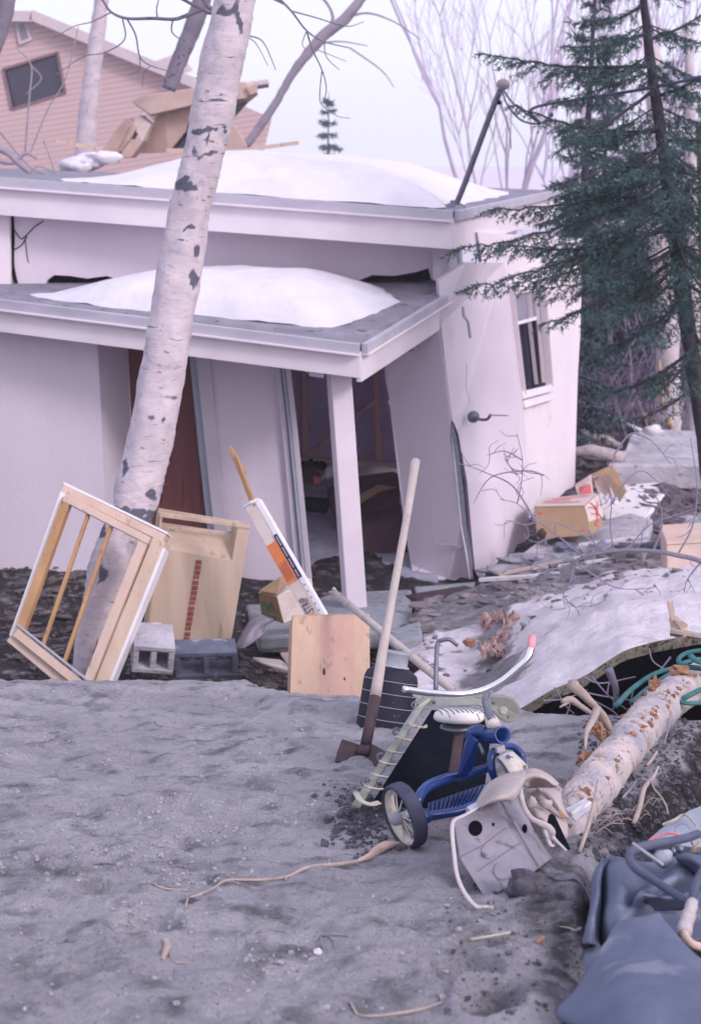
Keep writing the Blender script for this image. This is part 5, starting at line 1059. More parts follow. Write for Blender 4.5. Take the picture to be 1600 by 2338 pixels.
def snowcrust():
    m, n, l, b = newmat('patchy_snow_on_turf'); tc = n.new('ShaderNodeTexCoord')
    def nz(s, d=8): k = n.new('ShaderNodeTexNoise'); k.inputs['Scale'].default_value = s; k.inputs['Detail'].default_value = d; k.inputs['Roughness'].default_value = .65; l.new(tc.outputs['Object'], k.inputs['Vector']); return k.outputs[0]
    def rng(s, a, c): r = n.new('ShaderNodeMapRange'); r.inputs[1].default_value = a; r.inputs[2].default_value = c; l.new(s, r.inputs[0]); return r.outputs[0]
    def mix(f, a, c):
        x = n.new('ShaderNodeMix'); x.data_type = 'RGBA'; l.new(f, x.inputs[0])
        for i, q in ((6, a), (7, c)):
            if isinstance(q, tuple): x.inputs[i].default_value = (*q, 1)
            else: l.new(q, x.inputs[i])
        return x.outputs[2]
    at = n.new('ShaderNodeAttribute'); at.attribute_name = 'bare'
    e = n.new('ShaderNodeMath'); e.operation = 'MULTIPLY_ADD'; l.new(nz(2.6, 10), e.inputs[0]); e.inputs[1].default_value = 2.2; e.inputs[2].default_value = -1.1
    s = n.new('ShaderNodeMath'); s.operation = 'ADD'; l.new(e.outputs[0], s.inputs[0]); l.new(at.outputs['Fac'], s.inputs[1])
    snow = mix(rng(nz(6), .35, .65), (.84, .77, .83), (.68, .61, .68)); dirt = mix(rng(nz(12), .35, .65), (.16, .16, .19), (.30, .28, .30))
    c = mix(rng(s.outputs[0], .38, .58), snow, dirt); c = mix(rng(nz(45, 3), .70, .74), c, (.12, .11, .12)); l.new(c, b.inputs['Base Color']); b.inputs['Roughness'].default_value = .85
    bp = n.new('ShaderNodeBump'); bp.inputs['Strength'].default_value = .9; bp.inputs['Distance'].default_value = .05; l.new(nz(13, 10), bp.inputs['Height']); l.new(bp.outputs[0], b.inputs['Normal']); return m
top_ = mb.build('snow_crust', snowcrust(), sl_, smooth=True)
at = top_.data.attributes.new('bare', 'FLOAT', 'POINT'); bare = []
for j in range(m_ + 1):
    for i in range(len(E3)):
        v = j / m_; q = i / len(E3)
        bare.append(max(.80 * math.exp(-((q - .22) / .12) ** 2 - ((v - .30) / .24) ** 2), .85 * float(sm(.45, .68, v)) * float(1 - .45 * q), .35 * float(sm(.10, 0.0, q)), .12 + .1 * float(sm(.1, .5, v))))
at.data.foreach_set('value', bare)
lo = []
for k in range(4):
    lo.append([p + Vector((.0, .012 * k + .012 * mnoise.noise(p * 14), -.034 * k + (.006 * mnoise.noise(p * 25) if k else 0))) for p in E3])
MB().grid(lo[:3]).build('broken_edge', pm('turf_edge', (.30, .27, .20), (.20, .19, .17), 20, .95, .9, 50, spots=(.06, .06, .05), spotscale=40, spotth=.56), sl_, smooth=True)
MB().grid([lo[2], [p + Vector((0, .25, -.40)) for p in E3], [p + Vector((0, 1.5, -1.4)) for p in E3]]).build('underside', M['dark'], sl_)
rr_ = random.Random(31); ch = MB()
for k in range(420):
    i = rr_.randint(2, len(E3) - 12); j = min(m_ - 1, int(m_ * (.35 + .65 * rr_.random() ** .7))); p = R[j][i] + Vector((rr_.uniform(-.03, .03), 0, .004)); s_ = rr_.choice((.006, .01, .016, .03)) * rr_.uniform(.6, 1.3) * (.4 + j / m_)
    ch.ball(p, s_, 6, (rr_.uniform(.7, 2.6), rr_.uniform(.7, 1.5), rr_.uniform(.3, .8)), 1.4, rr_.random() * 90)
tag(ch.build('debris', pm('dark_debris', (.10, .09, .11), (.34, .29, .30), 4, .95, .4, 40), None), 'dark chips and clods scattered over the snowy turf slab', 'debris', kind='stuff')
# dark hollow wall under the slab
hb_ = MB().grid([[Vector((x, 7.6 + .3 * math.sin(x * 3), z)) for x in np.linspace(-.2, 4.2, 12)] for z in (2.0, 1.2, .4, -.6)])
# brown crumpled paper --------------------------------------------------------------------------------
def crumple(c, w, h, d, seed, n=16, amp=.35):
    r = []
    for j in range(n):
        row = []
        for i in range(n):
            u, v = i / (n - 1) - .5, j / (n - 1) - .5
            q = Vector((u * 6 + seed, v * 6, seed)); row.append(Vector(c) + Vector((u * w + amp * w * .3 * mnoise.noise(q), d * (v + .3 * mnoise.noise(q + Vector((9, 0, 0)))), h * (.4 + 1.0 * abs(mnoise.noise(q * .8 + Vector((0, 7, 0)))) - 1.2 * (u * u + v * v)))))
        r.append(row)
    return r
mb = MB()
for k, (x, y, Yd, w, h, d) in enumerate([(1135, 1432, 9.2, .22, .12, .25), (1178, 1432, 9.0, .20, .12, .2), (1160, 1470, 8.6, .22, .1, .16), (1125, 1494, 8.35, .16, .10, .2)]): mb.grid(crumple(W(x, y, Yd), w, h, d, k * 3.3))
tag(mb.build('crumpled_paper', M['wetpaper'], None, smooth=False, solid=.003), 'crumpled brown wet paper lying on the dirty snow slab', 'paper')
tag(MB().ball(W(1070, 1466, 8.5), .03, 10, (1.3, 1, .8), 1.0, 4).build('leaf_scrap', M['barkbit'], None), 'small orange scrap on the bare patch of the snow slab', 'scrap')
# foundation planks, slabs and stones along the house foot -------------------------------------------------
pl_ = [('plank', [(925, 1358, 11.3), (1062, 1336, 11.6), (1090, 1346, 11.5), (1080, 1352, 11.3), (960, 1372, 11.1)], .05, 'rust', 'split brown plank lying before the leaning grey panel', 'plank'),
       ('plank', [(945, 1340, 11.6), (1084, 1328, 11.8), (1082, 1336, 11.7), (950, 1350, 11.5)], .03, 'conc', 'thin grey board under the foot of the leaning grey panel', 'plank')]
for nm, pts, th, mt, lb, ct_ in pl_:
    tag(MB().slab([W(*p) for p in pts], (0, 0, -th)).build(nm, M[mt], None, bevel=.006), lb, ct_, 'planks at the foot of the house')
def rock(name, x, y, Yd, sx, sy, sz, mat, label, cat, seed, grp=None, wob=.8):
    mb = MB().ball(W(x, y, Yd), 1, 14, (sx, sy, sz), wob, seed); c = W(x, y, Yd)
    mb.v = [tuple(Vector(v) + (Vector(v) - c) * .18 * mnoise.noise(Vector(v) * 7)) for v in mb.v]
    return tag(mb.build(name, M[mat], None, smooth=False, bevel=.006), label, cat, grp)
slabs = [([(560, 1380, 11.2), (700, 1372, 11.3), (770, 1350, 11.5), (940, 1345, 11.6), (940, 1420, 10.5), (870, 1440, 10.0), (760, 1452, 9.9), (590, 1450, 10.0)], .14, 'conc', 'broken concrete step slab under the porch post'),
         ([(1190, 1262, 12.3), (1240, 1225, 13.3), (1330, 1200, 14.2), (1440, 1170, 14.3), (1490, 1185, 13.9), (1470, 1250, 12.4), (1330, 1262, 12.3), (1210, 1280, 12.0)], .22, 'conclight', 'thick pale concrete slab carrying the red-printed cartons'),
         ([(880, 1440, 9.3), (960, 1415, 9.6), (965, 1450, 9.0), (905, 1465, 8.9)], .10, 'conc', 'grey concrete lump right of the wooden cabinet'),
         ([(1385, 1108, 15.9), (1505, 1100, 16.1), (1522, 1118, 15.6), (1478, 1182, 14.2), (1380, 1180, 14.2), (1345, 1150, 14.8)], .05, 'white', 'flat pale sheet of board behind the open carton'),
         ([(1440, 990, 17.6), (1475, 978, 18.0), (1640, 985, 18.0), (1660, 1044, 16.9), (1420, 1040, 16.9)], .35, 'conclight', 'upper pale concrete block at the foot of the white birch'),
         ([(1392, 1046, 16.7), (1430, 1040, 16.9), (1660, 1044, 16.9), (1660, 1062, 16.1), (1388, 1060, 16.1)], .30, 'conclight', 'lower long grey concrete block at the right edge'),
         ([(1500, 1130, 16), (1560, 1118, 16.3), (1590, 1140, 15.8), (1520, 1160, 15.3)], .12, 'concdark', 'dark slab among the rubble at the right edge')]
for pts, th, mt, lb in slabs:
    mb = MB().slab([W(*p) for p in pts], (0, 0, -th)); tag(mb.build('concrete_slab', M[mt], None, bevel=.025), lb, 'slab', 'broken concrete around the house')
for k, a in enumerate([(1205, 1282, 12.1, .22, .14, .07, 'rock', 'rounded grey stone nearest the foot of the white wall panel'), (1262, 1285, 11.9, .20, .16, .08, 'rock', 'large flat pale stone below the concrete slab'),
            (1318, 1286, 11.8, .10, .12, .09, 'rock', 'pointed stone below the front lip of the concrete slab'), (1352, 1280, 11.8, .14, .14, .13, 'conc', 'squarish concrete chunk below the red-printed cartons'),
            (1150, 1300, 11.8, .18, .1, .035, 'rock', 'thin pale stone flake at the foot of the white panel'), (1225, 1310, 11.6, .2, .12, .03, 'rock', 'low pale flake below the large flat stone'),
            (1520, 1180, 15.5, .25, .3, .12, 'conc', 'grey rubble chunk right of the flat pale sheet'), (1590, 1200, 14.5, .3, .3, .15, 'rock', 'brownish rubble chunk at the right edge above the plain carton'),
            (1290, 1250, 12.4, .10, .10, .05, 'concdark', 'small dark chunk in the shade of the concrete slab'), (1425, 1165, 15.6, .1, .1, .05, 'rock', 'pale chunk beside the open carton')]):
    rock('stone', *a[:7], a[7], 'stone', k * 7.7, 'broken stones along the house foot')
tag(MB().slab([W(x, y, Yd) for x, y, Yd in [(1330, 1340, 11.2), (1410, 1312, 11.4), (1525, 1278, 11.6), (1530, 1290, 11.5), (1420, 1330, 11.2), (1340, 1355, 11.0)]], (0, 0, -.05)).build('weathered_board', M['dirtysnow'], None, bevel=.01), 'long snow-dusted weathered board lying right of the stones', 'board')
rb_ = random.Random(55)
_ord = 'first second third fourth fifth sixth seventh eighth ninth tenth eleventh twelfth thirteenth fourteenth fifteenth last'.split()
for k in range(16):
    x = 1100 + 31 * k + rb_.uniform(-9, 9); y = float(np.interp(x, [1100, 1230, 1330, 1590], [1322, 1300, 1275, 1215])) + rb_.uniform(-14, 22); Yb = float(np.interp(y, [1200, 1340], [12.9, 11.0])); an = rb_.uniform(-.5, .6); l_ = rb_.uniform(.25, .8)
    p = W(x, y, Yb) + Vector((0, 0, rb_.uniform(.0, .08))); q = p + Vector((math.cos(an) * l_, math.sin(an) * l_ * .7, rb_.uniform(-.06, .14)))
    mt = rb_.choice(['conc', 'rust', 'dirtysnow', 'concdark', 'cardpink', 'conc']); wb_ = rb_.uniform(.03, .12)
    lb = ('narrow ' if wb_ < .07 else 'wide ') + {'conc': 'grey', 'rust': 'dark brown', 'dirtysnow': 'pale snowy', 'concdark': 'dark slate', 'cardpink': 'tan'}[mt] + ' broken board, ' + _ord[k] + ' going right from the house foot'
    tag(MB().bar(p, q, wb_, rb_.uniform(.012, .03), w2=rb_.uniform(.02, .09)).build('broken_board', M[mt], None, bevel=.003), lb, 'board', 'broken boards in the rubble right of the house')
# cartons on the right ------------------------------------------------------------------------------------
cA = thing('cardboard_carton', W(1290, 1228, 12.6), 'closed carton with red print and pale top, on the concrete slab', 'carton')
a, b, c, d = W(1218, 1158, 13.0), W(1332, 1156, 12.9), W(1350, 1222, 12.6), W(1226, 1231, 12.7)
e, f_, g_ = W(1245, 1140, 13.6), W(1362, 1128, 13.6), W(1378, 1198, 13.2)
MB().hexa([d, c, g_, W(1240, 1215, 13.4), a, b, f_, e]).build('box', M['card'], cA, bevel=.008)
MB().slab([a + Vector((0, 0, .004)), b + Vector((0, 0, .004)), f_ + Vector((0, 0, .004)), e + Vector((0, 0, .004))], (0, 0, .006)).build('top_flap', M['cardlight'], cA)
MB().slab([b + Vector((.006, 0, 0)), b.lerp(c, .55) + Vector((.006, 0, 0)), f_.lerp(g_, .75) + Vector((.006, 0, 0)), f_ + Vector((.006, 0, 0))], (.003, 0, 0)).build('side_label', M['cardlight'], cA)
mb = MB(); bl = lambda u, v, o=.012: b.lerp(f_, u).lerp(c.lerp(g_, u), v) + Vector((o, -o * .5, 0))
for s in ([(.15, .1), (.5, .25), (.8, .7)], [(.35, .02), (.6, .3), (.5, .75)], [(.8, .15), (.7, .4), (.35, .8)], [(.25, .35), (.7, .55)]): mb.tube([bl(*q) for q in s], .012, 5, flat=.3)
al = lambda u, v: a.lerp(b, u).lerp(e.lerp(f_, u), v) + Vector((0, 0, .014))
for s in ([(.1, .3), (.85, .3)], [(.1, .5), (.6, .55)], [(.2, .75), (.9, .8)]): mb.tube([al(*q) for q in s], .013, 5, flat=.2)
fl_ = lambda u, v: a.lerp(b, u).lerp(d.lerp(c, u), v) + Vector((0, -.006, 0))
for u, v in ((.12, .2), (.86, .82)): mb.ball(fl_(u, v), .018, 8, (1, .2, 1))
mb.build('red_print', M['red'], cA)
cB = thing('cardboard_carton', W(1370, 1150, 14), 'open upturned carton with a red label, against the far wall corner', 'carton')
p1, p2, p3, p4 = W(1312, 1108, 14.6), W(1345, 1085, 14.6), W(1350, 1130, 14.2), W(1320, 1132, 14.2)
MB().slab([W(1310, 1105, 14.7), W(1350, 1082, 14.7), W(1395, 1062, 14.9), W(1398, 1072, 14.8), W(1356, 1092, 14.5), W(1320, 1125, 14.4)], (0, .03, -.02)).build('back_flap', M['card'], cB)
MB().slab([p1, p2, p3, p4], (.02, .02, 0)).build('side_wall', M['cardlight'], cB)
MB().slab([p1.lerp(p2, .15) + Vector((0, -.01, -.02)), p2 + Vector((0, -.01, -.03)), p3 + Vector((0, -.01, .02)), p4 + Vector((.02, -.01, .02))], (0, -.003, 0)).build('red_label', M['red'], cB)
MB().slab([W(1352, 1088, 14.6), W(1376, 1082, 14.6), W(1402, 1152, 14.0), W(1370, 1142, 14.1)], (.02, .03, 0)).build('inner_flap', M['cardpink'], cB)
MB().slab([W(1374, 1075, 14.5), W(1396, 1062, 14.6), W(1428, 1122, 14.0), W(1410, 1150, 13.9)], (.02, .03, 0)).build('outer_flap', M['card'], cB, bevel=.004)
tag(MB().grid(crumple(W(1385, 1150, 13.9), .22, .09, .3, 2.0)).build('paper_scrap', M['white'], None, solid=.003), 'white crumpled paper under the open upturned carton', 'paper')
cC = thing('cardboard_carton', W(1560, 1320, 9.5), 'plain tan carton cut off by the right edge, under bare twigs', 'carton')
a, b, c, d = W(1520, 1236, 9.8), W(1700, 1226, 9.9), W(1700, 1318, 9.6), W(1524, 1330, 9.5)
MB().slab([a, b, c, d], (0, .25, .06)).build('box', M['cardpink'], cC, bevel=.008)
MB().tube([a.lerp(d, .08) + Vector((0, -.006, 0)), b.lerp(c, .08) + Vector((0, -.006, 0))], .003, 5).build('flap_seam', M['card'], cC)
ct2 = thing('cardboard_tube', W(1535, 1215, 11.5), 'short white open pipe lying above the plain tan carton', 'pipe')
ta, tb = W(1527, 1218, 11.6), W(1562, 1226, 11.9); MB().lathe(ta, (Vector((.32, .35, -.12))), [(.05, .0), (.062, 0), (.064, .36), (0, .36), (.0, .34), (.05, .3)], 24).build('tube_wall', M['white'], ct2, smooth=True)
MB().lathe(ta, (Vector((.32, .35, -.12))), [(.0, .06), (.05, .06), (.05, .05), (0, .05)], 20).build('dark_core', M['dark'], ct2)
tag(MB().ball(W(1236, 1218, 12.35), .05, 12, (.8, .8, 1.0), .4, 3).build('blue_red_can', M['rust'], None, smooth=True), 'small dark red can beside the closed carton', 'can')
# logs and junk behind the wall corner
def farlog(pts, r, mat, label, wob=.3): return rodthing('fallen_branch', pts, r, M[mat], label, 'branch', group='broken branches behind the house corner', wob=wob, n=10)
farlog([(1300, 985, 19), (1340, 992, 18.8), (1380, 1005, 18.6), (1415, 1020, 18.4)], [.07, .08, .08, .05], 'log', 'upper broken pinkish log behind the house corner')
farlog([(1300, 1034, 16.6), (1345, 1028, 16.5), (1380, 1036, 16.4), (1425, 1046, 16.3)], [.05, .07, .08, .07], 'log', 'lower barkless log with a broken white end')
farlog([(1415, 932, 21), (1450, 926, 21), (1500, 932, 21)], [.05, .06, .04], 'birch', 'short white birch limb lying at the spruce foot')
farlog([(1462, 948, 20), (1490, 962, 20), (1510, 970, 20)], [.06, .07, .05], 'pinedark', 'yellow splintered wood piece by the white birch foot')
rodthing('guy_pole', [(1314, 910, 18), (1390, 950, 17.6), (1465, 984, 17.2)], .022, M['white'], 'thin white pole slanting down from behind the wall corner', 'pole')
tag(MB().ball(W(1490, 982, 17.2), .1, 10, (1.2, .8, .7), .5, 3).build('white_lump', M['white'], None, smooth=True), 'small white lump at the lower end of the thin white pole', 'lump')
# rubble heap texture far right: stuff
r = random.Random(21); mb = MB()
for k in range(1100):
    x = r.uniform(1310, 1640); Yy = r.uniform(12.5, 15.8) if x > 1400 else r.uniform(12.5, 22); px_ = x; p = Vector(((px_ - 800) / 3247 * Yy * 1.03, Yy, 0)); p.z = float(H(p.x, p.y)) + .03
    s = r.choice((.02, .03, .04, .05, .09)) * r.uniform(.7, 1.4); mb.ball(p, s, 6, (r.uniform(.6, 2.4), r.uniform(.7, 1.4), r.uniform(.4, 1.1)), 1.6, r.random() * 99)
tag(mb.build('rubble', pm('earth_rubble', (.09, .075, .095), (.20, .165, .18), 3, .95, .6, 40), None), 'heaped earth and broken clods behind the cartons', 'rubble', kind='stuff')
r = random.Random(22); mb = MB()
for k in range(2600):
    Yy = r.uniform(8.2, 11.6); px_ = r.uniform(20, 1000) if k < 1900 else r.uniform(1000, 1600); p = Vector(((px_ - 800) / 3150 * Yy * 1.03, Yy, 0)); p.z = float(H(p.x, p.y)) + .02
    s = r.choice((.004, .006, .009, .013, .022)) * r.uniform(.7, 1.3); mb.ball(p, s, 6, (r.uniform(.6, 2.6), r.uniform(.6, 1.6), r.uniform(.3, .9)), 1.6, r.random() * 99)
tag(mb.build('rubble', pm('brown_rubble', (.07, .055, .06), (.24, .19, .18), 3, .95, .6, 40), None), 'brown clods and chips on the ground along the house foot', 'rubble', kind='stuff')
# things inside the doorway ----------------------------------------------------------------------------------------
def slabthing(name, pts, th, mat, label, cat, grp=None, bev=.006):
    return tag(MB().slab([W(*p) for p in pts], th).build(name, M[mat], None, bevel=bev), label, cat, grp)
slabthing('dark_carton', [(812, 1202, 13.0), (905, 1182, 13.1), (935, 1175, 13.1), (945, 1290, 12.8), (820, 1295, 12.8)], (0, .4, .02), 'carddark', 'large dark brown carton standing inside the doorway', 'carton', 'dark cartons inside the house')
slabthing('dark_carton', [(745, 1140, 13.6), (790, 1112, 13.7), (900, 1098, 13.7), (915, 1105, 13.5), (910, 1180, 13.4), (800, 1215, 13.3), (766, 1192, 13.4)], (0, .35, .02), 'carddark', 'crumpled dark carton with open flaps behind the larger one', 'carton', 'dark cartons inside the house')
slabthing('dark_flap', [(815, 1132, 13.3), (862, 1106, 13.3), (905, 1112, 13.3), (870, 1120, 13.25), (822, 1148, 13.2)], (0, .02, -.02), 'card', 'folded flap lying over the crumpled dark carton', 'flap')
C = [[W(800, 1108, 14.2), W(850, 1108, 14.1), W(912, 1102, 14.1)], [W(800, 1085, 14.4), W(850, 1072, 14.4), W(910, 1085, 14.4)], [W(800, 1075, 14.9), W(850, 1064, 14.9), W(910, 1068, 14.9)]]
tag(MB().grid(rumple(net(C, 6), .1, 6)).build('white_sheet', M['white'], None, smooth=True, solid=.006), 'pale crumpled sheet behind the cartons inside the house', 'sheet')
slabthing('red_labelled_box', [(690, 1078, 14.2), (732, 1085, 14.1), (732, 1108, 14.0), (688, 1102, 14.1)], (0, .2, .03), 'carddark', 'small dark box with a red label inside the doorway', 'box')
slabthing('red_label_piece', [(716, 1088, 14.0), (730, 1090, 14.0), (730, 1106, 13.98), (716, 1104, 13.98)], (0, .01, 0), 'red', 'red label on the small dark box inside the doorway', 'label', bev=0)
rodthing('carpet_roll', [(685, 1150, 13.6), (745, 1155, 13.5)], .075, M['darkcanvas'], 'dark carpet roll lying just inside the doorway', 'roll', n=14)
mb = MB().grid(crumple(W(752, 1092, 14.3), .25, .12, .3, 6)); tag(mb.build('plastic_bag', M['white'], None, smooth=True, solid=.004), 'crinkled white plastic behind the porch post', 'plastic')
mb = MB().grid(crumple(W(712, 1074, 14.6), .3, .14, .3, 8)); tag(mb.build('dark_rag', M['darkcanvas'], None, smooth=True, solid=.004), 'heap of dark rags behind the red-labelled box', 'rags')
slabthing('floor_board', [(700, 1292, 12.7), (775, 1272, 12.9), (778, 1282, 12.8), (706, 1304, 12.6)], (0, 0, -.03), 'cardpink', 'short tan board lying across the doorway floor', 'board')
slabthing('threshold_beam', [(680, 1345, 12.0), (790, 1330, 12.2), (945, 1318, 12.3), (948, 1332, 12.2), (795, 1348, 12.1), (684, 1362, 11.9)], (0, .1, -.10), 'concdark', 'dark heavy beam along the doorway threshold', 'beam')
# ------------------------------------------------------------------ tilted neighbouring house, upper left
nb = thing('siding_house', W(150, 420, 30), 'tilted pink lap-sided neighbouring house behind the flat roof, upper left', 'house')
NB = 30
upv = (W(135, 120, NB) - W(163, 420, NB)).normalized()
upv = (W(10, 160, NB) - W(28, 250, NB)).normalized()
MS = siding(tuple(upv))
def hole_wall():
    mb = MB(); y = NB
    pts = [(-200, 60), (80, 45), (20, 158), (30, 250)]
    wx = [(8, 158), (132, 120), (150, 212), (28, 250)]
    outer = [(-200, 30), (75, 38), (240, 105), (440, 190), (560, 260), (560, 520), (-200, 520)]
    mb.slab([W(a, b, y) for a, b in [(-200, 30), (75, 38), (132, 120), (8, 158)]], (0, .1, 0))
    mb.slab([W(a, b, y) for a, b in [(-200, 30), (8, 158), (28, 250), (-200, 520)]], (0, .1, 0))
    mb.slab([W(a, b, y) for a, b in [(-200, 520), (28, 250), (150, 212), (560, 520)]], (0, .1, 0))
    mb.slab([W(a, b, y) for a, b in [(75, 38), (240, 105), (440, 190), (620, 270), (560, 520), (150, 212), (132, 120)]], (0, .1, 0))
    return mb
hole_wall().build('wall', MS, nb)
wn_ = MB().slab([W(a, b, NB + .08) for a, b in [(8, 158), (132, 120), (150, 212), (28, 250)]], (0, .02, 0)).build('window', M['blackglass'], nb)
mb = MB(); q = [W(a, b, NB - .01) for a, b in [(8, 158), (132, 120), (150, 212), (28, 250)]]
for k in range(4): mb.bar(q[k], q[(k + 1) % 4], .05, .04, up=(0, -1, 0))
mb.build('frame', pm('brown_frame', (.28, .18, .20), None, 4, .8, 0), wn_)
rf = MB(); rf.bar(W(72, 34, NB - .2), W(450, 192, NB - .2), .14, .20, up=(0, 0, 1)).bar(W(75, 38, NB - .2), W(-200, 36, NB - .2), .14, .2, up=(0, 0, 1)); rf.build('roof_edge', M['siding_white'], nb)
vf = MB(); vf.slab([W(a, b, NB - .06) for a, b in [(34, 52), (58, 44), (74, 92), (44, 104)]], (0, .05, 0)); v0_ = vf.build('gable_window', M['siding_white'], nb, bevel=.01)
MB().slab([W(a, b, NB - .075) for a, b in [(42, 56), (55, 52), (66, 86), (50, 92)]], (0, .01, 0)).build('pane', M['glass'], v0_)
rf2 = MB().slab([W(340, 145, NB + .3), W(410, 120, NB + .3), W(440, 160, NB + .3), W(395, 175, NB + .3)], (0, .1, 0)); rf2.build('eave_board', M['siding_white'], nb)
# wreck of a roof on top of the flat roof ------------------------------------------------------------------------------------
wr2 = thing('wrecked_roof_section', W(330, 360, 20), 'splintered tan plywood roof section lying overturned on the flat roof', 'wreckage')
WK = 20
def wq(pts, y, th, mat, nm, bev=.01): return MB().slab([W(a, b, y + (c[0] if c else 0)) for a, b, *c in pts], th).build(nm, M[mat], wr2, bevel=bev)
wq([(300, 350, .2), (372, 250), (440, 238), (424, 300), (385, 348)], WK, (0, .1, 0), 'wrecktan', 'plywood_panel')
wq([(380, 340), (440, 270), (560, 220), (568, 232), (520, 285), (470, 345)], WK + .3, (0, .1, 0), 'blackglass', 'dark_gap')
wq([(300, 232), (320, 220), (445, 200), (560, 186), (585, 205), (560, 225), (440, 240), (345, 262)], WK - .3, (0, .5, -.04), 'cardpink', 'roof_board')
wq([(540, 190), (612, 180), (612, 192), (560, 200)], WK - .2, (0, .3, -.03), 'siding_white', 'roof_board')
wq([(560, 200), (588, 190), (586, 212), (572, 218)], WK - .35, (0, .1, 0), 'wrecktan', 'broken_edge')
for k, (pts, mt) in enumerate([([(322, 242), (345, 228), (368, 250), (350, 275)], 'cardlight'), ([(300, 282), (318, 262), (345, 285), (325, 325)], 'cardlight'), ([(270, 300), (292, 268), (312, 290), (282, 345), (262, 350)], 'cardpink'), ([(232, 345), (262, 300), (285, 272), (296, 290), (262, 358)], 'wrecktan'), ([(300, 318), (330, 320), (300, 360), (268, 362)], 'wrecktan')]):
    wq(pts, WK - .15 - k * .05, (.02, .35, 0), mt, 'broken_board')
wq([(520, 270), (545, 300), (565, 335), (540, 345), (500, 345)], WK + .1, (0, .1, 0), 'cardpink', 'plywood_panel')
mb = MB(); mb.bar(W(130, 322, WK - .5), W(235, 340, WK - .4), .04, .05); mb.bar(W(380, 345, WK - .6), W(560, 345, WK - .5), .05, .05); mb.bar(W(480, 350, WK - .6), W(680, 325, WK - .3), .03, .04)
for k, (a_, b_) in enumerate((((130, 322), (235, 342)), ((380, 343), (575, 345)), ((500, 350), (682, 326)))):
    tag(MB().bar(W(*a_, WK - .5), W(*b_, WK - .4), .04, .05).build('plank', M['pinex'], None), ['loose plank pointing left from the roof wreckage', 'loose plank along the foot of the roof wreckage', 'long thin plank pointing right from the roof wreckage'][k], 'plank', 'loose planks in the roof wreckage')
for k, (x, y, a, c) in enumerate([(180, 378, .22, .10), (205, 370, .18, .1), (240, 360, .2, .08)]):
    tag(MB().ball(W(x, y, 17.5), 1, 14, (a, a * .8, c), .5, k * 5).build('snow_lump', M['snow'], None, smooth=True), ['low snow lump at the left end of the roof wreckage', 'middle snow lump on the roof left of the wreckage', 'snow lump touching the broken boards of the wreckage'][k], 'snow', 'snow lumps beside the roof wreckage')
# ------------------------------------------------------------------ trees
def fast_mesh(name, V, F3, mat, parent=None):
    me = bpy.data.meshes.new(name); V = np.asarray(V, np.float32).reshape(-1, 3); n = len(V)
    me.vertices.add(n); me.vertices.foreach_set('co', V.ravel()); F = np.arange(n) if F3 is None else np.asarray(F3).ravel()
    me.loops.add(len(F)); me.loops.foreach_set('vertex_index', F); k = len(F) // 3
    me.polygons.add(k); me.polygons.foreach_set('loop_start', np.arange(k) * 3); me.polygons.foreach_set('loop_total', np.full(k, 3))
    me.update(); me.materials.append(mat); o = bpy.data.objects.new(name, me); COL.objects.link(o)
    if parent is not None: par(o, parent)
    return o
def needles(segs, per_m, ln, wd, seed):
    "small flat blades around the twig segments (numpy): segs (k,2,3)"
    r = np.random.RandomState(seed); S = np.asarray(segs, float); d = S[:, 1] - S[:, 0]; L = np.linalg.norm(d, axis=1); cnt = np.maximum(2, (L * per_m).astype(int))
    idx = np.repeat(np.arange(len(S)), cnt); t = r.rand(len(idx)); base = S[idx, 0] + d[idx] * t[:, None]; dn_ = d[idx] / np.maximum(L[idx], 1e-6)[:, None]
    rv = r.randn(len(idx), 3); rv -= dn_ * np.sum(rv * dn_, 1)[:, None]; rv /= np.linalg.norm(rv, axis=1)[:, None]
    dr = dn_ * .75 + rv * .75; dr /= np.linalg.norm(dr, axis=1)[:, None]; sd = np.cross(dr, r.randn(len(idx), 3)); sd /= np.linalg.norm(sd, axis=1)[:, None]
    l_ = ln * r.uniform(.6, 1.3, len(idx))[:, None]; w_ = wd * .5
    return np.stack([base - sd * w_, base + sd * w_, base + dr * l_], 1)
def spruce_branch(p0, tip, segs, wood_, rnd, droop=.15, dens=.07, tw=.34, r0=.02):
    p0 = Vector(p0); tip = Vector(tip); L = (tip - p0).length; n = max(5, int(L / dens)); pts = []
    for i in range(n + 1):
        t = i / n; pts.append(p0.lerp(tip, t) + Vector((0, 0, -droop * L * math.sin(math.pi * t))) + Vector((rnd.uniform(-1, 1), rnd.uniform(-1, 1), rnd.uniform(-1, 1))) * .012 * L * t)
    wood_.tube(pts, [r0, r0 * .25], 5, cap=False)
    ax = (tip - p0).normalized(); sd = ax.cross(Vector((0, 0, 1)));  sd = sd.normalized() if sd.length > .05 else Vector((1, 0, 0))
    for i in range(max(1, n // 5), n + 1):
        t = i / n; segs.append((pts[i - 1], pts[i])) if t > .3 else None
        for s in (-1, 1):
            if rnd.random() < .13: continue
            l_ = L * tw * (1.08 - t) * rnd.uniform(.7, 1.25) + .05
            dd = (ax * rnd.uniform(.5, .9) + sd * s * rnd.uniform(.5, .95) + Vector((0, 0, rnd.uniform(-.5, -.02)))).normalized()
            q = pts[i] + dd * l_ * .5 + Vector((0, 0, .02 * l_)); e = pts[i] + dd * l_ + Vector((0, 0, -.14 * l_)); segs += [(pts[i], q), (q, e)]
            m = int(l_ / .09)
            for k in range(1, m + 1):
                f = k / (m + 1); c_ = pts[i].lerp(e, f); s2 = rnd.choice((-1, 1)); d3 = (dd * .7 + sd.cross(dd).cross(dd) * 0 + dd.cross(Vector((0, 0, 1))) * s2 * .7 + Vector((0, 0, rnd.uniform(-.45, .1)))).normalized()
                segs.append((c_, c_ + d3 * l_ * .38 * (1.1 - f)))
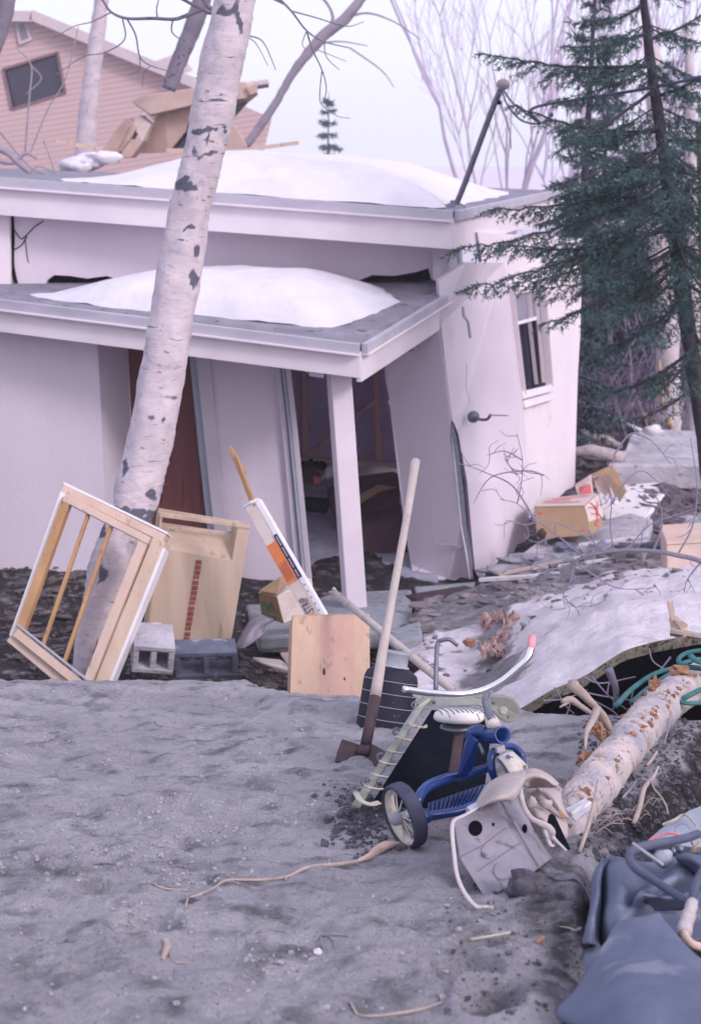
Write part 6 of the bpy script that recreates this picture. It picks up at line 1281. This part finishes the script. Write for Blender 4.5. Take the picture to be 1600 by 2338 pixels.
def spruce(name, base, top, rad_base, z0f, nlev, seed, label, group, trunk_r, needle=(.05, .009), per_m=110, mat='needles', extra=(), rmul=1.0, trunk=None):
    rnd = random.Random(seed); base = Vector(base); top = Vector(top); segs = []; wd = MB(); Hh = (top - base).length
    t_ = thing(name, base, label, 'spruce', group)
    tp = trunk or [base.lerp(top, k / 10) for k in range(11)]
    wd.tube(cr(tp, 3), [trunk_r, trunk_r * .75, trunk_r * .45, .008], 10, cap=False, wob=.25)
    for k in range(nlev):
        f = z0f + (1 - z0f) * (k / nlev) ** 1.0; nb_ = rnd.choice((3, 4, 4, 5)); a0 = rnd.random() * 6.28
        for j in range(nb_):
            a = a0 + j * 6.28 / nb_ + rnd.uniform(-.4, .4); l_ = rad_base * (1 - f) ** .8 * rnd.uniform(.65, 1.15) + .08; p = base.lerp(top, f + rnd.uniform(-.01, .01))
            if trunk: p = cr(tp, 3)[min(int(f * 3 * (len(tp) - 1)), 3 * (len(tp) - 1))]
            up_ = .15 * l_ * (f > .75) - .30 * l_ * (f <= .75)
            spruce_branch(p, p + Vector((math.cos(a) * l_, math.sin(a) * l_, up_)), segs, wd, rnd, rnd.uniform(.0, .12), dens=max(.07, Hh / 110), r0=trunk_r * .16 * (1.2 - f))
    for (a, b, dr) in extra: spruce_branch(a, b, segs, wd, rnd, dr, dens=.06, tw=.30, r0=.016)
    tk = wd.build('trunk', M['sprucebark'], t_, smooth=True)
    V = needles(np.array([[tuple(a), tuple(b)] for a, b in segs]), per_m, needle[0], needle[1], seed)
    fast_mesh('crown', V.reshape(-1, 3), None, M[mat], t_); return t_
# the big spruce at the right, with its long sweeping branches
Y0 = 11.0
tk = [W(1640, 1250, Y0), W(1608, 1000, Y0), W(1590, 880, Y0), W(1570, 760, Y0), W(1548, 600, Y0), W(1528, 470, Y0), W(1512, 330, Y0), W(1492, 200, Y0), W(1478, 90, Y0), W(1466, -20, Y0), W(1455, -140, Y0), W(1445, -300, Y0), W(1438, -480, Y0)]
ex_ = [((1480, 75), (1290, 105), (-.3), .05), ((1490, 150), (1085, 118), -.2, .04), ((1500, 200), (1270, 345), -.5, .03), ((1515, 300), (1165, 240), .2, .06), ((1528, 400), (1110, 480), -.2, .05), ((1530, 430), (1030, 575), -.5, .03), ((1535, 470), (1060, 660), -.7, .05), ((1540, 520), (1150, 560), -.3, .06),
       ((1550, 590), (1240, 740), -.6, .04), ((1550, 560), (1330, 640), -.8, .05), ((1565, 680), (1360, 800), -.4, .08), ((1580, 800), (1350, 900), -.1, .1), ((1530, 440), (1280, 430), .5, .06), ((1500, 220), (1640, 150), -.3, .05), ((1510, 320), (1700, 300), -.3, .05), ((1530, 470), (1700, 520), -.4, .05),
       ((1545, 560), (1700, 640), -.3, .05), ((1560, 640), (1720, 730), -.3, .05), ((1480, 90), (1620, 20), .2, .05), ((1520, 380), (1330, 350), -.6, .04), ((1508, 290), (1300, 300), -.6, .05), ((1545, 600), (1400, 720), -.9, .05), ((1590, 880), (1440, 960), -.3, .06), ((1470, 10), (1350, 60), -.2, .05), ((1540, 500), (1230, 640), -.1, .05), ((1550, 620), (1450, 700), -.9, .05), ((1560, 660), (1480, 780), -1.0, .05), ((1575, 740), (1640, 830), -.9, .05), ((1580, 800), (1500, 890), -.9, .06), ((1540, 540), (1600, 640), -1.0, .05), ((1525, 430), (1450, 500), -1.0, .04), ((1510, 330), (1440, 400), -1.0, .04), ((1525, 430), (1600, 520), -1.0, .04)]
spruce('spruce_tree', W(1640, 1250, Y0), W(1438, -480, Y0), 1.6, .38, 13, 5, 'big near spruce on the right, its long branches sweeping across the house corner', 'spruces', .075, needle=(.036, .0080), per_m=190,
       extra=[(W(*a, Y0), W(*b, Y0 + dy), dr) for a, b, dy, dr in ex_], trunk=tk)
def gpt(px, Yy): x = (px - 800) / 3247 * Yy * 1.02; return Vector((x, Yy, float(H(x, Yy)) - .1))
for k, (px, Yy, ht, rb, lb) in enumerate([(1300, 17.5, 6.3, .85, 'narrow dark spruce just behind the house corner'), (1400, 21, 4.0, 1.5, 'bushy dark spruce behind the broken logs, between narrow spruce and big spruce'),
        (1560, 24, 4.6, 1.8, 'dark spruce behind the white broken birch'), (1345, 30, 5.6, 1.5, 'farther spruce seen between the two nearest ones'), (1480, 34, 6.2, 1.8, 'tall far spruce behind the trunk of the big spruce'), (1620, 30, 6.0, 1.8, 'far spruce cut by the right edge'),
        (748, 60, 3.0 + 3.4, 1.0, 'tiny far spruce top showing above the snowy roof')]):
    b_ = gpt(px, Yy); 
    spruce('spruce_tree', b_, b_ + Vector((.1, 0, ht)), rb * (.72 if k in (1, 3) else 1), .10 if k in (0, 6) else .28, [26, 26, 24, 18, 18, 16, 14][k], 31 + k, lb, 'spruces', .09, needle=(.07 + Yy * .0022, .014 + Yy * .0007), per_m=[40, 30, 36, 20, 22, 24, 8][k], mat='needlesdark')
# bare broadleaf trees -----------------------------------------------------------------------------------------------------------------
def bare(mbW, mbT, p, d, L, r, lv, rnd, spread=.55, up=.25, minr=.003, seglen=5, kids=(2, 4)):
    pts = [Vector(p)]; d = Vector(d).normalized(); n = seglen
    for i in range(n):
        d = (d + Vector((rnd.uniform(-1, 1), rnd.uniform(-1, 1), rnd.uniform(-1, 1))) * .13 + Vector((0, 0, up * .12))).normalized(); pts.append(pts[-1] + d * L / n)
    (mbW if lv >= 2 else mbT).tube(pts, [r, max(minr, r * .55)], 7 if lv >= 3 else (5 if lv == 2 else 3), cap=False)
    if lv == 0: return
    for i in range(1, n + 1):
        for _ in range(rnd.randint(*kids) if i == n else rnd.randint(0, kids[0])):
            a = rnd.random() * 6.28; o = d.orthogonal().normalized(); o = (Matrix.Rotation(a, 3, d) @ o)
            nd = (d * (1 - spread) + o * spread * rnd.uniform(.6, 1.3) + Vector((0, 0, up * .3))).normalized()
            bare(mbW, mbT, pts[i], nd, L * rnd.uniform(.5, .72), max(minr, r * (.55 if i < n else .6)), lv - 1, rnd, spread, up, minr, max(3, seglen - 1), kids)
def bare_tree(name, base, d, L, r, lv, seed, label, mw, mt, group='bare birches beyond the house', **kw):
    rnd = random.Random(seed); a, b = MB(), MB(); bare(a, b, base, d, L, r, lv, rnd, **kw); t = thing(name, base, label, 'tree', group)
    a.build('trunk', M[mw], t, smooth=True)
    if b.v: b.build('crown', M[mt], t)
    return t
lbs = ['left pale bare tree leaning above the snowy roof', 'second slender bare tree right of the leaning pale one', 'third bare tree, just left of the slanting mast', 'pale double-stemmed birch behind the slanting mast', 'tall pale birch between mast and narrow spruce', 'bare tree behind the narrow spruce', 'bare tree in the gap left of the big spruce trunk', 'bare tree at the right edge behind the big spruce', 'thin bare tree behind the far spruces', 'bare tree rising behind the white broken birch']
for k, (px, py, Yy, ex2, ey2, L, r) in enumerate([(1030, 400, 34, -.48, 1, 2.4, .065), (1052, 402, 36, -.40, 1, 2.6, .045), (1075, 405, 40, -.28, 1, 2.0, .035), (1162, 420, 32, .10, 1, 2.6, .06), (1190, 430, 33, .20, 1, 3.0, .08), (1260, 500, 38, -.1, 1, 3.0, .06), (1400, 560, 36, .05, 1, 3.2, .11), (1575, 560, 34, .1, 1, 3.0, .10), (1340, 600, 42, -.1, 1, 3.0, .1), (1510, 620, 30, 0, 1, 2.8, .08)]):
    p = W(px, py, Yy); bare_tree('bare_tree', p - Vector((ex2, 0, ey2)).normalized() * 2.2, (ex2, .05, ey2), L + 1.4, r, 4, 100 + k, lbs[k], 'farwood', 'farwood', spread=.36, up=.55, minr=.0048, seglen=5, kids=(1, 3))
# brush under the spruces
rnd = random.Random(77); mb = MB()
for k in range(900):
    Yy = rnd.uniform(19, 40); px = rnd.uniform(1290, 1680); p = gpt(px, Yy); h = rnd.uniform(.6, 3.0); d = Vector((rnd.uniform(-.5, .5), rnd.uniform(-.4, .4), 1)).normalized()
    q = p + d * h; m = p.lerp(q, .5) + Vector((rnd.uniform(-.15, .15), 0, 0)); mb.tube([p, m, q], [.018, .006], 3, cap=False)
    for j in range(4):
        s = p.lerp(q, rnd.uniform(.3, .95)); mb.tube([s, s + Vector((rnd.uniform(-.5, .5), rnd.uniform(-.3, .3), rnd.uniform(.1, .5)))], [.008, .004], 3, cap=False)
tag(mb.build('undergrowth', M['brush'], None), 'purple grey leafless undergrowth beneath the spruces', 'undergrowth', kind='stuff')
# white broken birch at the right
wb = thing('broken_birch', gpt(1520, 18.5), 'white broken birch trunk with orange torn wood, behind the big spruce', 'tree')
MB().tube(cr([W(1520, 1000, 18.5), W(1526, 900, 18.5), W(1524, 800, 18.5), W(1515, 700, 18.5), W(1508, 600, 18.5), (W(1502, 470, 18.5)), W(1496, 300, 18.5), W(1490, 100, 18.5)], 5), [.17, .165, .15, .14, .13, .12, .10, .08], 16, wob=.3).build('trunk', M['birch'], wb, smooth=True)
mb = MB()
for x0, y0, x1, y1 in ((1504, 820, 1512, 930), (1520, 840, 1524, 900), (1528, 950, 1530, 985)): mb.tube(cr([W(x0, y0, 18.33), W((x0 + x1) / 2, (y0 + y1) / 2, 18.30), W(x1, y1, 18.33)], 3), [.01, .04, .012], 7, wob=.5)
mb.build('torn_wood', M['splinter'], wb)
wb2 = thing('birch_tree', gpt(1585, 19), 'thinner white birch trunk at the right edge', 'tree'); MB().tube(cr([W(1580, 1000, 19), W(1584, 860, 19), W(1582, 700, 19), W(1578, 400, 19), W(1570, 60, 19)], 5), [.10, .08, .06], 12, wob=.2).build('trunk', M['birch'], wb2, smooth=True)
# ------------------------------------------------------------------ trees on the left
bt = thing('birch_tree', W(215, 1540, 8.7), 'big leaning birch trunk in front of the house, its bark cracked round at the base', 'tree')
bp_ = [(205, 1620, 8.5), (213, 1530, 8.55), (232, 1400, 8.6), (256, 1290, 8.65), (284, 1215, 8.7), (305, 1165, 8.75), (318, 1110, 8.8), (343, 1010, 8.85), (372, 850, 8.9), (396, 700, 8.95), (420, 560, 9.0), (440, 450, 9.0), (465, 350, 9.0), (487, 250, 9.0), (508, 130, 9.0), (530, 30, 9.0), (552, -80, 9.0), (575, -250, 9.0), (600, -520, 9.0)]
wd_ = [46, 44, 46, 48, 47, 46, 50, 50, 49, 47, 46, 43, 43, 44, 44, 41, 38, 32, 22]
cv = cr([W(*p) for p in bp_], 10); rs_ = np.interp(np.linspace(0, 1, len(cv)), np.linspace(0, 1, len(wd_)), [pxl(w, 9) for w in wd_])
mb = MB().tube(cv, rs_, 40); vs = []
for i, v in enumerate(mb.v):
    q = Vector(v); c = cv[min(i // 40, len(cv) - 1)]; dd = (q - c).normalized(); vs.append(tuple(q + dd * (.016 * mnoise.noise(Vector((q.x * 9, q.y * 9, q.z * 4))) + .009 * mnoise.noise(Vector((q.x * 30, q.y * 30, q.z * 60))))))
mb.v = vs; trk = mb.build('trunk', M['birch'], bt, smooth=True)
sca = trk.data.attributes.new('scar', 'FLOAT', 'POINT'); vals = []
blobs = [(300, 1172, 62, 12), (325, 1190, 26, 14), (282, 1165, 30, 9), (350, 1130, 12, 16), (475, 292, 12, 7), (498, 292, 7, 6), (508, 215, 8, 7), (545, 40, 10, 40), (520, 25, 20, 14), (455, 300, 20, 8), (430, 430, 22, 9), (452, 460, 6, 22), (415, 545, 20, 7), (430, 520, 9, 6), (475, 345, 20, 10), (440, 640, 6, 30), (285, 1060, 6, 26), (385, 905, 22, 6), (230, 1300, 5, 50), (232, 1215, 12, 14), (215, 1480, 8, 24), (450, 575, 10, 18), (372, 960, 20, 4), (345, 955, 14, 4), (520, 290, 6, 12), (447, 350, 9, 20), (478, 315, 5, 22), (420, 415, 10, 14), (455, 720, 6, 26)]
for v in trk.data.vertices:
    p = v.co - Vector((0, 0, CAMZ)); zc = p.dot(CF); x = CX + FPX * p.x / zc + 16 * mnoise.noise(v.co * 9); y = CY - FPX * p.dot(CU) / zc + 10 * mnoise.noise(v.co * 11 + Vector((5, 0, 0))); s = 0
    nzv = .42 * mnoise.noise(v.co * 22) + .28 * mnoise.noise(v.co * 55)
    for bx0, by0, rx, ry in blobs:
        s = max(s, 1.15 - ((x - bx0) / rx) ** 2 * .5 - ((y - by0) / ry) ** 2 * .5)
    vals.append(s - .25 + nzv if s > 0 and p.dot(Vector((0, 1, 0))) < 9.05 else 0)
sca.data.foreach_set('value', vals)
mb = MB(); rnd = random.Random(3)     # curled bark rims round the crack and thin peels
for k in range(70):
    i = rnd.randint(12, len(cv) - 40); a = rnd.uniform(2.6, 6.8); c = cv[i]; t = (cv[i + 1] - cv[i]).normalized(); o = Vector((math.cos(a), math.sin(a), 0)); o = (o - t * o.dot(t)).normalized(); p = c + o * float(rs_[i]) * 1.0; s = rnd.uniform(.01, .035); w = t.cross(o)
    mb.add([p, p + w * s, p + w * s * .8 + t * s * .3 + o * s * .35, p + t * s * .35 + o * s * .2], [(0, 1, 2, 3)])
mb.build('bark_peel', M['cardpink'], bt, solid=.001)
def limb(pts, r, Y, mb): mb.tube(cr([W(x, y, Y) for x, y in pts], 5), [pxl(r[0], Y), pxl(r[1], Y)], 6, cap=False)
lm = MB()
for pts, r in [([(505, 20), (480, 28), (462, 20), (440, 10), (405, -8)], (7, 3)), ([(488, 24), (470, 8), (458, -15)], (6, 4)), ([(470, 18), (420, 38), (395, 44), (350, 42), (290, 42), (255, 28), (240, 8), (228, -10)], (4.5, 2.5)), ([(290, 42), (310, 80), (320, 130), (345, 150), (385, 162)], (2.2, 1)), ([(280, 40), (285, 90), (240, 120), (190, 130), (130, 170)], (1.8, .8)),
               ([(395, 44), (392, 70), (405, 85), (425, 90)], (2, 1)), ([(500, 40), (530, 65), (560, 80), (600, 95), (630, 160)], (3, 1)), ([(560, 82), (585, 100), (612, 150)], (1.5, .8)), ([(320, 130), (318, 160), (295, 170)], (1.4, .8)), ([(360, 42), (358, 20), (365, -10)], (1.8, 1)),
               ([(255, 28), (210, 50), (170, 60), (120, 90)], (1.6, .8)), ([(345, 150), (330, 165), (325, 200)], (1, .7)), ([(425, 30), (428, 55)], (1.2, .8)), ([(630, -10), (665, 25), (700, 70), (740, 95), (800, 110)], (3, 1.2)), ([(700, 70), (712, 110), (735, 160), (745, 200), (740, 230)], (2.2, 1)), ([(740, 95), (745, 130), (775, 160)], (1.6, .8)),
               ([(665, 25), (720, 40), (790, 60), (830, 50)], (1.8, .8)), ([(735, 160), (730, 215), (735, 240), (770, 265), (800, 270)], (1.4, .7)), ([(700, 70), (690, 100), (700, 115)], (1.4, .7)), ([(620, -5), (650, 10)], (3, 2)), ([(712, 110), (740, 120), (790, 140)], (1.2, .7))]: limb(pts, r, 9.6, lm)
lm.build('branch', M['darkbark'], bt, smooth=True)
def trunk_thing(name, pts, Y, ws, mat, label, cat='tree', wob=.2, limbs=()):
    t = thing(name, W(*pts[0], Y), label, cat, None); MB().tube(cr([W(x, y, Y) for x, y in pts], 6), [pxl(w, Y) for w in ws], 14, wob=wob).build('trunk', M[mat], t, smooth=True)
    if limbs:
        mb = MB()
        for p_, r_ in limbs: limb(p_, r_, Y, mb)
        mb.build('branch', M[mat], t, smooth=True)
    return t
trunk_thing('birch_tree', [(186, 420), (196, 330), (205, 230), (218, 120), (232, 0), (245, -150), (255, -330)], 22, [24, 20, 16, 14, 9], 'birch', 'pale slim birch in front of the pink sided house')
trunk_thing('dark_tree', [(385, 205), (405, 150), (430, 90), (455, 20), (480, -60), (520, -220)], 19.0, [15, 17, 19, 18, 12], 'darkbark', 'dark leaning trunk rising behind the roof wreckage')
trunk_thing('leaning_tree', [(560, 335), (600, 280), (630, 235), (670, 165), (705, 120), (745, 75), (790, 40), (830, -10), (880, -90)], 21.5, [9, 9, 8, 11, 12, 10, 7], 'midwood', 'smooth grey trunk leaning right from behind the roof wreckage', limbs=[([(745, 75), (760, 40), (740, 0), (700, -20)], (5, 2)), ([(705, 120), (735, 100), (780, 95), (840, 105)], (3, 1)), ([(790, 40), (840, 30), (900, 50), (960, 90)], (3, 1)), ([(800, 110), (870, 160), (900, 200)], (2, 1))])
trunk_thing('dark_tree', [(-20, 130), (0, 70), (15, 10), (30, -60), (50, -160)], 12, [16, 18, 14], 'darkbark', 'dark trunk cut off by the top left corner')
fb = thing('fallen_branch', W(40, 380, 15), 'tangled grey fallen branches on the roof at the left edge', 'branch')
mb = MB(); rnd = random.Random(9)
for pts, r in [([(-20, 330), (20, 350), (45, 375), (70, 395)], (9, 5)), ([(0, 300), (25, 330), (40, 350), (75, 385), (110, 400)], (3, 2)), ([(-10, 365), (30, 372), (60, 350), (85, 362)], (6, 3)), ([(60, 400), (90, 380), (125, 395)], (2, 1.5)), ([(58, 350), (68, 220), (72, 150), (40, 110)], (2.5, 1.2)), ([(70, 350), (110, 250), (150, 180), (180, 60)], (2, 1)), ([(100, 320), (115, 360), (125, 395)], (2, 1.5)), ([(72, 150), (95, 180), (60, 215)], (1.6, 1))]: limb(pts, r, 15, mb)
mb.build('branch', M['midwood'], fb, smooth=True)
# sparse fine twigs high over the roof, from trees outside the picture
for k, (pts, r, Y, lb) in enumerate([([(1700, 1330), (1600, 1282), (1545, 1268), (1490, 1258), (1430, 1256), (1370, 1262), (1330, 1272), (1300, 1290), (1285, 1305)], (6.5, 3), 8.0, 'long dark bare branch arching in from the right edge before the cartons')]):
    t = thing('bare_branch', W(1700, 1330, 8), lb, 'branch'); mb = MB(); limb(pts, r, Y, mb); mb.build('stem', M['darkbark'], t, smooth=True)
    mb = MB(); rnd = random.Random(12)
    tw_ = [[(1330, 1272), (1275, 1225), (1220, 1185), (1180, 1150), (1140, 1140)], [(1400, 1260), (1392, 1200), (1395, 1150), (1390, 1100), (1400, 1040)], [(1385, 1262), (1320, 1215), (1250, 1190), (1200, 1198), (1155, 1190), (1150, 1230)], [(1310, 1290), (1300, 1330), (1285, 1360), (1290, 1390)], [(1310, 1285), (1350, 1310), (1400, 1340), (1450, 1345), (1500, 1340)],
           [(1270, 1225), (1230, 1240), (1225, 1275)], [(1395, 1150), (1420, 1110), (1460, 1075), (1500, 1100), (1540, 1150)], [(1180, 1150), (1190, 1100), (1192, 1050), (1180, 990)], [(1192, 1050), (1150, 1030), (1110, 1040)], [(1180, 1085), (1160, 1060), (1155, 1040)], [(1430, 1256), (1480, 1200), (1530, 1180), (1590, 1160)], [(1220, 1185), (1170, 1110), (1110, 1080), (1060, 1060)],
           [(1600, 1282), (1570, 1320), (1560, 1350)], [(1490, 1258), (1510, 1200), (1500, 1140), (1460, 1110)], [(1400, 1040), (1440, 990), (1490, 1010), (1530, 1060)], [(1360, 1265), (1350, 1220), (1330, 1200)], [(1545, 1268), (1580, 1200), (1590, 1110), (1575, 1000)], [(1240, 1085), (1200, 1075), (1120, 1090), (1080, 1150)], [(1300, 1290), (1250, 1300), (1200, 1280)], [(1285, 1360), (1310, 1385), (1360, 1380)], [(1450, 1345), (1500, 1380), (1560, 1370)]]
    for q in tw_:
        limb(q, (rnd.uniform(1.6, 2.6), .8), 8 + rnd.uniform(-.1, .3), mb)
        for _ in range(5):
            i = rnd.randint(0, len(q) - 2); f = rnd.random(); x = q[i][0] * (1 - f) + q[i + 1][0] * f; y = q[i][1] * (1 - f) + q[i + 1][1] * f; a = rnd.uniform(0, 6.28); l_ = rnd.uniform(15, 55)
            limb([(x, y), (x + math.cos(a) * l_ * .5 + rnd.uniform(-6, 6), y + math.sin(a) * l_ * .5), (x + math.cos(a + .3) * l_, y + math.sin(a + .3) * l_)], (1.1, .6), 8.1, mb)
    mb.build('twigs', M['twig'], t)
# twigs in the dark hollow
t = thing('dead_twigs', W(1400, 1600, 6.2), 'dead twigs crossing the dark hollow under the snow slab', 'twigs'); mb = MB(); rnd = random.Random(14)
for q in [[(1385, 1585), (1390, 1560), (1400, 1550), (1408, 1590), (1398, 1620)], [(1265, 1570), (1290, 1610), (1310, 1630)], [(1240, 1600), (1290, 1595), (1340, 1575)], [(1330, 1580), (1380, 1590), (1450, 1600)], [(1355, 1600), (1400, 1625), (1420, 1650)], [(1480, 1480), (1490, 1510), (1520, 1530)], [(1530, 1500), (1510, 1525), (1495, 1540)], [(1450, 1560), (1440, 1600), (1445, 1640)], [(1290, 1640), (1300, 1610), (1295, 1600)], [(1330, 1545), (1370, 1560), (1450, 1545)], [(1350, 1545), (1390, 1590), (1430, 1620)]]: limb(q, (2.4, 1.2), 6.15 + rnd.uniform(-.1, .15), mb)
mb.build('twig', M['twig'], t)
st_ = MB().tube(cr([W(1404, 1612, 6.0), W(1405, 1575, 6.0), W(1395, 1545, 6.0), W(1388, 1528, 6.0)], 5), [.014, .015, .017, .02], 9, wob=.3); tag(st_.build('branch_stub', M['darkbark'], None, smooth=True), 'curved grey stub with pale broken top standing in the dark hollow', 'branch')
# splintered post at the right edge
sp_ = thing('splintered_stump', W(1540, 1440, 6.8), 'splintered pale stump with an upright orange sliver at the right edge', 'stump')
mb = MB(); mb.bar(W(1535, 1415, 6.8), W(1528, 1372, 6.8), .02, .03, up=(0, -1, 0), w2=.026); mb.tube(cr([W(1535, 1410, 6.8), W(1550, 1435, 6.8), W(1562, 1462, 6.75)], 4), [.02, .04, .03], 8, wob=1.0); mb.build('sliver', M['pinex'], sp_)
MB().tube(cr([W(1530, 1442, 6.78), W(1565, 1448, 6.75), W(1640, 1462, 6.7)], 4), [.022, .018], 9, wob=.5).tube([W(1548, 1425, 6.78), W(1535, 1408, 6.8)], [.015, .004], 6).build('snapped_root', M['root'], sp_)
# ------------------------------------------------------------------ haze
m = bpy.data.materials.new('pale_air'); m.use_nodes = True; n = m.node_tree.nodes; l = m.node_tree.links; n.clear()
o_ = n.new('ShaderNodeOutputMaterial'); v_ = n.new('ShaderNodeVolumePrincipled'); v_.inputs['Color'].default_value = (.97, .90, 1.0, 1); v_.inputs['Density'].default_value = .0019; v_.inputs['Anisotropy'].default_value = .2
l.new(v_.outputs[0], o_.inputs['Volume'])
hz = MB().hexa([(-45, -12, -5), (45, -12, -5), (45, 75, -5), (-45, 75, -5), (-45, -12, 16), (45, -12, 16), (45, 75, 16), (-45, 75, 16)]).build('haze', m, None)
hz['kind'] = 'stuff'; hz['label'] = 'thin pale air that fades the far trees'
